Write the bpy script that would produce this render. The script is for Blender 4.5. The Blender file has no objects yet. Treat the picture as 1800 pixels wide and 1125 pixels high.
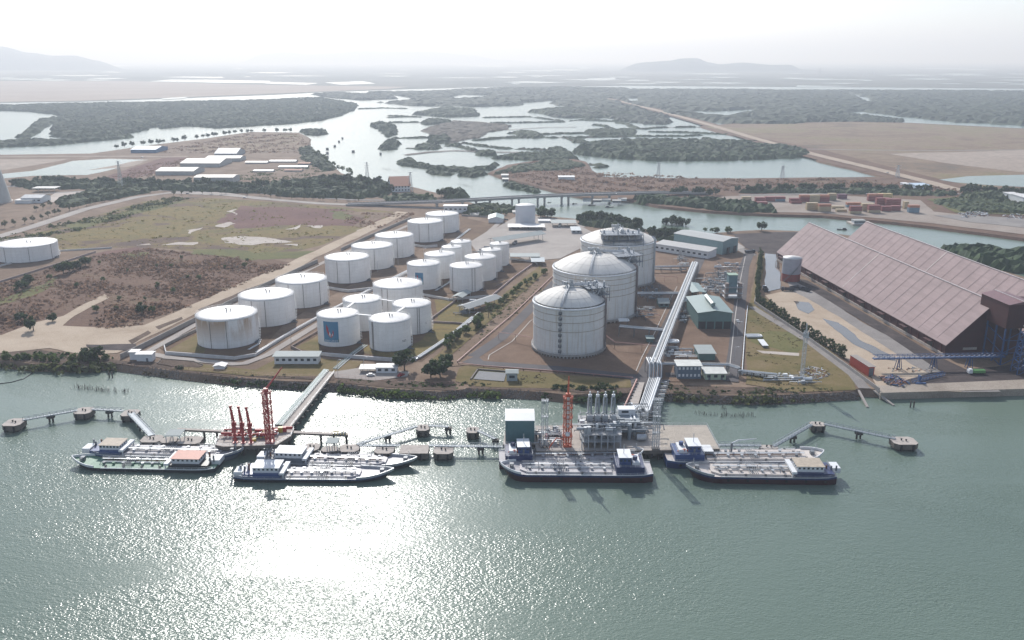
import bpy, bmesh, math, random
import numpy as np
from mathutils import Vector, Matrix, noise as mnoise
from mathutils.geometry import delaunay_2d_cdt

# ------------------------------------------------------------------ scene, camera, light
S = bpy.context.scene
COL = S.collection
R = math.radians
F, TH, H = 1560.0, math.radians(16.43), 160.0      # focal length in photo pixels, pitch below horizon, flying height
CT, ST = math.cos(TH), math.sin(TH)
LZ = 3.0                                            # ground level of the terminal above the river

def G(px, py, z=LZ):
    """ground point (height z) that the photograph shows at pixel px, py (measured on the 1800 x 1125 photo)"""
    u, v = (px - 900) / F, (py - 562.5) / F
    t = (H - z) / (ST + v * CT)
    return Vector((u * t, (CT - v * ST) * t, z))

def zat(p, py):
    """height above p's foot that the photo shows at row py"""
    v = (py - 562.5) / F
    return H + p.y * (v * CT + ST) / (v * ST - CT)

def dep(p):
    return p.y * CT - (p.z - H) * ST

def mpp(p):
    return dep(p) / F                               # metres per photo pixel there

cam_d = bpy.data.cameras.new('camera'); cam = bpy.data.objects.new('camera', cam_d); COL.objects.link(cam)
cam.location = (0, 0, H); cam.rotation_euler = (R(90) - TH, 0, 0)
cam_d.sensor_width = 36; cam_d.lens = 36 * F / 1800; cam_d.clip_start = 1; cam_d.clip_end = 200000
S.camera = cam

SUN_AZ, SUN_EL = -14.0, 34.0                        # degrees from the viewing direction (negative: to the left), above horizon
W = bpy.data.worlds.new('World'); S.world = W; W.use_nodes = True
wn = W.node_tree.nodes; wl = W.node_tree.links
for n in list(wn): wn.remove(n)
sky = wn.new('ShaderNodeTexSky'); sky.sky_type = 'NISHITA'; sky.sun_disc = False
sky.sun_elevation = R(SUN_EL); sky.sun_rotation = R(SUN_AZ); sky.altitude = 100
sky.air_density = 1.0; sky.dust_density = 1.2; sky.ozone_density = 1.0
bg = wn.new('ShaderNodeBackground'); bg.inputs[1].default_value = 0.15
wo = wn.new('ShaderNodeOutputWorld'); hs_ = wn.new('ShaderNodeHueSaturation'); hs_.inputs['Saturation'].default_value = 0.55; wl.new(sky.outputs[0], hs_.inputs['Color'])
tn = wn.new('ShaderNodeMix'); tn.data_type = 'RGBA'; tn.blend_type = 'MULTIPLY'; tn.inputs[0].default_value = 1; tn.inputs[7].default_value = (0.86, 0.96, 1.10, 1)
wl.new(hs_.outputs[0], tn.inputs[6]); wl.new(tn.outputs[2], bg.inputs[0]); wl.new(bg.outputs[0], wo.inputs[0])
sd = bpy.data.lights.new('sun', 'SUN'); sd.energy = 5.0; sd.angle = R(0.53); sd.color = (1.0, 0.975, 0.945)
sun = bpy.data.objects.new('sun', sd); COL.objects.link(sun)
sdir = Vector((math.sin(R(SUN_AZ)) * math.cos(R(SUN_EL)), math.cos(R(SUN_AZ)) * math.cos(R(SUN_EL)), math.sin(R(SUN_EL))))
sun.rotation_euler = sdir.to_track_quat('Z', 'Y').to_euler(); sun.location = (0, 0, 900)

S.view_settings.view_transform = 'Standard'; S.view_settings.look = 'None'; S.view_settings.exposure = 0
S.render.engine = 'CYCLES'
cy = S.cycles
cy.use_denoising = True; cy.max_bounces = 5; cy.diffuse_bounces = 2; cy.glossy_bounces = 2; cy.transmission_bounces = 2
cy.volume_bounces = 0; cy.transparent_max_bounces = 6; cy.sample_clamp_indirect = 4
try: cy.denoiser = 'OPENIMAGEDENOISE'
except Exception: pass

# ------------------------------------------------------------------ materials
MATS = {}
def nodes_mat(name):
    m = bpy.data.materials.new(name); m.use_nodes = True
    nt = m.node_tree
    for n in list(nt.nodes): nt.nodes.remove(n)
    out = nt.nodes.new('ShaderNodeOutputMaterial'); b = nt.nodes.new('ShaderNodeBsdfPrincipled')
    nt.links.new(b.outputs[0], out.inputs[0])
    return m, nt, b

def tex(nt, kind, scale, vec, detail=4, rough=0.6, dist=0.0):
    n = nt.nodes.new(kind); n.inputs['Scale'].default_value = scale
    if kind == 'ShaderNodeTexNoise':
        n.inputs['Detail'].default_value = detail; n.inputs['Roughness'].default_value = rough; n.inputs['Distortion'].default_value = dist
    nt.links.new(vec, n.inputs['Vector'])
    return n

def ramp(nt, fac, stops, interp='LINEAR'):
    n = nt.nodes.new('ShaderNodeValToRGB'); n.color_ramp.interpolation = interp
    e = n.color_ramp.elements
    while len(e) > 1: e.remove(e[0])
    for i, (p, c) in enumerate(stops):
        el = e[0] if i == 0 else e.new(p)
        el.position = p; el.color = (c[0], c[1], c[2], 1)
    if fac is not None: nt.links.new(fac, n.inputs[0])
    return n

def mix(nt, a, b, fac, mode='MIX'):
    n = nt.nodes.new('ShaderNodeMix'); n.data_type = 'RGBA'; n.blend_type = mode
    for sock, v in ((n.inputs[0], fac), (n.inputs[6], a), (n.inputs[7], b)):
        if isinstance(v, (int, float)): sock.default_value = v
        elif isinstance(v, tuple): sock.default_value = (v[0], v[1], v[2], 1)
        else: nt.links.new(v, sock)
    return n.outputs[2]

def maprange(nt, v, a, b, c=0.0, d=1.0):
    n = nt.nodes.new('ShaderNodeMapRange')
    nt.links.new(v, n.inputs[0])
    for i, x in enumerate((a, b, c, d)): n.inputs[i + 1].default_value = x
    return n.outputs[0]

def pos(nt, obj=False, scale=None):
    if obj: o = nt.nodes.new('ShaderNodeTexCoord').outputs['Object']
    else: o = nt.nodes.new('ShaderNodeNewGeometry').outputs['Position']
    if scale:
        mp = nt.nodes.new('ShaderNodeMapping'); mp.inputs['Scale'].default_value = scale; nt.links.new(o, mp.inputs[0]); o = mp.outputs[0]
    return o

def plain(name, c, rough=0.6, metal=0.0, var=0.18, scale=0.35, stain=None, obj=True, bump=0.0):
    """a paint / concrete / metal with blotchy wear: colour c varied by noise, vertical stain streaks of colour stain"""
    if name in MATS: return MATS[name]
    m, nt, b = nodes_mat(name)
    p = pos(nt, obj)
    n1 = tex(nt, 'ShaderNodeTexNoise', scale, p, 5, 0.65)
    lo = tuple(x * (1 - var) for x in c); hi = tuple(min(1, x * (1 + var * 0.7)) for x in c)
    col = ramp(nt, n1.outputs[0], [(0.3, lo), (0.7, hi)]).outputs[0]
    if stain:
        sp = pos(nt, obj, (1.3, 1.3, 0.06))
        n2 = tex(nt, 'ShaderNodeTexNoise', 1.0, sp, 4, 0.6)
        col = mix(nt, col, stain[0], maprange(nt, n2.outputs[0], stain[1], stain[1] + 0.2, 0, stain[2]))
    nt.links.new(col, b.inputs['Base Color'])
    b.inputs['Roughness'].default_value = rough; b.inputs['Metallic'].default_value = metal
    if bump:
        bn = nt.nodes.new('ShaderNodeBump'); bn.inputs['Strength'].default_value = 0.6; bn.inputs['Distance'].default_value = bump
        nt.links.new(n1.outputs[0], bn.inputs['Height']); nt.links.new(bn.outputs[0], b.inputs['Normal'])
    MATS[name] = m
    return m

def ground_mat(name, stops, s1=0.02, s2=0.25, rough=0.95, fine=0.35, bump=0.0, dist=0.6, speck=None):
    """ground: large patches blended through a ramp, broken by small noise"""
    if name in MATS: return MATS[name]
    m, nt, b = nodes_mat(name)
    p = pos(nt)
    n1 = tex(nt, 'ShaderNodeTexNoise', s1, p, 6, 0.65, dist)
    n2 = tex(nt, 'ShaderNodeTexNoise', s2, p, 6, 0.7)
    add = nt.nodes.new('ShaderNodeMath'); add.operation = 'MULTIPLY_ADD'; add.inputs[1].default_value = fine
    nt.links.new(n2.outputs[0], add.inputs[0]); 
    sub = nt.nodes.new('ShaderNodeMath'); sub.operation = 'ADD'; sub.inputs[1].default_value = -0.5 * fine
    nt.links.new(n1.outputs[0], sub.inputs[0]); nt.links.new(sub.outputs[0], add.inputs[2])
    col = ramp(nt, add.outputs[0], stops).outputs[0]
    n3 = tex(nt, 'ShaderNodeTexNoise', s2 * 5, p, 3, 0.7)
    col = mix(nt, col, ramp(nt, n3.outputs[0], [(0.3, (.55, .55, .55)), (0.7, (1.25, 1.25, 1.25))]).outputs[0], 0.55, 'MULTIPLY')
    if speck:
        n4 = tex(nt, 'ShaderNodeTexNoise', speck[1], p, 3, 0.6)
        col = mix(nt, col, speck[0], maprange(nt, n4.outputs[0], speck[2], speck[2] + 0.06))
    nt.links.new(col, b.inputs['Base Color']); b.inputs['Roughness'].default_value = rough
    b.inputs['Specular IOR Level'].default_value = 0.15
    if bump:
        bn = nt.nodes.new('ShaderNodeBump'); bn.inputs['Strength'].default_value = 1.0; bn.inputs['Distance'].default_value = bump
        nt.links.new(n2.outputs[0], bn.inputs['Height']); nt.links.new(bn.outputs[0], b.inputs['Normal'])
    MATS[name] = m
    return m

def leaf_mat(name, dark, light, yellow=None, s=0.12, island=True):
    if name in MATS: return MATS[name]
    m, nt, b = nodes_mat(name)
    p = pos(nt)
    n1 = tex(nt, 'ShaderNodeTexNoise', s, p, 4, 0.65)
    fac = n1.outputs[0]
    if island:
        g = nt.nodes.new('ShaderNodeNewGeometry'); mm = nt.nodes.new('ShaderNodeMath'); mm.operation = 'MULTIPLY_ADD'
        mm.inputs[1].default_value = 0.5; nt.links.new(g.outputs['Random Per Island'], mm.inputs[0])
        m2 = nt.nodes.new('ShaderNodeMath'); m2.operation = 'MULTIPLY_ADD'; m2.inputs[1].default_value = 0.9; m2.inputs[2].default_value = -0.2
        nt.links.new(n1.outputs[0], m2.inputs[0]); nt.links.new(m2.outputs[0], mm.inputs[2]); fac = mm.outputs[0]
    st = [(0.25, dark), (0.75, light)]
    if yellow: st.append((0.9, yellow))
    col = ramp(nt, fac, st).outputs[0]
    nt.links.new(col, b.inputs['Base Color']); b.inputs['Roughness'].default_value = 0.7
    b.inputs['Specular IOR Level'].default_value = 0.25
    tl = nt.nodes.new('ShaderNodeBsdfTranslucent'); ms = nt.nodes.new('ShaderNodeMixShader'); ms.inputs[0].default_value = 0.5   # sun shines through the leaves
    nt.links.new(col, tl.inputs[0]); nt.links.new(b.outputs[0], ms.inputs[1]); nt.links.new(tl.outputs[0], ms.inputs[2])
    nt.links.new(ms.outputs[0], [n for n in nt.nodes if n.type == 'OUTPUT_MATERIAL'][0].inputs[0])
    MATS[name] = m
    return m

# ------------------------------------------------------------------ mesh builder
class MB:
    def __init__(s): s.v = []; s.f = []; s.m = []; s.sm = []
    def add(s, vs, fs, mi=0, smooth=False):
        o = len(s.v); s.v.extend([tuple(p) for p in vs])
        s.f.extend([tuple(i + o for i in f) for f in fs]); s.m.extend([mi] * len(fs)); s.sm.extend([smooth] * len(fs))
        return s
    def box(s, x0, x1, y0, y1, z0, z1, mi=0):
        vs = [(x, y, z) for z in (z0, z1) for x, y in ((x0, y0), (x1, y0), (x1, y1), (x0, y1))]
        return s.add(vs, [(3, 2, 1, 0), (4, 5, 6, 7), (0, 1, 5, 4), (1, 2, 6, 5), (2, 3, 7, 6), (3, 0, 4, 7)], mi)
    def prism(s, poly, z0, z1, mi=0, mi_top=None, cap0=False):
        """vertical prism over a polygon (any xy order)"""
        a = sum(poly[i][0] * poly[(i + 1) % len(poly)][1] - poly[(i + 1) % len(poly)][0] * poly[i][1] for i in range(len(poly)))
        P = list(poly) if a > 0 else list(poly)[::-1]
        n = len(P)
        vs = [(p[0], p[1], z0) for p in P] + [(p[0], p[1], z1) for p in P]
        fs = [(i, (i + 1) % n, n + (i + 1) % n, n + i) for i in range(n)]
        s.add(vs, fs, mi)
        s.add([(p[0], p[1], z1) for p in P], [tuple(range(n))], mi if mi_top is None else mi_top)
        if cap0: s.add([(p[0], p[1], z0) for p in P], [tuple(reversed(range(n)))], mi)
        return s
    def cyl(s, c, r, z0, z1, n=24, mi=0, r1=None, cap=True, smooth=True, cap0=False):
        r1 = r if r1 is None else r1
        vs = [(c[0] + r * math.cos(2 * math.pi * i / n), c[1] + r * math.sin(2 * math.pi * i / n), z0) for i in range(n)]
        vs += [(c[0] + r1 * math.cos(2 * math.pi * i / n), c[1] + r1 * math.sin(2 * math.pi * i / n), z1) for i in range(n)]
        s.add(vs, [(i, (i + 1) % n, n + (i + 1) % n, n + i) for i in range(n)], mi, smooth)
        if cap: s.add(vs[n:], [tuple(range(n))], mi)
        if cap0: s.add(vs[:n], [tuple(reversed(range(n)))], mi)
        return s
    def lathe(s, c, prof, n=32, mi=0, smooth=True, a0=0.0, a1=2 * math.pi):
        full = abs(a1 - a0 - 2 * math.pi) < 1e-6
        k = n if full else n + 1
        vs = [(c[0] + r * math.cos(a0 + (a1 - a0) * i / n), c[1] + r * math.sin(a0 + (a1 - a0) * i / n), z) for r, z in prof for i in range(k)]
        fs = []
        for j in range(len(prof) - 1):
            for i in range(n):
                i2 = (i + 1) % k
                fs.append((j * k + i, j * k + i2, (j + 1) * k + i2, (j + 1) * k + i))
        return s.add(vs, fs, mi, smooth)
    def bar(s, a, b, w, h=None, mi=0, up=Vector((0, 0, 1))):
        """box beam between two points"""
        a = Vector(a); b = Vector(b); h = w if h is None else h
        d = (b - a)
        if d.length < 1e-6: return s
        d.normalize()
        x = d.cross(up)
        if x.length < 1e-3: x = d.cross(Vector((1, 0, 0)))
        x.normalize(); y = x.cross(d)
        vs = []
        for p in (a, b):
            for i, j in ((-1, -1), (1, -1), (1, 1), (-1, 1)): vs.append(p + x * (i * w / 2) + y * (j * h / 2))
        return s.add(vs, [(0, 1, 2, 3), (7, 6, 5, 4), (0, 4, 5, 1), (1, 5, 6, 2), (2, 6, 7, 3), (3, 7, 4, 0)], mi)
    def tube(s, pts, r, n=6, mi=0, smooth=True, cap=True):
        pts = [Vector(p) for p in pts]
        rings = []
        for i, p in enumerate(pts):
            d = (pts[min(i + 1, len(pts) - 1)] - pts[max(i - 1, 0)])
            d.normalize()
            x = d.cross(Vector((0, 0, 1)))
            if x.length < 1e-2: x = d.cross(Vector((0, 1, 0)))
            x.normalize(); y = x.cross(d)
            rr = r[i] if isinstance(r, (list, tuple)) else r
            rings.append([p + (x * math.cos(2 * math.pi * k / n) + y * math.sin(2 * math.pi * k / n)) * rr for k in range(n)])
        vs = [q for rg in rings for q in rg]
        fs = [(j * n + k, j * n + (k + 1) % n, (j + 1) * n + (k + 1) % n, (j + 1) * n + k) for j in range(len(pts) - 1) for k in range(n)]
        s.add(vs, fs, mi, smooth)
        if cap and n > 2:
            s.add(rings[0], [tuple(reversed(range(n)))], mi); s.add(rings[-1], [tuple(range(n))], mi)
        return s
    def quad(s, a, b, c, d, mi=0): return s.add([a, b, c, d], [(0, 1, 2, 3)], mi)
    def xf(s, M, start=0):
        s.v = s.v[:start] + [tuple(M @ Vector(p)) for p in s.v[start:]]
        return s
    def build(s, name, mats, parent=None, loc=None):
        me = bpy.data.meshes.new(name)
        me.from_pydata(s.v, [], s.f)
        if not isinstance(mats, (list, tuple)): mats = [mats]
        for m in mats: me.materials.append(m)
        if len(mats) > 1: me.polygons.foreach_set('material_index', s.m)
        me.polygons.foreach_set('use_smooth', s.sm)
        me.update()
        o = bpy.data.objects.new(name, me); COL.objects.link(o)
        if loc is not None: o.location = loc
        if parent is not None: o.parent = parent
        return o

def thing(name, label, cat, loc=(0, 0, 0), rz=0.0, group=None):
    o = bpy.data.objects.new(name, None); COL.objects.link(o)
    o.location = loc; o.rotation_euler = (0, 0, rz); o.empty_display_size = 1
    o['label'] = label; o['category'] = cat
    if group: o['group'] = group
    return o

def tag(o, label, cat, group=None):
    o['label'] = label; o['category'] = cat
    if group: o['group'] = group
    return o

def struct(o): o['kind'] = 'structure'; return o
def stuff(o, label, cat): o['kind'] = 'stuff'; o['label'] = label; o['category'] = cat; return o

def dup(root, loc=None, rz=None, label=None, group=None, scale=None):
    """copy a thing with its parts and sub-parts (mesh data shared)"""
    def cp(o, par):
        c = o.copy(); COL.objects.link(c)
        if par is not None: c.parent = par
        for ch in KIDS.get(o.name, [k for k in o.children]): cp(ch, c)
        return c
    r = cp(root, None)
    if loc is not None: r.location = loc
    if rz is not None: r.rotation_euler = (0, 0, rz)
    if scale is not None: r.scale = scale if isinstance(scale, tuple) else (scale,) * 3
    if label: r['label'] = label
    if group: r['group'] = group
    return r
KIDS = {}

def rough_poly(P, amp, seg, seed=0, closed=True):
    """subdivide an outline to pieces of about seg metres and jitter it by fractal noise of amplitude amp"""
    out = []
    n = len(P)
    for i in range(n if closed else n - 1):
        a, b = Vector(P[i][:2]).to_3d(), Vector(P[(i + 1) % n][:2]).to_3d()
        k = max(1, int((b - a).length / seg))
        for j in range(k):
            q = a.lerp(b, j / k)
            w = Vector((q.x / (seg * 6), q.y / (seg * 6), seed * 7.3))
            nx = mnoise.fractal(w, 1.0, 2.0, 4); ny = mnoise.fractal(w + Vector((31.7, 11.1, 5)), 1.0, 2.0, 4)
            out.append(Vector((q.x + nx * amp, q.y + ny * amp, 0)))
    if not closed: out.append(Vector(P[-1][:2]).to_3d())
    return out

SHN = [0]
def sheet(name, P, z, mat, amp=0.0, seg=8.0, seed=0, skirt=0.0, skz=-1.5):
    """flat patch of ground at height z with an irregular outline and optional sloping bank"""
    SHN[0] += 1; z += SHN[0] * .0013          # no two patches ever lie in the same plane
    pts = rough_poly(P, amp, seg, seed) if amp else [Vector((p[0], p[1], 0)) for p in P]
    a = sum(pts[i].x * pts[(i + 1) % len(pts)].y - pts[(i + 1) % len(pts)].x * pts[i].y for i in range(len(pts)))
    if a < 0: pts.reverse()
    bm = bmesh.new()
    n = len(pts); ctr = sum((p for p in pts), Vector()) / n
    cd = delaunay_2d_cdt([(p - ctr).to_2d() for p in pts], [], [list(range(n))], 1, 1e-4)
    tv = [bm.verts.new((p.x + ctr.x, p.y + ctr.y, z)) for p in cd[0]]
    for f in cd[2]: bm.faces.new([tv[i] for i in f])
    bm.normal_update()
    for f in bm.faces:
        if f.normal.z < 0: f.normal_flip()
    vs = [bm.verts.new((p.x, p.y, z)) for p in pts] if skirt else []
    if skirt:
        n = len(pts); low = []
        for i in range(n):
            t = (pts[(i + 1) % n] - pts[i - 1]); t.z = 0
            if t.length > 1e-6: t.normalize()
            o = Vector((t.y, -t.x, 0))
            low.append(bm.verts.new((pts[i].x + o.x * skirt, pts[i].y + o.y * skirt, skz)))
        for i in range(n):
            j = (i + 1) % n
            bm.faces.new((vs[i], low[i], low[j], vs[j]))
    me = bpy.data.meshes.new(name); bm.to_mesh(me); bm.free()
    me.materials.append(mat)
    o = bpy.data.objects.new(name, me); COL.objects.link(o)
    return struct(o)

def PX(pts, z=LZ): return [G(x, y, z) for x, y in pts]

def strip(name, pts, w, z, mat, amp=0.0):
    """ribbon of width w (number, or list per point) along a ground line"""
    L = [Vector((p[0], p[1], 0)) for p in pts]; n = len(L)
    ws = w if isinstance(w, (list, tuple)) else [w] * n
    a, b = [], []
    for i in range(n):
        t = L[min(i + 1, n - 1)] - L[max(i - 1, 0)]; t.normalize(); o = Vector((-t.y, t.x, 0))
        a.append(L[i] + o * ws[i] / 2); b.append(L[i] - o * ws[i] / 2)
    return sheet(name, a + b[::-1], z, mat, amp, max(4.0, min(ws) * 0.8))

def inside(poly, X, Y):
    """numpy point-in-polygon"""
    res = np.zeros(X.shape, bool); n = len(poly); j = n - 1
    for i in range(n):
        xi, yi, xj, yj = poly[i][0], poly[i][1], poly[j][0], poly[j][1]
        c = ((yi > Y) != (yj > Y)) & (X < (xj - xi) * (Y - yi) / ((yj - yi) or 1e-9) + xi)
        res ^= c; j = i
    return res
# ------------------------------------------------------------------ water, haze, hills
def water_mat():
    m, nt, b = nodes_mat('river_water')
    p = pos(nt)
    big = tex(nt, 'ShaderNodeTexNoise', 0.006, p, 5, 0.55, 0.4)
    col = ramp(nt, big.outputs[0], [(0.3, (0.114, 0.158, 0.126)), (0.7, (0.146, 0.194, 0.155))]).outputs[0]
    nt.links.new(col, b.inputs['Base Color'])
    b.inputs['IOR'].default_value = 1.333
    # swell, chop and ripples; wind patches change how rough the surface is
    mp = nt.nodes.new('ShaderNodeMapping'); mp.inputs['Rotation'].default_value = (0, 0, R(20)); mp.inputs['Scale'].default_value = (0.75, 1.25, 1)
    nt.links.new(p, mp.inputs[0])
    n1 = tex(nt, 'ShaderNodeTexNoise', 0.42, mp.outputs[0], 1.5, 0.5, 0.2)
    n2 = tex(nt, 'ShaderNodeTexNoise', 1.35, mp.outputs[0], 1.5, 0.5, 0.2)
    wind = tex(nt, 'ShaderNodeTexNoise', 0.012, pos(nt, False, (0.6, 1.5, 1)), 4, 0.6, 0.8)
    hs = nt.nodes.new('ShaderNodeMath'); hs.operation = 'MULTIPLY_ADD'; hs.inputs[1].default_value = 0.95
    nt.links.new(n1.outputs[0], hs.inputs[0]); nt.links.new(n2.outputs[0], hs.inputs[2])
    bn = nt.nodes.new('ShaderNodeBump'); bn.inputs['Distance'].default_value = 0.235
    sx = nt.nodes.new('ShaderNodeSeparateXYZ'); nt.links.new(p, sx.inputs[0])
    calm = nt.nodes.new('ShaderNodeMath'); calm.operation = 'MULTIPLY'       # the wide river is choppy, the creeks and ponds inland are calm
    nt.links.new(maprange(nt, wind.outputs[0], 0.36, 0.56, 0.30, 1.1), calm.inputs[0])
    nt.links.new(maprange(nt, sx.outputs[1], 380, 620, 1.0, 0.2), calm.inputs[1])
    nt.links.new(calm.outputs[0], bn.inputs['Strength'])
    nt.links.new(hs.outputs[0], bn.inputs['Height']); nt.links.new(bn.outputs[0], b.inputs['Normal'])
    b.inputs['Roughness'].default_value = 0.23
    return m
M_WATER = water_mat()
o = MB().quad((-90000, -3000, 0), (90000, -3000, 0), (90000, 120000, 0), (-90000, 120000, 0)).build('river_water', M_WATER); struct(o)

hz = bpy.data.materials.new('haze'); hz.use_nodes = True
nt = hz.node_tree
for n in list(nt.nodes): nt.nodes.remove(n)
vs_ = nt.nodes.new('ShaderNodeVolumeScatter'); vs_.inputs['Color'].default_value = (0.79, 0.875, 1.0, 1)
vs_.inputs['Density'].default_value = 0.00014; vs_.inputs['Anisotropy'].default_value = 0.3
ov = nt.nodes.new('ShaderNodeOutputMaterial'); nt.links.new(vs_.outputs[0], ov.inputs['Volume'])
o = MB().box(-60000, 60000, -2500, 90000, -6, 620).build('haze', hz); struct(o)
# ------------------------------------------------------------------ ground: far plain, islands, terminal land, fields, roads
C_SAND = (.40, .31, .235)
M_DIRT = ground_mat('dry_earth', [(.25, (.13, .088, .06)), (.5, (.20, .138, .098)), (.75, (.30, .22, .16))], .03, .4)
M_SAND = ground_mat('pale_sand', [(.25, (.33, .25, .18)), (.5, (.44, .35, .265)), (.8, (.52, .43, .335))], .03, .35, fine=.3)
M_PALE = ground_mat('salt_pan', [(.3, (.42, .36, .31)), (.6, (.52, .46, .41))], .05, .4)
M_SCRUB = ground_mat('dry_scrub', [(.22, (.075, .06, .036)), (.42, (.14, .082, .058)), (.6, (.175, .108, .074)), (.8, (.10, .095, .04))], .025, .3, fine=.6, bump=.8)
M_MEADOW = ground_mat('marsh_meadow', [(.26, (.085, .06, .055)), (.40, (.13, .085, .06)), (.48, (.20, .15, .055)), (.54, (.14, .125, .045)), (.62, (.13, .08, .065)), (.8, (.19, .12, .085))], .012, .22, fine=.3, dist=1.2)
M_REDFIELD = ground_mat('purple_field', [(.3, (.115, .055, .05)), (.55, (.155, .08, .068)), (.8, (.19, .11, .085))], .02, .5)
M_GREENF = ground_mat('green_grass', [(.3, (.085, .095, .035)), (.55, (.135, .13, .045)), (.8, (.19, .155, .07))], .03, .4)
M_YELF = ground_mat('yellow_grass', [(.32, (.13, .10, .045)), (.47, (.21, .155, .055)), (.56, (.15, .125, .05)), (.75, (.25, .175, .075))], .05, .4)
M_DIKE = ground_mat('tank_yard_earth', [(.28, (.095, .060, .038)), (.5, (.15, .095, .062)), (.72, (.205, .14, .085))], .05, .5)
M_OLIVE = ground_mat('dry_lawn', [(.28, (.10, .095, .03)), (.5, (.17, .13, .055)), (.75, (.235, .17, .10))], .045, .4)
M_BROWN = ground_mat('plant_yard_earth', [(.28, (.14, .088, .06)), (.5, (.19, .125, .088)), (.75, (.245, .17, .12))], .04, .35)
M_CONC = ground_mat('concrete_paving', [(.3, (.33, .29, .265)), (.6, (.41, .37, .335)), (.8, (.45, .41, .38))], .03, .5, fine=.25)
M_CONCD = ground_mat('grey_concrete', [(.3, (.22, .20, .19)), (.7, (.31, .285, .265))], .05, .5, fine=.25)
M_ASPH = ground_mat('asphalt', [(.3, (.085, .078, .082)), (.7, (.125, .115, .118))], .05, .8, rough=.85, fine=.3)
M_ROADD = ground_mat('dusty_road', [(.3, (.33, .26, .20)), (.7, (.46, .37, .29))], .05, .3)
M_BANK = ground_mat('river_bank', [(.3, (.075, .055, .042)), (.55, (.13, .09, .068)), (.8, (.19, .14, .105))], .08, .6, bump=.6)
M_FARLAND = ground_mat('far_plain', [(.30, (.05, .065, .05)), (.46, (.075, .085, .065)), (.56, (.13, .13, .11)), (.7, (.10, .105, .08))], .0009, .006, fine=.5)
M_FLAT = ground_mat('tidal_flat', [(.3, (.30, .235, .19)), (.6, (.36, .295, .245)), (.8, (.40, .335, .285))], .003, .02)
M_BFIELD = ground_mat('brown_field', [(.28, (.13, .10, .07)), (.42, (.19, .13, .085)), (.52, (.235, .17, .115)), (.62, (.19, .155, .075)), (.8, (.31, .24, .18))], .006, .04, fine=.5, dist=1.0)
M_LINE = plain('white_paint', (.78, .77, .74), .7, scale=.8)
M_CONTAM = ground_mat('coal_dirt', [(.3, (.035, .028, .03)), (.6, (.085, .068, .065)), (.8, (.15, .115, .10))], .06, .5)
M_KERB = plain('kerb_concrete', (.5, .46, .42), .8, scale=.5, obj=False)

def land(name, px, z, mat, amp=2.0, seg=10, seed=0, skirt=4.0, zz=None):
    return sheet(name, PX(px, z if zz is None else zz), z, mat, amp, seg, seed, skirt)

# far plain up to the horizon
far = [G(x, y, 1.0) for x, y in [(-500, 181), (0, 180), (150, 178), (330, 172), (470, 167), (560, 162.5), (700, 157), (870, 152.3), (1000, 151.5), (1100, 150.5), (1300, 152), (1560, 153.5), (1800, 155.5), (2400, 158)]]
far = [(p.x, p.y) for p in far] + [(60000, 18000), (60000, 110000), (-60000, 110000), (-60000, 9000)]
sheet('far_plain', [Vector((a, b, 0)) for a, b in far], 1.0, M_FARLAND, 14, 90, 3, 6)
sheet('tidal_flat', PX([(-400, 180), (0, 179), (150, 177), (330, 170.5), (560, 161), (690, 155.5), (720, 152.5), (560, 150.5), (430, 148.5), (240, 142.5), (0, 142.5), (-400, 143)], 1.1), 1.1, M_FLAT, 10, 60, 5)

# ponds and water streaks lying on the far plain
def pond(px, z, amp=3.0, seg=25, seed=1, mat=None): return sheet('pond_water', PX(px, z), z, mat or M_WATER, amp, seg, seed)
M_PUDDLE = plain('muddy_puddle', (.10, .082, .066), .06, var=.3, scale=.08, obj=False)
rnd = random.Random(11)
for i in range(95):
    y = rnd.choice([rnd.uniform(112, 128), rnd.uniform(120, 150), rnd.uniform(128, 148)]); x = rnd.uniform(-60, 1860)
    if y > 141 and x < 640: continue
    w = rnd.uniform(6, 60) ** 1.0; hgt = rnd.uniform(.25, .9) * (1 + (y - 112) / 60)
    pond([(x - w, y), (x - w * .3, y - hgt), (x + w * .6, y - hgt * .7), (x + w, y + hgt * .1), (x + w * .2, y + hgt)], 1.3, 40, 160, i)
for px in ([(265, 143), (300, 139.5), (360, 140.5), (420, 141), (475, 142), (470, 146), (380, 145.5), (310, 144)], [(360, 136), (390, 134.7), (395, 137), (365, 137.5)],
           [(570, 145), (640, 142.5), (660, 147), (600, 149)], [(450, 143), (560, 146), (540, 149), (470, 147)], [(285, 172.5), (330, 170), (325, 173), (290, 175)],
           [(1035, 138), (1080, 136.5), (1082, 139), (1030, 140.5)], [(1400, 150), (1500, 152), (1400, 153)]):
    pond(px, 1.35, 8, 50, 4)

# the land of the terminal and everything on this side of the creek
SHORE = [(-420, 622), (-150, 628), (0, 632), (60, 640), (150, 641), (200, 637), (250, 645), (330, 655), (420, 664), (500, 671), (560, 672), (600, 675), (680, 684), (780, 689), (822, 684), (900, 685), (960, 688), (1000, 694), (1060, 692), (1110, 690), (1160, 690), (1250, 695), (1330, 697), (1400, 694), (1470, 690), (1500, 688)]
BACK = [(2300, 560), (2100, 520), (1800, 487), (1720, 465), (1655, 446), (1560, 425), (1480, 412), (1400, 406), (1340, 404), (1290, 407), (1230, 413), (1180, 409), (1150, 406), (1100, 396), (1060, 389), (1010, 385), (960, 380), (930, 375), (890, 370), (850, 362), (815, 352), (780, 342), (700, 323), (640, 318), (600, 304), (575, 285), (550, 270), (542, 255), (545, 243), (525, 233), (440, 232), (350, 245), (250, 257), (160, 270), (0, 272), (-450, 280)]
MAIN = SHORE + [(1502, 684), (1548, 686), (2300, 668)] + BACK
land('terminal_ground', MAIN, LZ, M_DIRT, 1.6, 9, 1, 5.0)

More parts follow.
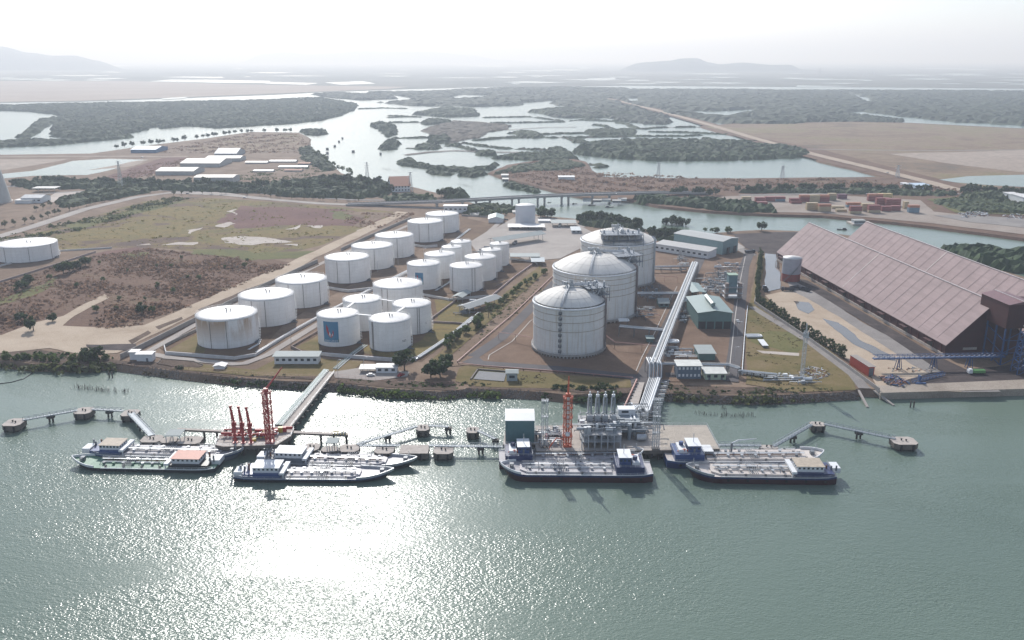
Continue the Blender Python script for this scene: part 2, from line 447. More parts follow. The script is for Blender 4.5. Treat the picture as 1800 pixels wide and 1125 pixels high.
# second land: islands of fields north of the creek
NORTH = [(860, 303), (890, 290), (930, 284), (1000, 278), (1030, 284), (1040, 300), (1060, 311), (1150, 313), (1300, 314), (1430, 312), (1555, 311), (1500, 296), (1440, 283), (1420, 268), (1390, 262), (1330, 247), (1260, 231), (1230, 222), (1290, 217), (1380, 216), (1500, 214), (1600, 216), (1800, 226), (2300, 250), (2300, 470), (2000, 440), (1800, 419), (1640, 398), (1530, 387), (1450, 379), (1360, 377), (1250, 371), (1160, 362), (1110, 352), (1080, 350), (1030, 347), (980, 336), (930, 323), (880, 311)]
land('north_ground', NORTH, 2.2, M_SCRUB, 3, 14, 2, 5)
sheet('brown_field', PX([(1240, 223), (1290, 218), (1500, 215), (1600, 217), (1800, 227), (2300, 251), (2300, 330), (1800, 327), (1720, 330), (1600, 302), (1450, 264), (1330, 241)], 2.3), 2.3, M_BFIELD, 5, 30, 2)
sheet('sand_flat', PX([(1560, 270), (1800, 264), (2300, 258), (2300, 306), (1800, 304), (1740, 296), (1660, 286)], 2.4), 2.4, M_FLAT, 12, 40, 8)
strip('road', PX([(1420, 262), (1500, 263.5), (1650, 265), (1800, 263.5), (2300, 258)], 2.5), 9, 2.5, M_CONCD)
pond([(1650, 316), (1700, 310), (1800, 307), (2300, 303), (2300, 330), (1800, 329), (1740, 326), (1680, 321)], 2.45, 6, 25, 9)
strip('road', PX([(1010, 160), (1040, 168), (1110, 182), (1200, 206), (1260, 223), (1330, 244), (1430, 271), (1560, 302), (1640, 322), (1690, 336)], 2.7), [22, 22, 22, 20, 20, 20, 20, 20, 20, 20], 2.7, M_ROADD, 1.0)
# causeway under the dirt road where it crosses the ponds
strip('causeway', PX([(1040, 168), (1110, 182), (1200, 206), (1260, 223), (1330, 245), (1430, 273), (1560, 304)], 2.2), 46, 2.2, M_SCRUB, 3)
land('yard_ground', [(1270, 346), (1330, 343), (1480, 344), (1620, 352), (1640, 372), (1800, 388), (2200, 420), (2200, 445), (1800, 412), (1640, 393), (1530, 383), (1450, 375), (1370, 373), (1290, 362)], 2.45, ground_mat('yard_gravel', [(.3, (.26, .21, .175)), (.7, (.36, .305, .265))], .02, .2), 3, 12, 4, 0)
sheet('grass_patch', PX([(1630, 350), (1700, 346), (1800, 352), (2000, 362), (2000, 392), (1800, 378), (1680, 374)], 2.6), 2.6, M_GREENF, 6, 14, 9)
strip('road', PX([(1300, 343), (1480, 340), (1700, 341), (2000, 345)], 2.75), 9, 2.75, M_CONCD)
sheet('gravel_patch', PX([(1640, 378), (1700, 378), (1800, 384), (2000, 400), (2000, 420), (1800, 400), (1700, 390)], 2.7), 2.7, M_CONCD, 3, 10, 3)

# left meadow and scrub
def pt(name, px, mat, z, amp=3.0, seg=9, seed=0): return sheet(name, PX(px), LZ + z, mat, amp, seg, seed)
pt('meadow', [(-300, 470), (0, 428), (60, 412), (140, 388), (250, 355), (330, 346), (480, 355), (690, 372), (700, 380), (640, 402), (560, 432), (480, 452), (380, 446), (280, 436), (180, 436), (80, 440), (-300, 500)], M_MEADOW, .04, 3, 9, 1)
pt('scrubland', [(-300, 560), (0, 498), (90, 470), (180, 446), (260, 436), (380, 448), (480, 455), (520, 462), (450, 492), (380, 520), (300, 553), (190, 577), (110, 575), (0, 600), (-300, 640)], M_SCRUB, .05, 4, 8, 2)
for i, px in enumerate(([(425, 362), (560, 366), (690, 378), (640, 398), (500, 396), (420, 402), (385, 388)], [(280, 440), (150, 450), (230, 434)], [(460, 372), (500, 366), (560, 372), (610, 385), (540, 392), (480, 390)])):
    pt('red_field', px, M_REDFIELD, .08, 8, 5, 10 + i)
for i, px in enumerate(([(60, 425), (140, 402), (230, 398), (330, 402), (350, 412), (260, 420), (140, 424)], [(240, 372), (330, 362), (400, 372), (380, 386), (300, 384)], [(280, 398), (350, 392), (360, 410), (300, 418)], [(540, 398), (620, 402), (590, 416), (540, 412)])):
    pt('yellow_field', px, M_YELF, .10, 12, 4.5, 20 + i)
for i, px in enumerate(([(330, 440), (400, 438), (480, 446), (560, 440), (540, 454), (440, 458), (340, 446)], [(120, 396), (180, 380), (260, 362), (330, 352), (300, 362), (200, 386), (120, 408)], [(585, 372), (625, 374), (610, 386), (580, 384)], [(0, 530), (60, 505), (110, 488), (100, 500), (40, 525), (0, 545)], [(220, 446), (260, 442), (250, 452), (215, 454)])):
    pt('green_field', px, M_GREENF, .12, 8, 4.5, 30 + i)
for i, px in enumerate(([(390, 420), (420, 416), (460, 418), (500, 422), (515, 426), (480, 428), (440, 432), (400, 427)], [(372, 397), (400, 391), (412, 394), (392, 400)], [(328, 405), (350, 400), (346, 410)], [(500, 402), (530, 395), (528, 404)], [(540, 397), (570, 397), (560, 402)], [(285, 431), (320, 426), (350, 427), (340, 431)], [(402, 373), (414, 366), (410, 380)], [(625, 404), (650, 400), (640, 407)], [(505, 430), (530, 430), (515, 434)], [(235, 430), (262, 427), (262, 430)])):
    pt('sand_patch', px, M_PALE, .15, 7, 4, 40 + i)
# sand track along the tank farm and its clearing by the shore
pt('sand_track', [(700, 372), (718, 374), (660, 404), (600, 432), (560, 452), (520, 474), (470, 497), (400, 527), (345, 552), (300, 575), (240, 603), (205, 622), (150, 625), (90, 612), (-200, 640), (-200, 622), (0, 590), (60, 568), (110, 556), (180, 518), (190, 524), (130, 556), (110, 574), (190, 578), (250, 573), (320, 545), (400, 508), (470, 478), (540, 448), (600, 420), (650, 395), (690, 378)], M_SAND, .18, 1.8, 6, 3)
pt('sand_track', [(600, 374), (640, 372), (690, 375), (660, 388), (640, 400), (622, 398), (640, 385)], M_DIRT, .17, 2, 6, 4)
pt('dirt_heap', [(150, 607), (240, 604), (242, 617), (160, 617)], M_CONTAM, .22, 1.5, 4, 6)
for i, px in enumerate(([(225, 600), (262, 582), (266, 586), (232, 606)], [(275, 575), (320, 558), (322, 562), (282, 580)], [(350, 545), (420, 515), (470, 497), (474, 500), (424, 521), (356, 550)], [(500, 483), (560, 462), (562, 466), (506, 488)])):
    pt('dirt_ridge', px, M_BANK, .24, 1.2, 4, 60 + i)
pt('bank_strip', SHORE[:9] + [(205, 632), (120, 622), (0, 610), (-420, 610)], M_BANK, .10, 2.5, 6, 7)
pt('bank_strip', [(230, 640), (330, 650), (420, 660), (500, 667), (590, 670), (590, 662), (500, 657), (400, 645), (300, 638), (240, 634)], M_BANK, .16, 1.5, 5, 8)
pt('bank_strip', [(590, 672), (680, 682), (800, 688), (800, 676), (680, 668), (600, 662)], M_BANK, .16, 1.2, 5, 9)
pt('bank_strip', [(820, 684), (960, 687), (1060, 692), (1250, 694), (1400, 692), (1495, 686), (1490, 678), (1400, 682), (1250, 680), (1150, 676), (1060, 680), (960, 676), (840, 676)], M_BANK, .10, 1.5, 5, 11)

# west: roads and yards beyond the meadow
strip('road', PX([(-200, 470), (0, 416), (60, 398), (150, 368), (240, 347), (300, 339), (400, 343), (470, 350)]), 13, LZ + .2, M_CONC)
strip('road', PX([(-60, 330), (100, 326), (240, 332), (400, 341), (450, 349), (560, 358), (700, 364), (790, 366)]), 11, LZ + .23, M_CONC)
strip('road', PX([(60, 342), (200, 333), (420, 337), (620, 352), (740, 353)]), 8, LZ + .26, M_CONCD)
pond([(-300, 318), (0, 306), (60, 300), (130, 283), (190, 279), (262, 281), (230, 289), (190, 300), (150, 308), (60, 309), (0, 314), (-300, 330)], LZ + .1, 5, 16, 3)
pt('sand_flat', [(-300, 306), (0, 300), (60, 291), (120, 280), (0, 280), (-300, 284)], M_FLAT, .08, 2, 12, 3)
pt('sand_flat', [(150, 300), (240, 283), (262, 281), (235, 292)], M_FLAT, .14, 4, 10, 5)
pt('red_field', [(170, 316), (230, 296), (285, 278), (330, 276), (300, 300), (230, 314)], M_REDFIELD, .12, 2, 10, 6)
strip('road', PX([(-300, 279), (0, 276), (160, 275), (330, 276)]), 14, LZ + .2, M_FLAT)
pt('brown_field', [(330, 262), (430, 240), (520, 236), (540, 250), (530, 264), (470, 268), (380, 270)], M_BFIELD, .1, 4, 12, 12)
pt('yard_ground', [(400, 308), (430, 292), (480, 284), (560, 288), (570, 300), (520, 318), (440, 322)], M_DIRT, .12, 2, 10, 13)
pt('concrete_yard', [(80, 350), (100, 338), (190, 334), (175, 344), (130, 352), (90, 356)], M_PALE, .14, .8, 8, 14)

# tank farm: yards inside the fire walls, service roads
pt('tank_yard', [(280, 612), (345, 578), (440, 530), (560, 470), (640, 436), (720, 400), (770, 378), (850, 384), (820, 400), (700, 456), (600, 510), (500, 570), (445, 630), (412, 634), (295, 622)], M_DIKE, .12, 0, 9)
pt('dry_lawn', [(295, 618), (352, 585), (365, 596), (360, 622)], M_OLIVE, .15, 1.2, 5, 3)
pt('tank_yard', [(510, 612), (560, 585), (640, 545), (700, 512), (780, 516), (840, 550), (742, 636), (560, 626)], M_DIKE, .13, 0, 9)
pt('dry_lawn', [(520, 612), (562, 588), (560, 622)], M_OLIVE, .16, 1.2, 5, 4)
pt('dry_lawn', [(740, 600), (770, 560), (764, 528), (800, 526), (835, 546), (815, 572), (760, 622), (700, 632), (640, 622), (640, 606), (700, 618)], M_YELF, .155, 0, 6, 5)
pt('tank_yard', [(700, 510), (760, 480), (860, 440), (900, 452), (945, 462), (935, 470), (860, 522), (780, 516)], M_DIKE, .135, 0, 9)
pt('earth_yard', [(840, 386), (890, 400), (830, 438), (800, 440), (790, 432)], M_DIKE, .14, 1, 7)
strip('road', PX([(238, 630), (262, 618), (345, 571), (450, 520), (560, 466), (640, 430), (722, 395)]), 4.5, LZ + .2, M_CONC)
strip('road', PX([(262, 622), (300, 630), (412, 641), (430, 640), (470, 625), (560, 570), (690, 505), (790, 452), (860, 408), (885, 385)]), 5, LZ + .22, M_CONC)
pt('dry_lawn', [(430, 662), (500, 626), (640, 636), (620, 652), (560, 662)], M_OLIVE, .16, 1, 6, 6)
pt('dry_lawn', [(300, 650), (340, 640), (450, 652), (440, 662)], M_OLIVE, .17, 1, 6, 8)
pt('concrete_yard', [(585, 655), (640, 646), (720, 655), (715, 663), (660, 670), (588, 665)], M_CONC, .2, .5, 6)
pt('concrete_yard', [(826, 428), (905, 382), (960, 388), (1020, 398), (1048, 412), (1035, 430), (985, 455), (930, 460), (880, 440), (845, 452)], M_CONC, .21, 0, 9)
pt('concrete_yard', [(890, 398), (940, 380), (1010, 390), (1030, 400), (960, 408)], M_CONC, .23, 0, 9)
pt('earth_yard', [(830, 372), (900, 372), (930, 380), (900, 398), (855, 392), (820, 384)], M_DIRT, .2, 2, 7, 8)
pt('grass_strip', [(758, 636), (785, 632), (860, 566), (960, 478), (948, 468), (850, 545)], M_OLIVE, .14, .6, 6, 9)
pt('dry_strip', [(785, 645), (830, 642), (900, 566), (975, 500), (972, 476), (880, 550)], M_DIRT, .15, 1.2, 6, 10)

# LNG plant: yard, asphalt roads, kerbs
pt('plant_yard', [(806, 640), (900, 556), (985, 470), (1046, 428), (1160, 410), (1200, 440), (1330, 452), (1310, 560), (1300, 672), (1160, 672), (1118, 664), (920, 650)], M_BROWN, .16, 0, 9)
pt('dry_lawn', [(808, 648), (820, 642), (920, 654), (1115, 668), (1130, 682), (1000, 684), (840, 680), (800, 672)], M_OLIVE, .14, 1, 6, 9)
strip('asphalt_road', PX([(832, 628), (880, 596), (920, 556), (968, 506), (1000, 470), (1050, 440)]), 7, LZ + .24, M_ASPH)
pt('asphalt_road', [(812, 638), (838, 626), (850, 636), (980, 645), (1120, 660), (1150, 600), (1190, 520), (1222, 455), (1240, 455), (1210, 520), (1165, 610), (1140, 668), (1140, 684), (1112, 690), (1108, 668), (960, 652), (840, 642)], M_ASPH, .27, 0, 9)
strip('asphalt_road', PX([(1320, 440), (1308, 470), (1300, 540), (1292, 620), (1284, 672)]), 7.6, LZ + .26, M_ASPH)
strip('asphalt_road', PX([(1284, 664), (1220, 662), (1170, 660)]), 7, LZ + .25, M_ASPH)
strip('asphalt_road', PX([(1322, 450), (1290, 432), (1240, 430)]), 9, LZ + .24, M_CONCD)
for w in ([(858, 634), (860, 626), (900, 602), (932, 566), (960, 548)], [(1118, 654), (1128, 630), (1150, 588), (1170, 545), (1190, 505)], [(1310, 452), (1300, 500), (1292, 560), (1281, 660)]):
    strip('kerb', PX(w), .45, LZ + .42, M_KERB)
for i, c in enumerate(((999, 614, 21.5), (1043, 556, 26), (1084, 505, 26))):
    p = G(c[0], c[1]); MB().cyl((p.x, p.y), c[2] * 1.33, LZ - .2, LZ + .36, 56, smooth=False).build('tank_apron', M_CONC)['kind'] = 'structure'
pt('dry_lawn', [(1312, 570), (1320, 540), (1338, 520), (1500, 650), (1505, 686), (1400, 690), (1310, 676)], M_OLIVE, .14, 1, 6, 12)
pt('green_lawn', [(1318, 586), (1400, 582), (1418, 600), (1400, 622), (1330, 608)], M_GREENF, .17, 6, 3.5, 13)
pt('sand_patch', [(1330, 617), (1404, 622), (1404, 627), (1340, 622)], M_PALE, .19, .6, 4, 14)
strip('path', PX([(1322, 540), (1340, 552), (1420, 600), (1500, 660), (1520, 684)]), [4.5, 5, 5.5, 5.5, 6], LZ + .2, M_CONCD)
pt('dry_lawn', [(1310, 560), (1322, 520), (1332, 450), (1345, 450), (1335, 530), (1322, 556)], M_OLIVE, .18, .6, 5, 15)
# warehouse side: sand lot, puddles, mud
pt('sand_lot', [(1345, 520), (1390, 510), (1500, 560), (1640, 660), (1700, 690), (1545, 688), (1530, 660), (1400, 575)], M_SAND, .16, 0, 8, 16)
pt('mud_strip', [(1375, 470), (1410, 500), (1520, 570), (1650, 640), (1760, 690), (1690, 690), (1600, 640), (1480, 560), (1390, 510)], M_CONCD, .19, 1.5, 6, 17)
pt('coal_road', [(1385, 488), (1420, 494), (1640, 622), (1760, 682), (1700, 684), (1560, 592), (1440, 520)], M_CONTAM, .22, .8, 7, 18)
pond([(1396, 530), (1420, 532), (1432, 545), (1420, 552), (1404, 545)], LZ + .25, 1.4, 3, 1, M_PUDDLE)
pond([(1448, 560), (1475, 568), (1510, 596), (1560, 624), (1576, 636), (1548, 632), (1500, 606), (1466, 578)], LZ + .25, 1.6, 3, 2, M_PUDDLE)
pond([(1344, 446), (1366, 448), (1372, 480), (1372, 508), (1344, 514), (1346, 480)], LZ + .23, .8, 4, 3, M_PUDDLE)
pt('coal_yard', [(1290, 412), (1330, 410), (1400, 408), (1440, 414), (1400, 450), (1350, 448), (1310, 436)], M_CONTAM, .17, 2, 6, 19)
pt('coal_yard', [(1540, 686), (1640, 656), (1800, 640), (2200, 640), (2200, 664), (1700, 688)], M_CONTAM, .21, 1.5, 7, 21)
pt('concrete_yard', [(1200, 428), (1290, 440), (1310, 436), (1285, 420), (1240, 414)], M_CONC, .22, .5, 6, 22)
# wharf by the warehouse
w0 = PX([(1548, 690.5), (1800, 683.5), (2300, 668), (2300, 658), (1800, 667), (1540, 678)], 3.6)
struct(MB().prism([(p.x, p.y) for p in w0], -.8, 3.6, 0).build('wharf', ground_mat('wharf_concrete', [(.3, (.27, .225, .185)), (.7, (.40, .345, .29))], .04, .3)))
# ------------------------------------------------------------------ storage tanks
def tank_paint(name, c, stain, amt, course=2.4, rust=None):
    m, nt, b = nodes_mat(name); p = pos(nt, True)
    n1 = tex(nt, 'ShaderNodeTexNoise', .12, pos(nt), 5, .65)
    col = ramp(nt, n1.outputs[0], [(.3, tuple(x * .90 for x in c)), (.7, tuple(min(1, x * 1.05) for x in c))]).outputs[0]
    n2 = tex(nt, 'ShaderNodeTexNoise', 1.0, pos(nt, False, (.9, .9, .05)), 4, .65)
    col = mix(nt, col, stain, maprange(nt, n2.outputs[0], .50, .74, 0, amt))
    sx = nt.nodes.new('ShaderNodeSeparateXYZ'); nt.links.new(p, sx.inputs[0])
    fr = nt.nodes.new('ShaderNodeMath'); fr.operation = 'PINGPONG'; fr.inputs[1].default_value = course / 2; nt.links.new(sx.outputs[2], fr.inputs[0])
    col = mix(nt, col, tuple(x * .72 for x in c), maprange(nt, fr.outputs[0], 0.0, .10, .55, 0))
    if rust:
        n3 = tex(nt, 'ShaderNodeTexNoise', 1.0, pos(nt, False, (.16, .16, .035)), 4, .6)
        a = nt.nodes.new('ShaderNodeMath'); a.operation = 'MULTIPLY'; nt.links.new(maprange(nt, n3.outputs[0], .40, .56), a.inputs[0]); nt.links.new(maprange(nt, sx.outputs[2], 3.0, 15, 0, .75), a.inputs[1])
        col = mix(nt, col, rust, a.outputs[0])
    nt.links.new(col, b.inputs['Base Color']); b.inputs['Roughness'].default_value = .55; b.inputs['Specular IOR Level'].default_value = .3
    MATS[name] = m; return m
M_TANK = tank_paint('tank_white_paint', (.86, .85, .83), (.56, .50, .42), .30)
M_TANKR = tank_paint('tank_rusty_paint', (.80, .79, .775), (.48, .41, .32), .35, rust=(.36, .19, .065))
M_ROOF = plain('tank_roof_paint', (.66, .65, .635), .6, var=.16, scale=.22, stain=((.46, .42, .37), .5, .35))
M_SEAM = plain('dark_pipe_paint', (.20, .16, .15), .6)
M_STEEL = plain('galvanised_steel', (.46, .48, .50), .45, .3, var=.2, scale=.6)
M_STEELD = plain('dark_steel', (.17, .185, .205), .55, .2, var=.25, scale=.6)
M_FOOT = plain('tank_foot', (.12, .105, .10), .85)
M_LOGOB = plain('logo_blue', (.055, .21, .36), .5, var=.06)
M_LOGOR = plain('logo_red', (.42, .03, .045), .5, var=.05)
M_LOGOW = plain('logo_white', (.75, .76, .76), .5, var=.05)
M_LOGOG = plain('logo_green', (.04, .16, .12), .5, var=.05)
M_BLACK = plain('black_paint', (.02, .022, .025), .5)
SEE = Vector((0, -1, 0))

def tank_px(xl, xr, yb, yr, z=LZ):
    """position, radius and wall height of a round tank from its picture outline"""
    cx = (xl + xr) / 2
    p = G(cx, yb, z); r = 10.0
    for _ in range(6):
        d = Vector((p.x, p.y, 0)).normalized()
        c = p + d * r
        r = (xr - xl) / 2 * mpp(c) * (1 - .5 * (r / c.y) ** 2)
    h = zat(p, yr) - z
    return c, r, h

def wrap(mb, pts2, r, face, dz, faces, mi=0, off=.03):
    """flat drawing (metres, x along the wall, z up) laid on a cylinder wall of radius r facing angle `face`"""
    vs = [((r + off) * math.cos(face + x / r), (r + off) * math.sin(face + x / r), dz + z) for x, z in pts2]
    return mb.add(vs, faces, mi)

def letters(text, size, seg=2):
    """outline mesh of a text from the built-in font: list of 2-D points and faces, origin at the left baseline"""
    cu = bpy.data.curves.new('lettering', 'FONT'); cu.body = text; cu.size = size; cu.resolution_u = 2
    ob = bpy.data.objects.new('lettering', cu); COL.objects.link(ob)
    dg = bpy.context.evaluated_depsgraph_get(); me = bpy.data.meshes.new_from_object(ob.evaluated_get(dg))
    pts = [(v.co.x, v.co.y) for v in me.vertices]; fs = [tuple(p.vertices) for p in me.polygons]
    bpy.data.objects.remove(ob); bpy.data.curves.remove(cu); bpy.data.meshes.remove(me)
    w = max(p[0] for p in pts)
    return pts, fs, w

def add_logo(t, r, face, x0, x1, z0, z1, text='HAI LINH'):
    n = 10
    b = MB()
    pts = [(x0 + (x1 - x0) * i / n, z) for i in range(n + 1) for z in (z0, z1)]
    wrap(b, pts, r, face, 0, [(2 * i, 2 * i + 2, 2 * i + 3, 2 * i + 1) for i in range(n)])
    lg = b.build('logo_panel', M_LOGOB, t)
    w, h = x1 - x0, z1 - z0
    def P(u, v): return (x0 + u * w, z0 + v * h)
    em = MB()
    # two red wings rising from a point, white edged, over green hills
    for pl, mi, off in (([P(.0, .0), P(1, .0), P(1, .14), P(.78, .19), P(.6, .15), P(.45, .26), P(.3, .17), P(.14, .2), P(0, .13)], 2, .05),
                        ([P(.47, .22), P(.30, .40), P(.21, .62), P(.23, .86), P(.36, .68), P(.38, .52), P(.50, .42)], 1, .08),
                        ([P(.50, .22), P(.53, .42), P(.60, .36), P(.66, .62), P(.70, .50), P(.69, .36), P(.60, .26)], 1, .08),
                        ([P(.47, .24), P(.40, .38), P(.44, .52), P(.50, .40)], 0, .10), ([P(.55, .27), P(.57, .34), P(.64, .46), P(.64, .34)], 0, .10)):
        wrap(em, pl, r, face, 0, [tuple(range(len(pl)))], mi, off)
    em.build('emblem', [M_LOGOW, M_LOGOR, M_LOGOG], lg)
    tp, tf, tw = letters(text, h * .115)
    k = w * .86 / tw
    tb = MB(); wrap(tb, [(x0 + w * .07 + p[0] * k, z0 + h * .025 + p[1] * 1.15) for p in tp], r, face, 0, tf, 0, .12)
    tb.build('lettering', M_LOGOW, lg)

def stair_on(t, r, h, a0, turn, mat):
    m = MB(); n = 22
    for i in range(n):
        a = a0 + turn * i / n; z = h * (i + 1) / n
        m.add([((r + d) * math.cos(a + s * turn / n), (r + d) * math.sin(a + s * turn / n), z + k) for d in (.02, 1.0) for s in (0, 1) for k in (-.18, 0)],
              [(0, 1, 3, 2), (4, 6, 7, 5), (1, 5, 7, 3), (0, 4, 5, 1), (2, 3, 7, 6), (0, 2, 6, 4)])
    m.tube([((r + 1.0) * math.cos(a0 + turn * i / n), (r + 1.0) * math.sin(a0 + turn * i / n), h * (i + .5) / n + 1.1) for i in range(n + 1)], .06, 4)
    return m.build('spiral_stair', mat, t)

def storage_tank(spec, label, seams=(0.2, -0.25), logo=None, mat=None, cone=.085, stair=None, mark=None, nozz=2, group='white oil storage tanks in the tank farm', hw=None):
    c, r, h = tank_px(*spec)
    if hw: h = hw
    t = thing('storage_tank', label, 'storage tank', (c.x, c.y, LZ), 0, group)
    face = math.atan2(-c.y, -c.x)
    m = MB(); m.lathe((0, 0), [(r + .25, .0), (r + .25, .5), (r, .55)], 64); m.build('foundation', M_FOOT, t)
    m = MB(); m.lathe((0, 0), [(r, .5), (r, h)], 72); m.build('shell', mat or M_TANK, t)
    rise = r * cone * 1.9
    prof = [(r + .12, h - .15), (r + .12, h + .06)] + [(r * k / 7, h + .06 + rise * (1 - (k / 7) ** 1.35)) for k in range(6, 0, -1)] + [(.02, h + .06 + rise)]
    m = MB(); m.lathe((0, 0), prof, 72)
    rf = m.build('roof', M_ROOF, t)
    for k in range(nozz):
        a = face + (.5 - k) * .5; MB().cyl((r * .25 * math.cos(a + .3), r * .25 * math.sin(a + .3)), .28, h + rise * .6, h + rise + .9, 8).build('nozzle', M_STEELD, rf)
    MB().cyl((0, 0), .5, h + rise - .2, h + rise + .5, 10).build('vent', M_STEELD, rf)
    rl = MB()
    for zz in (.55, 1.1): rl.tube([((r - .05) * math.cos(2 * math.pi * k / 48), (r - .05) * math.sin(2 * math.pi * k / 48), h + zz) for k in range(49)], .045, 4, cap=False)
    for k in range(32):
        a = 2 * math.pi * k / 32; rl.bar(((r - .05) * math.cos(a), (r - .05) * math.sin(a), h), ((r - .05) * math.cos(a), (r - .05) * math.sin(a), h + 1.1), .06)
    rl.build('railing', M_STEEL, rf)
    for s in seams:
        a = face + s; m = MB(); m.tube([((r + .16) * math.cos(a), (r + .16) * math.sin(a), z) for z in (.3, h * .5, h + .1)], .15, 6); m.build('pipe', M_SEAM, t)
    if logo: add_logo(t, r, face, *logo)
    if mark:
        tp, tf, tw = letters(mark[0], mark[3]); b = MB(); wrap(b, [(mark[1] + p[0], p[1]) for p in tp], r, face, mark[2], tf, 0, .05); b.build('lettering', M_BLACK, t)
    stair_on(t, r, h, face + (stair if stair is not None else 1.1), .9, M_TANK)
    e = MB(); a = face + .95                      # valve cluster at the foot
    for k in range(4):
        b_ = a + .06 * k; e.box(-.3, .3, -.3, .3, 0, 1.4 + .3 * (k % 2)); e.xf(Matrix.Translation(((r + .9) * math.cos(b_), (r + .9) * math.sin(b_), 0)), len(e.v) - 8)
    e.tube([((r + .1) * math.cos(a), (r + .1) * math.sin(a), .8), ((r + 4) * math.cos(a), (r + 4) * math.sin(a), .8)], .3, 8)
    e.build('valve', M_STEELD, t)
    return t, c, r, h

TK = {}
OUT = [('T1', (352, 456, 614, 564.5), 'white storage tank with rust streaks under its rim, nearest the shore in the outer row', (-.59, -.06), M_TANKR),
       ('T2', (425, 520, 576, 529), 'second tank from the shore in the outer row, right behind the rust-streaked one', (-.56, -.08), None),
       ('T3', (489, 577, 543, 500.5), 'third tank from the shore in the outer row beside the sand track', (-.53, .04, .74), None),
       ('T4', (574, 651, 499.5, 459.5), 'fourth tank in the outer row, before the long gap in the fire wall', (-.47, .07), None),
       ('T5', (620, 692, 475.5, 438.5), 'fifth tank in the outer row with a dark pipe at its middle', (.08,), None),
       ('T6', (661, 728, 455, 419.5), 'sixth tank in the outer row, third from the creek end', (.13,), None),
       ('T7', (717.5, 779, 427, 394), 'seventh tank in the outer row, in front of the last one', (-.35, .19), None),
       ('T8', (749, 807, 411, 380.5), 'last tank of the outer row, farthest from the shore beside the bridge ramp', (.1,), None)]
for k, s, lab, seams, mt in OUT: TK[k] = storage_tank(s, lab, seams, mat=mt, stair=1.25)
INN = [('M1', (561, 634, 611, 561), 'white tank with the large blue and red logo panel, front left of five', ()),
       ('M2', (651, 723, 619.5, 569), 'front right tank of five with small dark lettering low on its wall', (-.98, -.91)),
       ('M3', (606, 673, 584, 534), 'tank behind the front logo tank, joined to its neighbours by white roof walkways', ()),
       ('M4', (691.5, 759, 590, 542), 'rear right tank of five with twin dark pipes down its middle', (.27, .38)),
       ('M5', (658, 744, 553, 509), 'widest tank of the cluster of five, standing behind the other four', (-.68, -.43))]
for k, s, lab, seams in INN:
    lg = None
    if k == 'M1': lg = (-9.3, -.3, 3.2, 15.2)
    mk = ('N02', 7.0, 5.0, 1.7) if k == 'M2' else (('S', 8.6, 6.0, 1.5) if k == 'M4' else None)
    TK[k] = storage_tank(s, lab, seams, logo=lg, stair=1.4 if k != 'M1' else 1.6, mark=mk, cone=.10)
MID = [('N1', (717, 775, 511, 469), 'white tank with the smaller half hidden blue and red logo panel', ()),
       ('N2', (747, 801, 492, 452), 'tank behind the half hidden logo tank in the inner left row', ()),
       ('N3', (777, 813, 476, 437.5), 'narrow tank third in the inner left row', ()),
       ('N4', (793, 829, 465, 428), 'narrow tank at the far end of the inner left row near the truck yard', ()),
       ('P1', (791, 848.5, 515, 473), 'front tank of the inner right row with twin pipes, beside the pump shelter', (.36, .55, -.93)),
       ('P2', (817, 872, 496, 457), 'second tank of the inner right row', (-.4,)),
       ('P3', (846, 882, 480, 442.5), 'narrow third tank of the inner right row', ()),
       ('P4', (861, 895, 469, 431.5), 'narrow last tank of the inner right row beside the truck yard', ())]
for k, s, lab, seams in MID:
    lg = (-6.4, -.6, 4.4, 12.9) if k == 'N1' else None
    TK[k] = storage_tank(s, lab, seams, logo=lg, stair=1.5, cone=.10)
TK['L'] = storage_tank((4, 101, 462, 435.5), 'wide low white tank standing alone in its own walled yard at the left edge', (.82, .01, -.82), cone=.03, stair=1.6, group=None)

# white roof walkways joining the cluster of five
def walkway(a, b, label):
    ta, tb = TK[a], TK[b]
    va, vb = ta[1], tb[1]
    d = (vb - va); d.z = 0; d.normalize()
    pa = va + d * (ta[2] - .6); pb = vb - d * (tb[2] - .6)
    pa.z = LZ + ta[3] + .5; pb.z = LZ + tb[3] + .5
    m = MB(); m.bar(pa, pb, 1.3, .25)
    q = Vector((-d.y, d.x, 0)) * .62
    for s in (-1, 1):
        m.bar(pa + q * s + Vector((0, 0, 1.1)), pb + q * s + Vector((0, 0, 1.1)), .07)
        for k in range(7):
            c = pa.lerp(pb, k / 6) + q * s; m.bar(c, c + Vector((0, 0, 1.1)), .06)
    tag(m.build('roof_walkway', M_TANK), label, 'walkway', 'white walkways between the tank roofs')
walkway('M1', 'M3', 'short white walkway from the front logo tank roof to the roof behind it')
walkway('M1', 'M2', 'white walkway between the two front tank roofs of the cluster')
walkway('M2', 'M4', 'short white walkway from the front right tank roof to the one with twin pipes')
walkway('M3', 'M4', 'long white walkway crossing in front of the widest tank')

# far cylindrical water tank beside the truck yard
c, r, h = tank_px(906, 941, 396, 363.5)
t = thing('water_tank', 'plain pale grey cylindrical tank alone behind the truck yard canopy by the creek', 'storage tank', (c.x, c.y, LZ))
MB().lathe((0, 0), [(r, 0), (r, h)], 48).build('shell', plain('pale_grey_paint', (.60, .62, .66), .5, var=.05, scale=.2), t)
MB().lathe((0, 0), [(r + .15, h - .2), (r + .15, h + .1), (r * .7, h + 1.0), (r * .35, h + 1.5), (.02, h + 1.7)], 48).build('roof', M_ROOF, t)
m = MB(); m.lathe((0, 0), [(r + .5, 0), (r + .5, .5), (r, .5)], 40); m.build('foundation', M_FOOT, t)

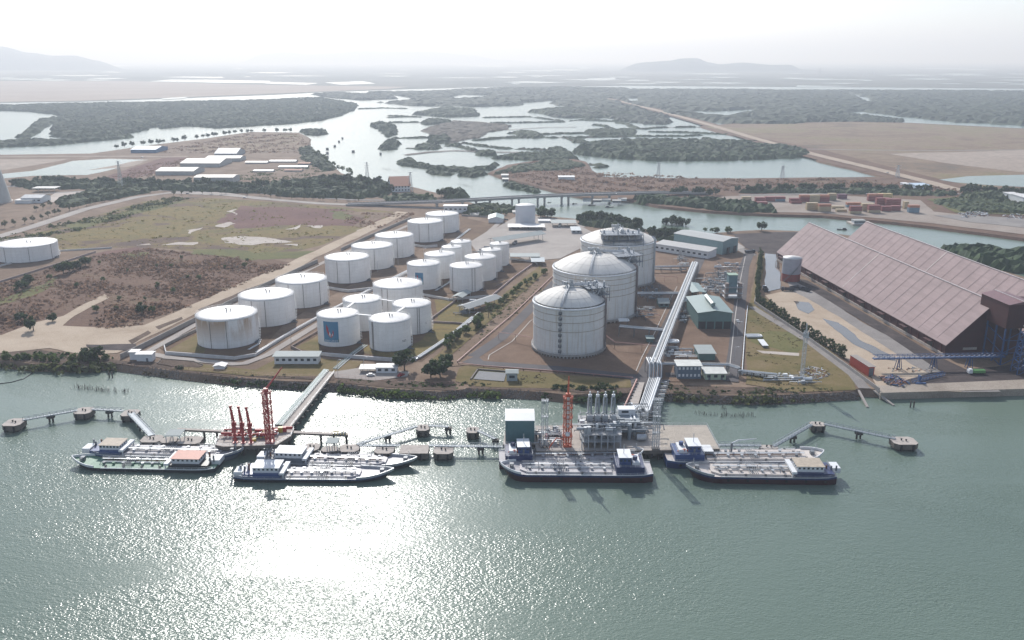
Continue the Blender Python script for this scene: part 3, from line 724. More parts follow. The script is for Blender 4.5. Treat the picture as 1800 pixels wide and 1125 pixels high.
# ------------------------------------------------------------------ three refrigerated gas tanks
M_LNG = tank_paint('gas_tank_paint', (.74, .735, .71), (.47, .37, .24), .6, 3.2)
M_DOME = plain('gas_tank_dome', (.70, .665, .61), .65, var=.14, scale=.18, stain=((.58, .48, .38), .6, .25))
M_PIPEW = plain('white_pipe', (.72, .73, .73), .4, var=.08)
M_CHEQ = plain('grating_blue_grey', (.115, .14, .175), .55, .2, var=.2, scale=.7)

def lattice(m, p0, p1, w, n, r=.12, mi=0):
    """square lattice mast from p0 to p1 (vertical), face width w, n bays"""
    z0, z1 = p0[2], p1[2]
    c = [(-w / 2, -w / 2), (w / 2, -w / 2), (w / 2, w / 2), (-w / 2, w / 2)]
    for x, y in c: m.bar((p0[0] + x, p0[1] + y, z0), (p0[0] + x, p0[1] + y, z1), r * 1.5, mi=mi)
    for k in range(n):
        za, zb = z0 + (z1 - z0) * k / n, z0 + (z1 - z0) * (k + 1) / n
        for i in range(4):
            a, b = c[i], c[(i + 1) % 4]
            if k % 2: a, b = b, a
            m.bar((p0[0] + a[0], p0[1] + a[1], za), (p0[0] + b[0], p0[1] + b[1], zb), r, mi=mi)
            m.bar((p0[0] + a[0], p0[1] + a[1], zb), (p0[0] + b[0], p0[1] + b[1], zb), r, mi=mi)
    return m

def railing(m, pts, hgt=1.1, step=2.0, r=.07, mi=0):
    for a, b in zip(pts[:-1], pts[1:]):
        a = Vector(a); b = Vector(b); n = max(1, int((b - a).length / step))
        for z in (hgt * .5, hgt): m.bar(a + Vector((0, 0, z)), b + Vector((0, 0, z)), r, mi=mi)
        for k in range(n + 1):
            q = a.lerp(b, k / n); m.bar(q, q + Vector((0, 0, hgt)), r, mi=mi)

def gas_tank(spec, apex_y, label, rings, seed, platform=1.0):
    rd = random.Random(seed)
    c, r, h = tank_px(*spec)
    c2 = Vector((c.x, c.y, LZ)); top = zat(c2 + Vector((0, 0, 0)), apex_y) - LZ
    rise = max(top - h, r * .24)
    t = thing('gas_tank', label, 'gas tank', (c.x, c.y, LZ), 0, 'domed refrigerated gas tanks')
    face = math.atan2(-c.y, -c.x)
    ang = lambda a, q, z: ((q) * math.cos(face + a), (q) * math.sin(face + a), z)
    # raised base slab on short piers; a black core paints the shade under it
    f = MB()
    f.lathe((0, 0), [(r - .5, 1.3), (r + 1.0, 1.3), (r + 1.0, 2.2), (r + .02, 2.25)], 72, smooth=False)
    for k in range(64):
        a = 2 * math.pi * k / 64; f.box(-.4, .4, -.4, .4, 0, 1.3); f.xf(Matrix.Translation(((r + .4) * math.cos(a), (r + .4) * math.sin(a), 0)), len(f.v) - 8)
    f.build('base_slab', plain('slab_concrete', (.36, .34, .32), .85, scale=.6), t)
    g = MB(); g.lathe((0, 0), [(r - 1.5, 0), (r - 1.5, 1.3)], 48); g.build('gap_shade_core', M_BLACK, t)
    w = MB(); railing(w, [ang(2 * math.pi * k / 60, r + .9, 2.2) for k in range(61)], 1.0, 2.6); w.build('base_railing', M_STEEL, t)
    sh = MB(); sh.lathe((0, 0), [(r, 2.2), (r, h)], 96)
    so = sh.build('shell', M_LNG, t)
    for z in rings:
        q = MB(); zz = 2.2 + (h - 2.2) * z
        q.lathe((0, 0), [(r + .01, zz - .18), (r + .22, zz - .1), (r + .22, zz + .1), (r + .01, zz + .18)], 72); q.build('stiffener_ring', plain('ring_rust', (.40, .33, .27), .6, scale=.4), so)
    q = MB(); q.lathe((0, 0), [(r + .62 * math.cos(k * math.pi / 4), h - .3 + .62 * math.sin(k * math.pi / 4)) for k in range(9)], 80)
    q.build('rim_pipe', M_PIPEW, t)
    # dome, with the curb walkway round it
    Rs = (r * r + rise * rise) / (2 * rise); th = math.asin(min(1, (r - .8) / Rs))
    prof = [(Rs * math.sin(th * (1 - k / 10)), h + Rs * math.cos(th * (1 - k / 10)) - Rs + rise) for k in range(10)] + [(.02, h + rise)]
    d = MB(); d.lathe((0, 0), prof, 80); do = d.build('dome', M_DOME, t)
    rb = MB()
    for k in range(24):
        a = 2 * math.pi * k / 24; rb.tube([(q_[0] * math.cos(a), q_[0] * math.sin(a), q_[1] + .03) for q_ in prof[:-1]], .045, 4)
    for j in (3, 6): rb.tube([(prof[j][0] * math.cos(2 * math.pi * k / 48), prof[j][0] * math.sin(2 * math.pi * k / 48), prof[j][1] + .03) for k in range(49)], .045, 4, cap=False)
    rb.build('dome_seams', plain('dome_seam', (.55, .52, .48), .6), do)
    cw = MB(); cw.lathe((0, 0), [(r - .9, h + .15), (r + .2, h + .15)], 80, smooth=False)
    railing(cw, [ang(2 * math.pi * k / 56, r + .1, h + .15) for k in range(57)], 1.1, 2.6)
    cw.build('curb_walkway', M_CHEQ, t)
    # stairs up the dome, radial, in front
    s = MB(); a = -.22 if seed == 1 else -.12
    st = [Vector(ang(a, q_[0], q_[1] + .5)) for q_ in prof[:-1]]
    for p, q_ in zip(st[:-1], st[1:]): s.bar(p, q_, 1.2, .12)
    side = Vector((math.cos(face + a + math.pi / 2), math.sin(face + a + math.pi / 2), 0)) * .6
    for sg in (-1, 1): railing(s, [p + side * sg for p in st], 1.1, 1.4, .09)
    s.build('dome_stair', M_STEEL, t)
    # crown platform with valves
    k = MB(); z0 = h + rise + .6
    k.cyl((0, 0), r * .13, z0 - 1.2, z0, 20)
    railing(k, [(r * .13 * math.cos(2 * math.pi * i / 12), r * .13 * math.sin(2 * math.pi * i / 12), z0) for i in range(13)], 1.2, 1.5, .09)
    for i in range(9):
        b = rd.uniform(0, 6.28); q_ = rd.uniform(.3, .9) * r * .13; hh = rd.uniform(1.2, 3.2)
        k.cyl((q_ * math.cos(b), q_ * math.sin(b)), rd.uniform(.2, .45), z0, z0 + hh, 8)
        k.tube([(q_ * math.cos(b), q_ * math.sin(b), z0 + hh), (q_ * .5 * math.cos(b + 1), q_ * .5 * math.sin(b + 1), z0 + hh + .2)], .18, 6)
    for i in range(3):
        k.cyl((-r * .1 - .9 * i, 1.2 * i - 1), .55, z0 + .6, z0 + 2.4, 10)
    k.build('crown_platform', M_STEEL, t)
    # pump platform on the rim, behind right: decks, pipes, posts
    pf = MB(); A = -2.35 if platform > 0 else -1.2
    pa_ = face + (2.0 if seed < 3 else .15)
    ux = Vector((math.cos(pa_), math.sin(pa_), 0)); uy = Vector((-ux.y, ux.x, 0))
    L = r * (.62 if seed < 3 else .85)
    base = ux * (r * (.72 if seed < 3 else .56))
    zz = h + 3.0
    for lv in range(2):
        z1 = zz + lv * 4.2
        cs = [base + ux * a_ * r * .33 + uy * b_ * L * .62 for a_, b_ in ((-1, -1), (1, -1), (1, 1), (-1, 1))]
        pf.prism([(q_.x, q_.y) for q_ in cs], z1 - .15, z1 + .15, cap0=True)
        railing(pf, [Vector((q_.x, q_.y, z1)) for q_ in cs + cs[:1]], 1.2, 2.0, .09)
    for i in range(6):
        for j in range(3):
            q_ = base + ux * (-1 + j) * r * .32 + uy * (-1 + i * .4) * L * .62
            pf.bar((q_.x, q_.y, h - .5), (q_.x, q_.y, zz + 4.2), .3)
    po = pf.build('pump_platform', M_CHEQ, t)
    pp = MB()
    for i in range(20):
        q_ = base + ux * rd.uniform(-.9, .9) * r * .3 + uy * rd.uniform(-1, 1) * L * .6
        z1 = zz + rd.choice([0, 4.2]); hh = rd.uniform(1.2, 3.6)
        pp.cyl((q_.x, q_.y), rd.uniform(.3, .7), z1, z1 + hh, 10)
    for i in range(8):
        q_ = base + uy * (-1 + i * .27) * L * .62
        arc = [q_ + ux * r * .2 * (1 - j / 4) + Vector((0, 0, zz + 1.0 + 3.6 * math.sin(j * math.pi / 5))) for j in range(6)]
        pp.tube(arc, .32, 7)
    for i in range(3):
        e0 = Vector((0, 0, z0 + .4 + i * .3)); e1 = base + Vector((0, 0, zz + 5 + i * .35)); e0 += uy * (i - 1) * .8; e1 += uy * (i - 1) * .8
        pp.tube([e0, e0.lerp(e1, .5), e1], .3, 7)
    pp.build('pipework', M_STEEL, po)
    br = MB(); e0 = Vector((ux.x * r * .12, ux.y * r * .12, z0)); e1 = base - ux * r * .3 + Vector((0, 0, zz + 4.2))
    br.bar(e0, e1, 1.6, .25); sd_ = uy * .8
    for sg in (-1, 1): railing(br, [e0 + sd_ * sg, e1 + sd_ * sg], 1.2, 1.6, .09)
    br.build('bridge_walkway', M_CHEQ, po)
    # rising pipes and stair tower down the right side, ladder cages in front
    rp = MB()
    for i in range(3):
        a = 1.28 + .05 * i if seed == 1 else 1.2 + .05 * i
        rp.tube([ang(a, r + .7, 1), ang(a, r + .7, h + 2), ang(a, r - 1.5, h + 4)], .32, 7)
    rp.build('riser_pipe', M_SEAM if seed != 3 else M_STEEL, t)
    if seed == 1:
        ld = MB()
        a = -.23
        for i in range(8):
            z1 = 3.4 + i * (h - 5.0) / 7.4
            p0 = ang(a - .035, r + .1, z1); p1 = ang(a + .035, r + .1, z1)
            d0 = Vector(ang(a, 1.5, 0))
            ld.prism([(p0[0], p0[1]), (p1[0], p1[1]), (p1[0] + d0.x, p1[1] + d0.y), (p0[0] + d0.x, p0[1] + d0.y)], z1, z1 + .25, cap0=True)
            railing(ld, [(p1[0], p1[1], z1 + .2), (p1[0] + d0.x, p1[1] + d0.y, z1 + .2), (p0[0] + d0.x, p0[1] + d0.y, z1 + .2), (p0[0], p0[1], z1 + .2)], 1.3, .6, .12)
        for da in (-.012, .012): ld.bar(ang(a + da, r + .5, 2.5), ang(a + da, r + .5, h + 1.5), .1)
        for i in range(int(h / .8)): ld.bar(ang(a - .012, r + .5, 2.5 + i * .8), ang(a + .012, r + .5, 2.5 + i * .8), .07)
        ld.build('ladder', M_STEELD, t)
    return t, c, r, h
LNG = [gas_tank((936.5, 1061.5, 631, 544.5), 504, 'front domed gas tank, smallest of three, with ladder platforms up its wall', (.86, .70, .50), 1),
       gas_tank((970.5, 1117, 569.5, 485.5), 444, 'middle domed gas tank of three, directly behind the ladder tank', (.90, .78, .66, .52), 2),
       gas_tank((1019, 1148, 509, 433), 402, 'rear domed gas tank with a large cluttered pump platform, nearest the creek', (.88, .74, .6), 3)]
# ------------------------------------------------------------------ vegetation
L_DARK = leaf_mat('leaf_dark', (.022, .045, .016), (.07, .11, .036), (.11, .14, .045))
L_MID = leaf_mat('leaf_mid', (.05, .085, .024), (.14, .19, .05), (.20, .225, .075))
L_DRY = leaf_mat('leaf_dry', (.06, .05, .03), (.14, .115, .055), (.20, .15, .09))
L_OLIVE = leaf_mat('leaf_olive', (.055, .07, .028), (.13, .145, .055), (.19, .18, .08))
M_BARK = plain('bark', (.11, .085, .065), .95)
def canopy_mat(name, stops, s1=.10):
    if name in MATS: return MATS[name]
    m, nt, b = nodes_mat(name); p = pos(nt)
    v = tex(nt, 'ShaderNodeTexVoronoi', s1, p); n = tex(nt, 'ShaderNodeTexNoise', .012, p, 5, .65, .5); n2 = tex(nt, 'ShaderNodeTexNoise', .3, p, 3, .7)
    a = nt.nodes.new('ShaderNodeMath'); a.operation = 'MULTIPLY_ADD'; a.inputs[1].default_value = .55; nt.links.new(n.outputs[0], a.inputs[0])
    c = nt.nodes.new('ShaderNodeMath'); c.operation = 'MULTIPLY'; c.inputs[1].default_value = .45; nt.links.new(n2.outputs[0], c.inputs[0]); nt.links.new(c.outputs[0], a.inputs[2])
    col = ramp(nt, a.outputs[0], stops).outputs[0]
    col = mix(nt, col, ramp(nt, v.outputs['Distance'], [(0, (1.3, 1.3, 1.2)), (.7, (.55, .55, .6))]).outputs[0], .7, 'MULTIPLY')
    nt.links.new(col, b.inputs['Base Color']); b.inputs['Roughness'].default_value = .85; b.inputs['Specular IOR Level'].default_value = .15
    MATS[name] = m; return m
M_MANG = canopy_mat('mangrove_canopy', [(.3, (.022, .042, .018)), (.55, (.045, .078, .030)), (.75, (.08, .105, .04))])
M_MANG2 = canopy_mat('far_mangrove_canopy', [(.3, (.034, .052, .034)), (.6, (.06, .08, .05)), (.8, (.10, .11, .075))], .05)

def crown_points(rd, n, rx, rz, clumps, z0):
    """leaf quads for a crown: n leaves spread through `clumps` uneven clumps filling an ellipsoid"""
    cs = []
    for _ in range(clumps):
        while True:
            p = (rd.uniform(-1, 1), rd.uniform(-1, 1), rd.uniform(-1, 1))
            q = p[0] ** 2 + p[1] ** 2 + p[2] ** 2
            if .12 < q < 1: break
        cs.append((p[0] * rx * .85, p[1] * rx * .85, z0 + p[2] * rz * .85, rd.uniform(.22, .40) * rx))
    vs, fs = [], []
    for i in range(n):
        c = cs[i % clumps]
        d = Vector((rd.gauss(0, 1), rd.gauss(0, 1), rd.gauss(0, 1))); d.normalize()
        p = Vector(c[:3]) + d * c[3] * rd.uniform(.55, 1.1)
        nrm = (d + Vector((rd.uniform(-.6, .6), rd.uniform(-.6, .6), rd.uniform(-.2, .9)))).normalized()
        t = nrm.orthogonal().normalized(); t = Matrix.Rotation(rd.uniform(0, 6.28), 3, nrm) @ t; u = nrm.cross(t)
        s = rd.uniform(.16, .30) * rx * .75
        k = len(vs); vs += [p - t * s, p + u * s * .6, p + t * s, p - u * s * .6]; fs.append((k, k + 1, k + 2, k + 3))
    return vs, fs

TREES = {}
def tree_proto(kind, seed, mat, h, rx, rz, n, clumps, trunk=.28, bare=.35):
    rd = random.Random(seed)
    t = MB(); zc = h - rz
    top = Vector((rd.uniform(-.4, .4), rd.uniform(-.4, .4), zc))
    t.tube([(0, 0, -.3), top * .5 + Vector((rd.uniform(-.2, .2), 0, 0)), top], [trunk, trunk * .75, trunk * .5], 6)
    for i in range(5):
        a = rd.uniform(0, 6.28); e = top + Vector((math.cos(a) * rx * .6, math.sin(a) * rx * .6, rz * rd.uniform(-.1, .6)))
        s = top * rd.uniform(.55, .95); t.tube([s, s.lerp(e, .5) + Vector((0, 0, .25)), e], [trunk * .4, trunk * .28, trunk * .12], 4)
    c = MB(); vs, fs = crown_points(rd, n, rx, rz, clumps, zc); c.add(vs, fs)
    me = []
    for nm, b_, mt in (('trunk', t, M_BARK), ('crown', c, mat)):
        o = b_.build(nm, mt); me.append(o.data); bpy.data.objects.remove(o)
    TREES[kind] = TREES.get(kind, []) + [me]
for k in range(3):
    tree_proto('street', 10 + k, L_OLIVE, 7.5, 2.8, 2.5, 420, 12, .22)
    tree_proto('broad', 20 + k, L_DARK, 9, 4.6, 3.6, 640, 18, .35)
    tree_proto('green', 30 + k, L_MID, 5.5, 2.7, 2.3, 420, 12, .2)
    tree_proto('shrub', 40 + k, L_DARK, 3.6, 2.7, 1.7, 360, 11, .12)
    tree_proto('thin', 50 + k, L_OLIVE, 8.0, 2.0, 2.8, 190, 9, .16)
    tree_proto('dry', 60 + k, L_DRY, 3.2, 2.4, 1.5, 300, 10, .1)
    tree_proto('column', 70 + k, L_DARK, 8.5, 2.1, 4.0, 420, 16, .2)
TN = [0]
def plant(kind, p, s, label, cat, group, name=None, sz=None):
    TN[0] += 1; rd = random.Random(TN[0] * 7 + 1)
    tr, cr = TREES[kind][TN[0] % 3]
    t = thing(name or ('shrub' if kind in ('shrub', 'dry') else 'tree'), label, cat, p, rd.uniform(0, 6.28), group)
    k = s * rd.uniform(.85, 1.18); t.scale = (k, k, k * (sz or 1))
    a = bpy.data.objects.new('trunk', tr); COL.objects.link(a); a.parent = t
    b = bpy.data.objects.new('crown', cr); COL.objects.link(b); b.parent = t
    return t

def canopy(name, px, label, h, sp, mat=M_MANG, z=0.0, holes=(), amp=None, seed=1, gaps=.0, world=False, cat='mangrove wood'):
    """a wood that reads as one mass: a mesh of crowns with its own uneven outline and gaps"""
    P = px if world else PX(px, z)
    amp = sp * 1.6 if amp is None else amp
    O = [(p.x, p.y) for p in rough_poly(P, amp, sp * 2.5, seed)]
    Hs = [[(p.x, p.y) for p in rough_poly(PX(q, z), amp * .7, sp * 2, seed + 5)] for q in holes]
    xs = [p[0] for p in O]; ys = [p[1] for p in O]
    nx = int((max(xs) - min(xs)) / sp) + 3; ny = int((max(ys) - min(ys)) / sp) + 3
    r = np.random.RandomState(seed)
    X, Y = np.meshgrid(np.arange(nx) * sp + min(xs) - sp, np.arange(ny) * sp + min(ys) - sp)
    X = X + r.uniform(-.42, .42, X.shape) * sp; Y = Y + r.uniform(-.42, .42, Y.shape) * sp
    I = inside(O, X, Y)
    for q in Hs: I &= ~inside(q, X, Y)
    low = sum(np.sin(X * a + Y * b + c) for a, b, c in r.uniform(-1, 1, (6, 3)) * [.35 / sp, .35 / sp, 6]) / 6
    if gaps: 
        g2 = sum(np.sin(X * a + Y * b + c) for a, b, c in r.uniform(-1, 1, (7, 3)) * [.9 / sp, .9 / sp, 6]) / 3
        I &= g2 < (1.5 - gaps)
    Z = np.where(I, z + h * (.62 + .38 * r.uniform(-1, 1, X.shape) + .2 * low), z - .6)
    f = (I[:-1, :-1].astype(int) + I[1:, :-1] + I[:-1, 1:] + I[1:, 1:]) > 0
    use = np.zeros(X.shape, bool)
    for a, b in ((slice(None, -1), slice(None, -1)), (slice(1, None), slice(None, -1)), (slice(None, -1), slice(1, None)), (slice(1, None), slice(1, None))): use[a, b] |= f
    idx = -np.ones(X.shape, int); idx[use] = np.arange(use.sum())
    V = np.stack([X[use], Y[use], Z[use]], 1)
    jj, ii = np.nonzero(f)
    q = np.stack([idx[jj, ii], idx[jj, ii + 1], idx[jj + 1, ii + 1], idx[jj + 1, ii]], 1)
    me = bpy.data.meshes.new(name); me.from_pydata(V.tolist(), [], q.tolist()); me.materials.append(mat); me.update()
    o = bpy.data.objects.new(name, me); COL.objects.link(o)
    return stuff(o, label, cat)

def leafmass(name, px, label, h, density, size, mat, z=LZ, seed=1, cat='undergrowth', amp=3, poly=None):
    """ground cover: many loose tufts of leaf-sized faces over an outline"""
    P = poly or PX(px, z)
    O = [(p.x, p.y) for p in rough_poly(P, amp, 8, seed)]
    xs = [p[0] for p in O]; ys = [p[1] for p in O]
    r = np.random.RandomState(seed)
    A = (max(xs) - min(xs)) * (max(ys) - min(ys)); n = int(A * density)
    X = r.uniform(min(xs), max(xs), n); Y = r.uniform(min(ys), max(ys), n)
    low = sum(np.sin(X * a + Y * b + c) for a, b, c in r.uniform(-1, 1, (7, 3)) * [.16, .16, 6]) / 2.5
    k = inside(O, X, Y) & (low > r.uniform(-1.6, .5, n))
    X, Y, low = X[k], Y[k], low[k]; n = len(X)
    m = 7
    c = np.repeat(np.stack([X, Y, np.full(n, z)], 1), m, 0); sc = np.repeat(size * r.uniform(.45, 1.3, n) * (1 + .35 * low), m)
    d = r.normal(size=(n * m, 3)); d[:, 2] = np.abs(d[:, 2]) ; d /= np.linalg.norm(d, axis=1)[:, None]
    ctr = c + d * sc[:, None] * [1, 1, h]
    nr = d + r.uniform(-.7, .7, d.shape); nr /= np.linalg.norm(nr, axis=1)[:, None]
    t = np.cross(nr, r.normal(size=nr.shape)); t /= np.linalg.norm(t, axis=1)[:, None]; u = np.cross(nr, t)
    s = (sc * .55)[:, None]
    V = np.stack([ctr - t * s, ctr + u * s * .8, ctr + t * s, ctr - u * s * .8], 1).reshape(-1, 3)
    q = np.arange(len(V)).reshape(-1, 4)
    me = bpy.data.meshes.new(name); me.from_pydata(V.tolist(), [], q.tolist()); me.materials.append(mat); me.update()
    o = bpy.data.objects.new(name, me); COL.objects.link(o)
    return stuff(o, label, cat)

Z2 = lambda L: [(500 + x / 3, 60 + y / 3) for x, y in L]
Z3 = lambda L: [(1000 + x / 4.3275, 60 + y / 4.3275) for x, y in L]
Z4 = lambda L: [(1350 + x / 3.75, 60 + y / 3.75) for x, y in L]
# --- mangrove woods, nearest first
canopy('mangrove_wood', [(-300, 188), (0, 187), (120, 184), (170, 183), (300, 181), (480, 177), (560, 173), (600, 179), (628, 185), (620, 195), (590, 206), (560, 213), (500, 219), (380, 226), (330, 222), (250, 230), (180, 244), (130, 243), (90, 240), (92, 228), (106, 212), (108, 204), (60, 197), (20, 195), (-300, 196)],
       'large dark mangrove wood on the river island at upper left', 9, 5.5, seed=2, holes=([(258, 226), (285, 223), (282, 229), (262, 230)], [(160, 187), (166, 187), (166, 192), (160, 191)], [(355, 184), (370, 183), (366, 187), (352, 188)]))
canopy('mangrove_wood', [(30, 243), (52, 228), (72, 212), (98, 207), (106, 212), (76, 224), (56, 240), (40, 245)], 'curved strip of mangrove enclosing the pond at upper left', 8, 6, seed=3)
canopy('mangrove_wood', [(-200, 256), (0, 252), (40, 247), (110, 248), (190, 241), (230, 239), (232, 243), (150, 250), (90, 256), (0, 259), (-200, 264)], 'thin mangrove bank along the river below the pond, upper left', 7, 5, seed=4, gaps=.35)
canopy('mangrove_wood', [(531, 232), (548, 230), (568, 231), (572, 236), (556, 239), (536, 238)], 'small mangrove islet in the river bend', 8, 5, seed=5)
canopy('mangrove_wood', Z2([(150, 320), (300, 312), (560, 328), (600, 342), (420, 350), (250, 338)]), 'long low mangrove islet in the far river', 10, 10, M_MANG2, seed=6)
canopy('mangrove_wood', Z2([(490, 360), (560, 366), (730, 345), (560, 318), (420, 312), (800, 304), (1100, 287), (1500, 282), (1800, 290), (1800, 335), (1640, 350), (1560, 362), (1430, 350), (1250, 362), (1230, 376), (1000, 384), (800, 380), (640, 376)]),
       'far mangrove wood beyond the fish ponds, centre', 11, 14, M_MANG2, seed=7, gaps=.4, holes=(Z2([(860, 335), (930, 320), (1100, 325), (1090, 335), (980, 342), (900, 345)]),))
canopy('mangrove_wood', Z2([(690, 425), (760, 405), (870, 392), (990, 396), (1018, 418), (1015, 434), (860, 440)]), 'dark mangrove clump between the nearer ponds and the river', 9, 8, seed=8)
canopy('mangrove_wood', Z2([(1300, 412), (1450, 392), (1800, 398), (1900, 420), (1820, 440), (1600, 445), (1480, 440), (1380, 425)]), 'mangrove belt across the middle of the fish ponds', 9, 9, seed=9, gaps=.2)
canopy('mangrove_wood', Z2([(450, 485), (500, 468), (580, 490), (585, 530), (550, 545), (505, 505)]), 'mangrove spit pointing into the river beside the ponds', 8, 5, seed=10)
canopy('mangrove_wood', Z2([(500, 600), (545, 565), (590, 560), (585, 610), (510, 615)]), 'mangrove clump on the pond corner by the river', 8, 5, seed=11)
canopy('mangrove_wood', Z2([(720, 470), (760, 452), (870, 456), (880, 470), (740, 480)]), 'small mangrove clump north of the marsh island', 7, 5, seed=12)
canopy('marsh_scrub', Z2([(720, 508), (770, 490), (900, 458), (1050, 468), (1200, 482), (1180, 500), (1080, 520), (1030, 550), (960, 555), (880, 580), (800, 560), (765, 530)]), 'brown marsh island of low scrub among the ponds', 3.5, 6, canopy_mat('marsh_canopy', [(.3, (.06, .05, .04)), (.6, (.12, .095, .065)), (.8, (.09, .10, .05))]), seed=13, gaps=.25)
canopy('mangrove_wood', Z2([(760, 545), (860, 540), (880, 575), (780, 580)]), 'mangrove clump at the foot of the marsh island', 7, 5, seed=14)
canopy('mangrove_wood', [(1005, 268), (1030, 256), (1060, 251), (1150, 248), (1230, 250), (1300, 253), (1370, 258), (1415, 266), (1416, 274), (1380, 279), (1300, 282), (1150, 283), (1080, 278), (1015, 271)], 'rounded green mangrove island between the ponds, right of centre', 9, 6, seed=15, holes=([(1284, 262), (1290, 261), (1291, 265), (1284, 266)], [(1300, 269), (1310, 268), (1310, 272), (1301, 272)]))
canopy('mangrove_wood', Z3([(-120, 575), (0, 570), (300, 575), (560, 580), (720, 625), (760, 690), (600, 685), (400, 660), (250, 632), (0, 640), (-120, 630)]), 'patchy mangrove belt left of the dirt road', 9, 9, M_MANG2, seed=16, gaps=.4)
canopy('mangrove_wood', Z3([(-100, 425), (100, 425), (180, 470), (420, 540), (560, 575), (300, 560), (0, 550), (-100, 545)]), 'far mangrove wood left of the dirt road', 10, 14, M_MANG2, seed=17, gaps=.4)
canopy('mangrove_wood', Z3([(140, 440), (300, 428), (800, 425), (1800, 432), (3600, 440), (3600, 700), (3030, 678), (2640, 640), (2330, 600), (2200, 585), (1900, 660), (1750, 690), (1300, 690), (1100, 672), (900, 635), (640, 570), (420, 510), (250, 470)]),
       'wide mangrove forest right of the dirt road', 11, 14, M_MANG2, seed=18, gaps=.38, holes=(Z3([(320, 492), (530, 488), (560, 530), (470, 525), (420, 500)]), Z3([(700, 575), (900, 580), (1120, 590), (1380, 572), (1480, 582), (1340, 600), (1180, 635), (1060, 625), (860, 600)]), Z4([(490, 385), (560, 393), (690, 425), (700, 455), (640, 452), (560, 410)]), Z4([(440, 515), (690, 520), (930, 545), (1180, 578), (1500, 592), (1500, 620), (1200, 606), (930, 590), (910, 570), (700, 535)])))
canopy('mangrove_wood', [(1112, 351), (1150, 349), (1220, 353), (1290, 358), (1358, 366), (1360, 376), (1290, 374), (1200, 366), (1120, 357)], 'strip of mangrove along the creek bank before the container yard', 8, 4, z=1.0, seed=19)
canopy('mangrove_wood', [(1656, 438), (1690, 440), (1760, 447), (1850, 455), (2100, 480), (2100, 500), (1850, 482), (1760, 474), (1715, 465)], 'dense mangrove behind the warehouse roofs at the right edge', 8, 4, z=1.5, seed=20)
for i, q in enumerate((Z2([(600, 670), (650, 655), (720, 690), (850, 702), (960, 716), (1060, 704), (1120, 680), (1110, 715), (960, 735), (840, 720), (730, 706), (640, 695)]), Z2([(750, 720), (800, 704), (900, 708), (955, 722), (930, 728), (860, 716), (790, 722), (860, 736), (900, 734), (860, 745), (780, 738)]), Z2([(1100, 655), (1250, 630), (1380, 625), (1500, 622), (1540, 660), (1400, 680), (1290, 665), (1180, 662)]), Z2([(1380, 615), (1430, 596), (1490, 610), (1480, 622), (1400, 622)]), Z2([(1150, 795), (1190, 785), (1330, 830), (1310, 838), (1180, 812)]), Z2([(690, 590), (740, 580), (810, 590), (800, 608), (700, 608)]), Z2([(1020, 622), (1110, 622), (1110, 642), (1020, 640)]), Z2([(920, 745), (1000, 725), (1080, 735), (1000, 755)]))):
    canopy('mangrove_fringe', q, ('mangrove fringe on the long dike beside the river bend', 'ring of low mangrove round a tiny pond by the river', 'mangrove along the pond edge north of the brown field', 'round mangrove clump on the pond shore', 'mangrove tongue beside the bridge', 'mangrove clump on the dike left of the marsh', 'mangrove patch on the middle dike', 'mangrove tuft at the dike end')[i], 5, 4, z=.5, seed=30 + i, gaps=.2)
# --- dikes between the fish ponds
DK = [Z2(q) for q in ([(535, 440), (640, 436), (720, 437)], [(550, 466), (720, 465)], [(580, 549), (760, 545)], [(640, 600), (760, 603), (830, 598)], [(640, 636), (760, 622), (900, 614), (1100, 622), (1300, 624)], [(860, 590), (950, 573), (1050, 590), (1180, 605)],
                      [(1000, 560), (1150, 546), (1240, 540), (1340, 532)], [(1190, 522), (1340, 530), (1480, 524), (1600, 520)], [(1070, 548), (1330, 545), (1800, 541)], [(1330, 440), (1480, 460), (1560, 452), (1800, 462)], [(390, 395), (520, 390), (640, 393)], [(560, 430), (700, 436)], [(1100, 470), (1300, 466), (1480, 462)],
                      [(1020, 500), (1180, 505), (1360, 492), (1540, 490)], [(1050, 440), (1300, 436)], [(880, 580), (1000, 612)], [(1240, 605), (1380, 610)], [(1480, 545), (1550, 570), (1640, 575)])]
DK += [Z3(q) for q in ([(370, 675), (430, 680), (520, 720)], [(550, 722), (700, 710), (1000, 706)], [(600, 742), (900, 748), (1220, 762)], [(0, 790), (400, 776), (900, 774), (1010, 768)], [(1010, 790), (1100, 806), (1430, 816)], [(200, 690), (280, 700), (340, 725)], [(120, 650), (440, 662)], [(100, 990), (230, 995), (255, 1005), (220, 1015)], [(60, 800), (130, 830)])]
for i, q in enumerate(DK):
    L_ = PX(q, .8); strip('pond_dike', L_, 8 if i != 4 else 11, .8, M_BANK, 2.0)
    if i in (4, 13): continue
    a_, b_ = [], []
    for j, p in enumerate(L_):
        d = (L_[min(j + 1, len(L_) - 1)] - L_[max(j - 1, 0)]).normalized(); n_ = Vector((-d.y, d.x, 0)) * 6.5; a_.append(p + n_); b_.append(p - n_)
    canopy('dike_bushes', a_ + b_[::-1], 'broken line of bushes along a fish pond dike', 3.6, 4.5, z=.6, seed=60 + i, gaps=.75, world=True, cat='bushes')['group'] = 'bushes along the fish pond dikes'
canopy('mangrove_fringe', Z3([(120, 742), (240, 730), (350, 735), (440, 722), (470, 745), (440, 765), (300, 762), (160, 768)]), 'row of mangrove clumps on a dike right of centre', 6, 6, z=.5, seed=41, gaps=.3)
canopy('mangrove_fringe', Z2([(1190, 522), (1240, 512), (1340, 520), (1350, 545), (1300, 548)]), 'mangrove tuft on a dike left of the round island', 5, 6, z=.5, seed=42, gaps=.3)
canopy('mangrove_fringe', Z2([(1590, 515), (1700, 505), (1850, 505), (1850, 530), (1600, 530)]), 'mangrove row on a dike above the round island', 5, 6, z=.5, seed=43, gaps=.35)

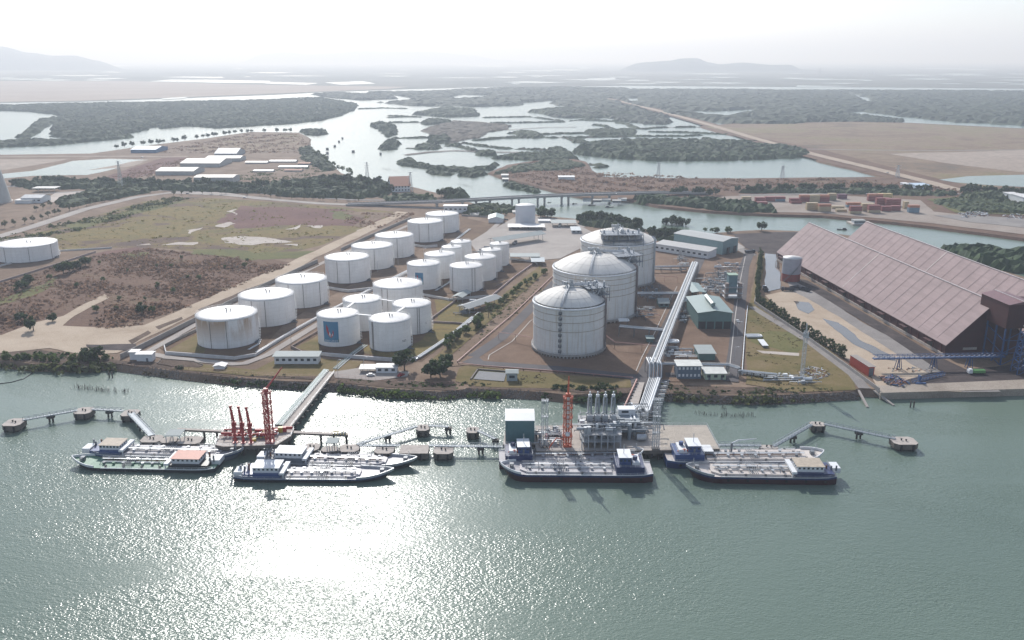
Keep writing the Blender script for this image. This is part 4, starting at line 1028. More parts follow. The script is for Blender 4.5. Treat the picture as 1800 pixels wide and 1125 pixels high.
# --- scrub and ground cover near the terminal
leafmass('scrub', [(-300, 560), (0, 500), (90, 472), (180, 448), (260, 438), (380, 450), (470, 457), (515, 464), (450, 490), (380, 518), (300, 551), (190, 575), (180, 540), (186, 522), (130, 548), (60, 566), (0, 590), (-300, 640)], 'reddish dry scrub covering the waste ground left of the tanks', .8, .17, 1.3, leaf_mat('scrub_leaf', (.15, .10, .07), (.33, .21, .15), (.27, .23, .10)), seed=3)
leafmass('scrub', [(150, 570), (190, 545), (300, 530), (330, 540), (250, 572), (190, 578)], 'dense dry brush beside the sand clearing', .9, .1, 1.4, MATS['scrub_leaf'], seed=4)
leafmass('meadow_grass', [(-300, 470), (0, 430), (140, 390), (250, 357), (330, 348), (480, 357), (690, 374), (640, 400), (560, 430), (480, 450), (280, 434), (80, 438), (-300, 500)], 'tufted marsh grass in the meadow behind the scrub', .35, .02, 1.0, leaf_mat('meadow_leaf', (.16, .14, .06), (.27, .23, .08), (.33, .26, .10)), seed=5)
leafmass('scrub', [(120, 392), (200, 372), (300, 346), (330, 350), (230, 380), (140, 406), (0, 428), (0, 416)], 'green scrub along the road above the meadow', .8, .06, 1.7, L_OLIVE, seed=6)
leafmass('scrub', [(870, 303), (930, 286), (1000, 281), (1040, 302), (1300, 316), (1500, 314), (1650, 330), (1800, 340), (1900, 350), (1300, 336), (1120, 345), (1000, 336), (930, 322)], 'brown scrub on the land beyond the bridge', .7, .03, 2.0, MATS['scrub_leaf'], z=2.2, seed=7)
leafmass('scrub', [(1640, 352), (1700, 347), (1800, 352), (1900, 358), (1900, 384), (1800, 376), (1690, 374)], 'green scrub right of the container yard', .8, .05, 2.2, L_OLIVE, z=2.5, seed=8)
leafmass('bank_bushes', [(600, 673), (680, 682), (800, 687), (822, 682), (860, 682), (860, 674), (800, 678), (700, 672), (620, 667)], 'low green bushes along the shore before the gatehouse', 1.0, .22, 1.1, L_MID, z=LZ - .8, seed=9, amp=1)
leafmass('bank_bushes', [(1150, 688), (1250, 694), (1330, 696), (1400, 693), (1490, 687), (1485, 682), (1400, 684), (1250, 683), (1155, 679)], 'dark bushes along the shore right of the pipe trestle', 1.0, .16, 1.1, L_OLIVE, z=LZ - .6, seed=10, amp=1)
leafmass('bank_bushes', [(0, 632), (60, 640), (150, 641), (200, 637), (196, 626), (100, 626), (0, 618), (-200, 618), (-200, 630)], 'dark bushes along the shore at the left edge', 1.1, .14, 1.6, L_DARK, z=LZ - .8, seed=12, amp=1)

leafmass('scrub', [(260, 268), (350, 250), (440, 236), (525, 236), (545, 256), (530, 268), (420, 270)], 'low brown marsh scrub on the flats beside the inland river', .5, .02, 2.0, MATS['scrub_leaf'], seed=14)
leafmass('scrub', [(400, 308), (450, 300), (560, 290), (572, 302), (520, 320), (440, 326)], 'weeds among the low sheds by the inland river', .6, .03, 1.6, L_OLIVE, seed=15)
leafmass('scrub', [(170, 318), (240, 296), (330, 278), (370, 290), (300, 312), (250, 322)], 'reddish weeds on the field before the factory halls', .4, .03, 1.5, MATS['scrub_leaf'], seed=16)
leafmass('scrub', [(600, 374), (700, 376), (735, 372), (700, 392), (650, 404), (610, 398)], 'dry weeds around the sandy corner behind the outer tanks', .5, .05, 1.3, MATS['scrub_leaf'], seed=17)
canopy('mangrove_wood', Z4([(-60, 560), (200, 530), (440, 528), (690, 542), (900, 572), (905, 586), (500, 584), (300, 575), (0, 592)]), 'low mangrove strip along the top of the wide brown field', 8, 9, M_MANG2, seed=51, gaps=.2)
leafmass('lawn_tufts', [(1314, 560), (1340, 530), (1420, 600), (1490, 660), (1470, 684), (1320, 676)], 'weedy tufts over the dry lawn beside the antenna mast', .25, .12, .7, L_DRY, z=LZ + .1, seed=19)
leafmass('lawn_tufts', [(808, 650), (920, 656), (1110, 670), (1060, 684), (960, 680), (845, 674)], 'weedy tufts on the slope in front of the gas tank yard', .25, .12, .7, L_DRY, z=LZ + .1, seed=20)
leafmass('lawn_tufts', [(758, 636), (800, 640), (880, 575), (965, 500), (960, 480), (850, 550)], 'weeds along the planted strip between the two tank yards', .4, .10, .9, L_OLIVE, z=LZ + .1, seed=27)
# ------------------------------------------------------------------ jetties, dolphins, loading gear
DZ = 4.6
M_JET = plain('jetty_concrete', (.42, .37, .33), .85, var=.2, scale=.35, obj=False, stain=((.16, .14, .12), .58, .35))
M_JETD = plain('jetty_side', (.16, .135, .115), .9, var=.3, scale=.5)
M_PILE = plain('wet_pile', (.075, .065, .058), .8, var=.3)
M_RED = plain('red_paint', (.42, .05, .045), .5, var=.15, scale=.5)
M_ORANGE = plain('orange_paint', (.55, .10, .04), .5, var=.12, scale=.5)
M_BLUEG = plain('blue_grey_steel', (.25, .285, .315), .6, .2, var=.15)
M_TEAL = plain('teal_cladding', (.075, .17, .185), .55, var=.08, scale=.2, stain=((.05, .11, .12), .55, .4))
M_TEALR = plain('pale_green_roof', (.29, .325, .32), .75, var=.08, scale=.25)
M_WIN = plain('window_glass', (.03, .045, .06), .15, var=.1)
M_WHITE = plain('white_wall', (.70, .71, .72), .6, var=.08, scale=.4)
M_GPIPE = plain('green_pipe', (.30, .38, .33), .5, var=.12)
M_YELLOW = plain('yellow_paint', (.55, .42, .06), .5)
M_RUST = plain('rust', (.22, .10, .06), .85, var=.3)
M_FEND = plain('rubber', (.018, .018, .02), .8)

def bollards(t, pts, z):
    for p in pts:
        m = MB(); m.cyl((p[0], p[1]), .28, z, z + .55, 8); m.cyl((p[0], p[1]), .42, z + .55, z + .8, 8); m.build('bollard', M_FEND, t)

def dolphin(x0, x1, y0, y1, label, z=3.3, bol=2, chamfer=1.6, group='concrete mooring dolphins in the river'):
    """concrete block on piles: x0..x1 the width of its top, y0 back edge, y1 front edge of its top, in photo pixels"""
    a, b, c, d = G(x0, y1, z), G(x1, y1, z), G(x1, y0, z), G(x0, y0, z)
    ctr = (a + b + c + d) / 4
    w = (b - a).length / 2; h = max(1.6, (ctr - (a + b) / 2).length)
    t = thing('mooring_dolphin', label, 'mooring dolphin', (ctr.x, ctr.y, 0), 0, group)
    k = min(chamfer, w * .5, h * .5)
    P = [(-w + k, -h), (w - k, -h), (w, -h + k), (w, h - k), (w - k, h), (-w + k, h), (-w, h - k), (-w, -h + k)]
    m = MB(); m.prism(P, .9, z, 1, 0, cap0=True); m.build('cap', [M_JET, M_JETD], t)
    for sx in (-.62, .62):
        for sy in (-.6, .6):
            m = MB(); m.cyl((w * sx, h * sy), .8, -3, .9, 8, cap=False); m.build('pile', M_PILE, t)
    bollards(t, [((i - (bol - 1) / 2) * 1.7, h * .1 * (-1) ** i) for i in range(bol)], z)
    f = MB()
    for i in (-.5, .5): f.box(w * i - .4, w * i + .4, -h - .35, -h, .3, z - .2)
    f.build('fender', M_FEND, t)
    return t

def gangway(pts, label, z=3.5, w=1.7, piles=(), group='steel walkways between the dolphins', depth=1.1):
    """truss footbridge along photo points, standing on small pile caps at `piles`"""
    P = [G(x, y, z) for x, y in pts]; o = P[0].copy(); o.z = 0
    t = thing('footbridge', label, 'footbridge', o, 0, group)
    L = [p - o for p in P]
    dk, tr = MB(), MB()
    for a, b in zip(L[:-1], L[1:]):
        d = (b - a).normalized(); s = Vector((-d.y, d.x, 0)) * w / 2; n = max(2, int((b - a).length / 2.6))
        dk.bar(a, b, w, .14)
        for sg in (-1, 1):
            p0, p1 = a + s * sg, b + s * sg; up = Vector((0, 0, depth))
            tr.bar(p0 + up, p1 + up, .13); tr.bar(p0 - Vector((0, 0, .3)), p1 - Vector((0, 0, .3)), .16)
            for i in range(n):
                u, v = p0.lerp(p1, i / n), p0.lerp(p1, (i + 1) / n)
                tr.bar(u - Vector((0, 0, .3)), v + up, .09); tr.bar(u - Vector((0, 0, .3)), u + up, .09)
    dk.build('deck', M_BLUEG, t); tr.build('truss', M_BLUEG, t)
    for x, y in piles:
        q = G(x, y, 2.2) - o; c = MB(); q.z = 0
        best = min(((a.lerp(b, k / 20) - q).to_2d().length, k, a, b) for a, b in zip(L[:-1], L[1:]) for k in range(21))
        q = best[2].lerp(best[3], best[1] / 20)
        c.box(q.x - 1.5, q.x + 1.5, q.y - 1.1, q.y + 1.1, z - 1.5, z - .35)
        for s in (-.8, .8): c.cyl((q.x + s, q.y), .45, -3, z - 1.5, 8, cap=False)
        c.build('pile_cap', M_PILE, t)
    return t

for a in ((9, 41, 736, 748, 'westernmost concrete mooring dolphin, alone at the left edge of the river'), (133, 163, 716, 727, 'mooring dolphin between two thin footbridges, left of the red loading arms'),
          (215, 243, 720, 731, 'mooring dolphin where the steep double footbridge starts, upper left'), (249, 285, 765, 777, 'mooring dolphin behind the green decked barge, at the foot of the steep footbridge'),
          (313, 355, 767, 780, 'breasting dolphin behind the two left barges, beside the roofed platform'), (535, 562, 779, 792, 'first breasting dolphin right of the red crane'),
          (596, 632, 781, 794, 'breasting dolphin with white mooring hooks, right of the small roofed one'), (659, 693, 782, 797, 'breasting dolphin with a dark hook frame, fourth right of the red crane'),
          (762, 797, 783, 798, 'rounded breasting dolphin at the right end of the left berth'), (732, 755, 746, 757, 'mooring dolphin at the bend of the upper footbridge, centre'),
          (820, 842, 750, 761, 'lone square mooring dolphin left of the blue shed'), (1336, 1367, 782, 789, 'breasting dolphin behind the white decked tanker bow'),
          (1424, 1450, 741, 749, 'pale mooring dolphin at the bend of the right footbridge'), (1567, 1610, 768, 781, 'easternmost pale mooring dolphin, alone in open water')):
    dolphin(*a)
dolphin(703, 754, 782, 797, 'long rectangular breasting block in the row right of the red crane', chamfer=.2, bol=0)
dolphin(565, 595, 784, 794, 'breasting dolphin carrying a small roofed shelter', bol=0)
dolphin(283, 312, 768, 778, 'low dolphin carrying the flat roofed shelter behind the left barges', bol=0)
dolphin(1136, 1169, 784, 793, 'low fender platform with red rails between the middle and right tankers', z=3.2)
gangway([(40, 738), (136, 721)], 'long footbridge from the leftmost dolphin to the next', piles=((88, 736),))
gangway([(162, 719), (217, 722)], 'short footbridge between the second and third left dolphins', piles=((188, 728),))
gangway([(230, 726), (267, 765)], 'steep double footbridge running down to the left berth', w=3.0, piles=((246, 750),))
gangway([(628, 781), (684, 764), (733, 749)], 'rising footbridge from the left berth to the upper centre dolphin', piles=((684, 772),))
gangway([(754, 748), (788, 750)], 'stub footbridge ending on a pile right of the upper centre dolphin', piles=((788, 756),))
gangway([(841, 757), (871, 771)], 'stub footbridge sloping from the lone square dolphin', piles=((869, 777),))
gangway([(632, 783), (703, 783)], 'footbridge along the breasting dolphins, left half', piles=())
gangway([(754, 783), (800, 784), (890, 785)], 'footbridge from the last left dolphin to the blue shed', piles=((847, 790),))
gangway([(1262, 782), (1338, 783)], 'low footbridge behind the right tankers', piles=())
gangway([(1360, 784), (1426, 746)], 'rising footbridge to the pale dolphin, right berth', piles=((1396, 769),))
gangway([(1449, 745), (1574, 771)], 'long footbridge out to the easternmost dolphin', piles=((1507, 763),))

def platform(name, px, label, cat, z=DZ, thick=1.6, rail=True):
    P = PX(px, z); o = sum(P, Vector()) / len(P); o.z = 0
    t = thing(name, label, cat, o)
    L = [(p.x - o.x, p.y - o.y) for p in P]
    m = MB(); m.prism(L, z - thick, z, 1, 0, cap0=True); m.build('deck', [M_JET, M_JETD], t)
    xs = [p[0] for p in L]; ys = [p[1] for p in L]; n = 0
    gx = np.arange(min(xs) + 1.5, max(xs), 5.5); gy = np.arange(min(ys) + 1.5, max(ys), 5.5)
    for x in gx:
        for y in gy:
            if bool(inside(L, np.array([x]), np.array([y]))[0]) and n < 60:
                n += 1; MB().cyl((x, y), .5, -3, z - thick, 8, cap=False).build('pile', M_PILE, t)
    if rail:
        r = MB(); railing(r, [(a, b, z) for a, b in (L + L[:1])], 1.1, 2.5, .07); r.build('railing', M_STEEL, t)
    return t, o
# left jetty: loading platform and trestle
platform('jetty_platform', [(378, 782), (386, 768), (398, 754), (517, 754), (512, 766), (486, 782), (392, 785)], 'left jetty platform carrying the red loading arms and red crane', 'jetty')
platform('shelter_deck', [(312, 752), (400, 756), (400, 759), (312, 755)], 'thin concrete pipe pier running left from the red arms', 'pier', thick=.8, rail=False)
platform('shelter_deck', [(516, 757), (612, 761), (612, 765), (516, 761)], 'thin concrete pipe pier running right from the red crane', 'pier', thick=.8, rail=False)
def trestle(L0, L1, R0, R1, z0, z1, label):
    """jetty bridge between shore (index 0) and platform (index 1): left and right edges in photo pixels"""
    a0, b0, a1, b1 = G(*L0, z0), G(*R0, z0), G(*L1, z1), G(*R1, z1)
    o = (a0 + b0 + a1 + b1) / 4; o.z = 0
    t = thing('jetty_trestle', label, 'jetty bridge', o)
    a0, b0, a1, b1 = a0 - o, b0 - o, a1 - o, b1 - o
    dn = Vector((0, 0, -.9)); m = MB()
    m.add([a0, b0, b1, a1, a0 + dn, b0 + dn, b1 + dn, a1 + dn], [(0, 1, 2, 3), (7, 6, 5, 4), (0, 4, 5, 1), (1, 5, 6, 2), (2, 6, 7, 3), (3, 7, 4, 0)])
    d = m.build('deck', M_JET, t)
    n = int(((a1 - a0).length) / 7)
    for i in range(n + 1):
        p, q = a0.lerp(a1, i / n) + dn, b0.lerp(b1, i / n) + dn
        s = (q - p).normalized()
        c = MB(); c.bar(p - s * 1.4 - Vector((0, 0, .4)), q + s * 1.4 - Vector((0, 0, .4)), 1.0, .8)
        for f in (.05, .5, .95):
            e = p.lerp(q, f); c.cyl((e.x, e.y), .4, -3, e.z - .6, 8, cap=False)
        c.build('pile_bent', M_PILE, t)
    return t, a0, a1, b0, b1
t, a0, a1, b0, b1 = trestle((569, 651), (483, 749), (588, 654), (511, 751), LZ + .6, DZ, 'long left jetty bridge with green pipes beside its roadway')
def pipes_on(t, a0, a1, b0, b1, fr, rad, mat, h=.7, name='pipe'):
    for i, f in enumerate(fr):
        p, q = a0.lerp(b0, f), a1.lerp(b1, f)
        m = MB(); m.tube([p + Vector((0, 0, h)), p.lerp(q, .5) + Vector((0, 0, h)), q + Vector((0, 0, h))], rad if not isinstance(rad, (list, tuple)) else rad[i % len(rad)], 8)
        m.build(name, mat[i % len(mat)] if isinstance(mat, list) else mat, t)
pipes_on(t, a0, a1, b0, b1, (.05, .12, .19, .26, .33, .40), (.28, .2, .24), [M_GPIPE, M_STEEL, M_GPIPE])
for f in (.47, .99):
    r = MB(); railing(r, [a0.lerp(b0, f), a1.lerp(b1, f)], 1.1, 3, .07); r.build('railing', M_STEEL, t)
r = MB()
for i in range(14):
    p = a0.lerp(a1, i / 13); q = p.lerp(b0.lerp(b1, i / 13), .45); r.bar(p + Vector((0, 0, .35)), q + Vector((0, 0, .35)), .3, .5)
r.build('pipe_sleepers', M_JETD, t)

def loading_arm(px, py, top, label, mat=M_RED):
    p = G(px, py, DZ); h = zat(p, top) - DZ
    t = thing('arm_loader', label, 'loading arm', p, 0, 'red loading arms on the left jetty')
    m = MB(); m.box(-1, 1, -1, 1, 0, .5); m.cyl((0, 0), .55, .5, h * .48, 12); m.cyl((0, 0), .8, h * .42, h * .5, 12); m.cyl((0, 0), .85, h * .2, h * .26, 12); m.build('riser', mat, t)
    m = MB(); m.tube([(0, .9, h * .5), (-.6, .7, h * .85), (-.9, .6, h)], [.42, .36, .3], 8); m.tube([(.3, -.6, h * .15), (-.4, -.4, h * .5), (-.9, -.2, h * .96)], .22, 8)
    m.bar((-.5, .7, h * .7), (-.5, -.4, h * .6), .25); m.build('boom', mat, t)
    m = MB(); m.box(-.7, .9, -1.4, -.2, h * .3, h * .44); m.box(-1.1, .7, .2, 1.5, h * .46, h * .56); m.build('counterweight', mat, t)
    m = MB(); m.cyl((-.9, .55), .65, h - .6, h + .3, 10); m.build('sheave', mat, t)
    m = MB(); railing(m, [(-1.4, -1.4, h * .42), (1.4, -1.4, h * .42), (1.4, 1.4, h * .42), (-1.4, 1.4, h * .42), (-1.4, -1.4, h * .42)], 1, 1.4, .08); m.build('railing', mat, t)
for i, (x, y, tp) in enumerate(((414, 778.5, 715), (428, 779, 716), (441.5, 779.5, 717))):
    loading_arm(x, y, tp, ('leftmost of the three red loading arms on the left jetty', 'middle of the three red loading arms on the left jetty', 'right one of the three red loading arms, nearest the red crane')[i])

def column_crane(px, py, top, label, mat, jib, w=1.9, text=False):
    p = G(px, py, DZ); h = zat(p, top) - DZ
    t = thing('tower_crane', label, 'crane', p)
    m = MB(); m.box(-w * .9, w * .9, -w * .8, w * .8, 0, .8); m.build('base', mat, t)
    for s in (-1, 1):
        m = MB(); lattice(m, (s * w * .5, 0, .8), (s * w * .5, 0, h), w * .72, max(8, int(h / 2)), .16); m.build('mast', mat, t)
    for i in range(5):
        z = h * (i + 1) / 5.2; m = MB(); m.box(-w * 1.05, w * 1.05, -w * .6, w * .6, z, z + .18)
        railing(m, [(-w * 1.05, -w * .6, z), (w * 1.05, -w * .6, z), (w * 1.05, w * .6, z), (-w * 1.05, w * .6, z), (-w * 1.05, -w * .6, z)], 1, 1.2, .09); m.build('platform', mat, t)
    m = MB(); m.tube([(w * .2, -w * .45, .8), (w * .2, -w * .45, h * .97)], .3, 8); m.tube([(-w * .35, -w * .5, .8), (-w * .35, -w * .5, h * .97)], .22, 8); m.build('riser_pipe', mat, t)
    m = MB(); m.cyl((0, 0), w * .55, h, h + 1.4, 12); m.build('slewing_ring', mat, t)
    m = MB(); m.tube([(0, 0, h + .9), Vector((0, 0, h + .9)).lerp(Vector(jib), .5), jib], [.42, .35, .22], 8); m.build('jib', mat, t)
    return t, h
column_crane(475, 778, 688, 'tall red lattice tower crane on the left jetty with a raised jib', M_RED, (5.0, 9, 30.5))
t, h = column_crane(997, 784, 697, 'tall orange tower crane in front of the white gas tank with its jib straight up', M_ORANGE, (.3, 1.5, 30.5))
b = MB()
for i in range(7): b.box(-.55, .55, -1.52, -1.42, 9 + i * 2.0, 10.3 + i * 2.0)
b.build('marking', plain('faded_white', (.62, .5, .45), .6), t)
b = MB(); b.tube([(-1.5, -1, 3.4), (-4.6, -1.6, 4.4), (-7.5, -3.5, 1.2), (-7.8, -3.8, -.3)], [.3, .28, .24, .2], 8); b.build('hose_boom', M_ORANGE, t)
b = MB(); b.cyl((0, -1.45), .9, 5.4, 6.8, 14); b.build('hose_reel', M_LOGOW, t)

def roofed(name, px0, px1, yb, yf, z, hw, label, cat, wall=M_WHITE, roof=M_TEALR, open_=False, group=None, slope=.35, over=.6, gable=False, win=0, door=0, tilt=None, axis='x'):
    """small building: front edge of its foot from px0 to px1 at row yf, back edge at row yb, on ground height z"""
    a, b, c, d = G(px0[0], px0[1], z), G(px1[0], px1[1], z), G(yb[0], yb[1], z), G(yf[0], yf[1], z)
    return house_at(name, a, b, c, d, hw, label, cat, wall, roof, open_, group, slope, over, gable, win, door, axis)

def house_at(name, a, b, c, d, hw, label, cat, wall, roof, open_=False, group=None, slope=.35, over=.6, gable=False, win=0, door=0, axis='x', wrows=1, winm=None):
    """a, b, c, d: foot corners, front left, front right, rear right, rear left"""
    o = (a + b + c + d) / 4; z = o.z
    ux = ((b - a) + (c - d)); ux.z = 0; ux.normalize(); uy = Vector((-ux.y, ux.x, 0))
    w = ((b - a).length + (c - d).length) / 4
    h = abs(((d + c) / 2 - (a + b) / 2).dot(uy)) / 2
    t = thing(name, label, cat, (o.x, o.y, z), math.atan2(ux.y, ux.x), group)
    if open_:
        n = max(2, int(w / 3))
        for i in range(n + 1):
            for sy in (-1, 1):
                m = MB(); x = -w * .94 + 1.88 * w * i / n; m.box(x - .15, x + .15, sy * h * .9 - .15, sy * h * .9 + .15, 0, hw); m.build('post', wall, t)
    else:
        m = MB(); m.box(-w, w, -h, h, -.3, hw)
        if gable and axis == 'x': m.add([(s * w, q, hw) if i < 2 else (s * w, 0, hw + h * slope) for s in (-1, 1) for i, q in enumerate((-h, h, 0))], [(1, 0, 2), (3, 4, 5)])
        if gable and axis == 'y': m.add([(q, s * h, hw) if i < 2 else (0, s * h, hw + w * slope) for s in (-1, 1) for i, q in enumerate((-w, w, 0))], [(0, 1, 2), (4, 3, 5)])
        m.build('wall', wall, t)
    r = MB(); W_, H_ = w + over, h + over; e = .18
    if gable:
        if axis == 'x':
            zr = hw + h * slope; ze = hw - over * slope
            for s in (-1, 1):
                r.add([(-W_, s * H_, ze + .05), (W_, s * H_, ze + .05), (W_, 0, zr + .05), (-W_, 0, zr + .05), (-W_, s * H_, ze + e + .05), (W_, s * H_, ze + e + .05), (W_, 0, zr + e + .05), (-W_, 0, zr + e + .05)],
                      [(0, 1, 2, 3), (7, 6, 5, 4), (0, 4, 5, 1), (1, 5, 6, 2), (2, 6, 7, 3), (3, 7, 4, 0)])
        else:
            zr = hw + w * slope; ze = hw - over * slope
            for s in (-1, 1):
                r.add([(s * W_, -H_, ze + .05), (s * W_, H_, ze + .05), (0, H_, zr + .05), (0, -H_, zr + .05), (s * W_, -H_, ze + e + .05), (s * W_, H_, ze + e + .05), (0, H_, zr + e + .05), (0, -H_, zr + e + .05)],
                      [(0, 1, 2, 3), (7, 6, 5, 4), (0, 4, 5, 1), (1, 5, 6, 2), (2, 6, 7, 3), (3, 7, 4, 0)])
    else:
        k = slope * .5
        r.add([(-W_, -H_, hw - k), (W_, -H_, hw - k), (W_, H_, hw + k), (-W_, H_, hw + k), (-W_, -H_, hw - k + .25), (W_, -H_, hw - k + .25), (W_, H_, hw + k + .25), (-W_, H_, hw + k + .25)],
              [(3, 2, 1, 0), (4, 5, 6, 7), (0, 1, 5, 4), (1, 2, 6, 5), (2, 3, 7, 6), (3, 0, 4, 7)])
        if not open_: r.box(-w * .99, w * .99, -h * .99, h * .99, hw - .02, hw + .01)
    r.build('roof', roof, t)
    if not open_:
        for row in range(wrows):
            z0 = hw * (row + .42) / wrows if wrows > 1 else hw * .42
            z1 = z0 + min(1.4, hw / wrows * .38)
            for i in range(win):
                x = -w + 2 * w * (i + .5) / win; m = MB(); m.box(x - w / win * .5, x + w / win * .5, -h - .06, -h + .02, z0, z1); m.build('window', winm or M_WIN, t)
        for i in range(door):
            x = -w * .6 + 1.2 * w * (i / max(1, door - 1) if door > 1 else .8); m = MB(); m.box(x - .55, x + .55, -h - .05, -h + .02, 0, 2.1); m.build('door', M_STEELD, t)
    return t
# flat roofed shelters on the dolphins
def shelter_px(x0, x1, y0, y1, zt, hgt, label, zb=3.3):
    a, b, c, d = G(x0, y1, zt), G(x1, y1, zt), G(x1 + 3, y0, zt), G(x0 + 3, y0, zt)
    for p in (a, b, c, d): p.z = zb
    return house_at('shelter', a, b, c, d, hgt, label, 'shelter', M_STEEL, M_TEALR, True, None, .2, .2)
shelter_px(293, 319, 756, 766, 3.3 + 3.2, 3.2, 'flat roofed open shelter on the low dolphin behind the left barges')
shelter_px(574, 593, 771, 779, 3.3 + 3.4, 3.4, 'small flat roofed shelter on a dolphin right of the red crane')
def kit(p0, label, seed, n=8, w=6, d=3, h=1.8, name='pipe_manifold', mat=None, cat='pipework'):
    """a low manifold: headers, branch pipes, valves"""
    rd = random.Random(seed); t = thing(name, label, cat, p0)
    m = MB()
    for i in range(3): m.tube([(-w, -d + i * d * .8, .8 + .3 * i), (w, -d + i * d * .8, .8 + .3 * i)], rd.uniform(.16, .3), 7)
    m.build('header_pipe', mat or M_PIPEW, t)
    b = MB()
    for i in range(n):
        x = -w + 2 * w * (i + .5) / n; hh = rd.uniform(.7, 1.3) * h
        b.tube([(x, -d, .9), (x, -d, hh), (x + .2, d * .2, hh), (x + .2, d * .8, .3)], .16, 6)
        b.cyl((x, -d * .4), .32, hh - .35, hh + .35, 8)
    b.build('branch_pipe', M_STEEL, t)
    v = MB()
    for i in range(n): v.box(-w + 2 * w * (i + .5) / n - .3, -w + 2 * w * (i + .5) / n + .3, -d - .3, -d + .3, .2, 1.3)
    v.build('valve', M_STEELD, t)
    return t
kit(G(452, 767, DZ), 'yellow and red pipe manifold beside the red crane on the left jetty', 3, 7, 6, 3, 1.6, mat=M_YELLOW)
kit(G(597, 765, DZ), 'yellow pipe bundle at the end of the right pipe pier', 4, 5, 3.0, 1.0, 1.2, mat=M_YELLOW)
# right jetty
platform('jetty_platform', [(940, 748), (1242, 747), (1265, 789), (1128, 792), (942, 793)], 'wide right jetty platform with bare pale concrete at its right end', 'jetty')
P = PX([(1160, 749), (1241, 748.2), (1263, 788.5), (1162, 790)], DZ + .06); o = sum(P, Vector()) / 4
struct(MB().prism([(p.x, p.y) for p in P], DZ - .1, DZ + .06, 0).build('apron_slab', ground_mat('pale_slab', [(.3, (.40, .35, .295)), (.7, (.52, .46, .39))], .06, .4)))
# blue shed
a, b = G(888.5, 779, DZ), G(939, 779, DZ); hw = zat(a, 740) - DZ
d, c = G(888.5, 719.5, DZ + hw), G(938.5, 719.5, DZ + hw); c.z = d.z = DZ
platform('shed_deck', [(884, 781), (942, 781), (946, 758), (888, 758)], 'concrete deck under the blue green shed', 'jetty', rail=False)
t = house_at('equipment_shed', a, b, c, d, hw, 'tall blue green clad shed with a pale roof at the left of the right jetty', 'shed', M_TEAL, plain('pale_roof', (.66, .68, .68), .5, var=.06), slope=.16, over=.15, gable=True)
def tower(px, py, top, w, label, n=12, mat=M_STEEL, name='lattice_tower', z=DZ, cat='tower', twin=True):
    p = G(px, py, z); h = zat(p, top) - z; t = thing(name, label, cat, p)
    m = MB(); m.box(-w, w, -w * .7, w * .7, 0, .5); m.build('base', M_JETD, t)
    for s in ((-1, 1) if twin else (0,)):
        m = MB(); lattice(m, (s * w * .55, 0, .5), (s * w * .55, 0, h), w * .62 if twin else w, n, .11 if twin else .12); m.build('mast', mat, t)
    for k in range(1, 4):
        z1 = h * k / 3.1; m = MB(); m.box(-w, w, -w * .5, w * .5, z1, z1 + .14); railing(m, [(-w, -w * .5, z1), (w, -w * .5, z1)], 1, 1, .08); m.build('platform', mat, t)
    return t, h
tower(957, 787, 702, 1.5, 'slim grey twin lattice tower between the blue shed and the orange crane', 16)
tower(1152, 789, 700, 1.6, 'slim grey and red lattice gangway tower right of the loading platform', 16)
kit(G(975, 766, DZ), 'white vessels and valves behind the slim lattice tower', 8, 5, 3, 2, 3.2)
# two storey loading platform with four marine arms
zt = DZ + 6.6
P = [G(1019, 763, zt), G(1090, 765, zt), G(1090, 731, zt), G(1015, 729.5, zt)]; o = sum(P, Vector()) / 4; o.z = DZ
t = thing('loading_platform', 'two storey grey loading platform with four tall white marine loading arms on top', 'loading platform', o)
L = [p - o for p in P]; w = (L[1] - L[0]).length / 2; dd = abs(L[2].y - L[1].y) / 2; zz = 6.6
fl = MB(); fl.box(-w, w, -dd, dd, zz - .4, zz); fl.build('upper_deck', plain('deck_grey', (.47, .46, .45), .7, var=.2, scale=.5), t)
MB().box(-w, w, -dd, dd, zz * .48, zz * .48 + .3).build('lower_deck', M_STEEL, t)
for i in range(7):
    for sy in (-1, 0, 1):
        x = -w + .3 + (2 * w - .6) * i / 6; m = MB(); m.box(x - .22, x + .22, sy * (dd - .3) - .22, sy * (dd - .3) + .22, 0, zz - .4); m.build('column', M_STEEL, t)
for k, z1 in ((0, zz), (1, zz * .48 + .3)):
    m = MB(); railing(m, [(-w, -dd, z1), (w, -dd, z1), (w, dd, z1), (-w, dd, z1), (-w, -dd, z1)], 1.1, 2, .08); m.build('railing', M_STEEL, t)
for i in range(4):
    x = -w * .70 + i * w * .42
    for z1 in (.2, zz * .48 + .3):
        m = MB(); m.cyl((x, -dd * .55), 1.0, z1, z1 + 2.5, 12); m.build('vessel', M_STEELD if z1 < 1 else M_STEEL, t)
m = MB()
for z1 in (1.4, zz * .48 + 1.6): m.box(-w * .95, w * .95, dd * .5, dd * .7, z1 - 1, z1 + .6)
m.build('cable_tray', M_STEELD, t)
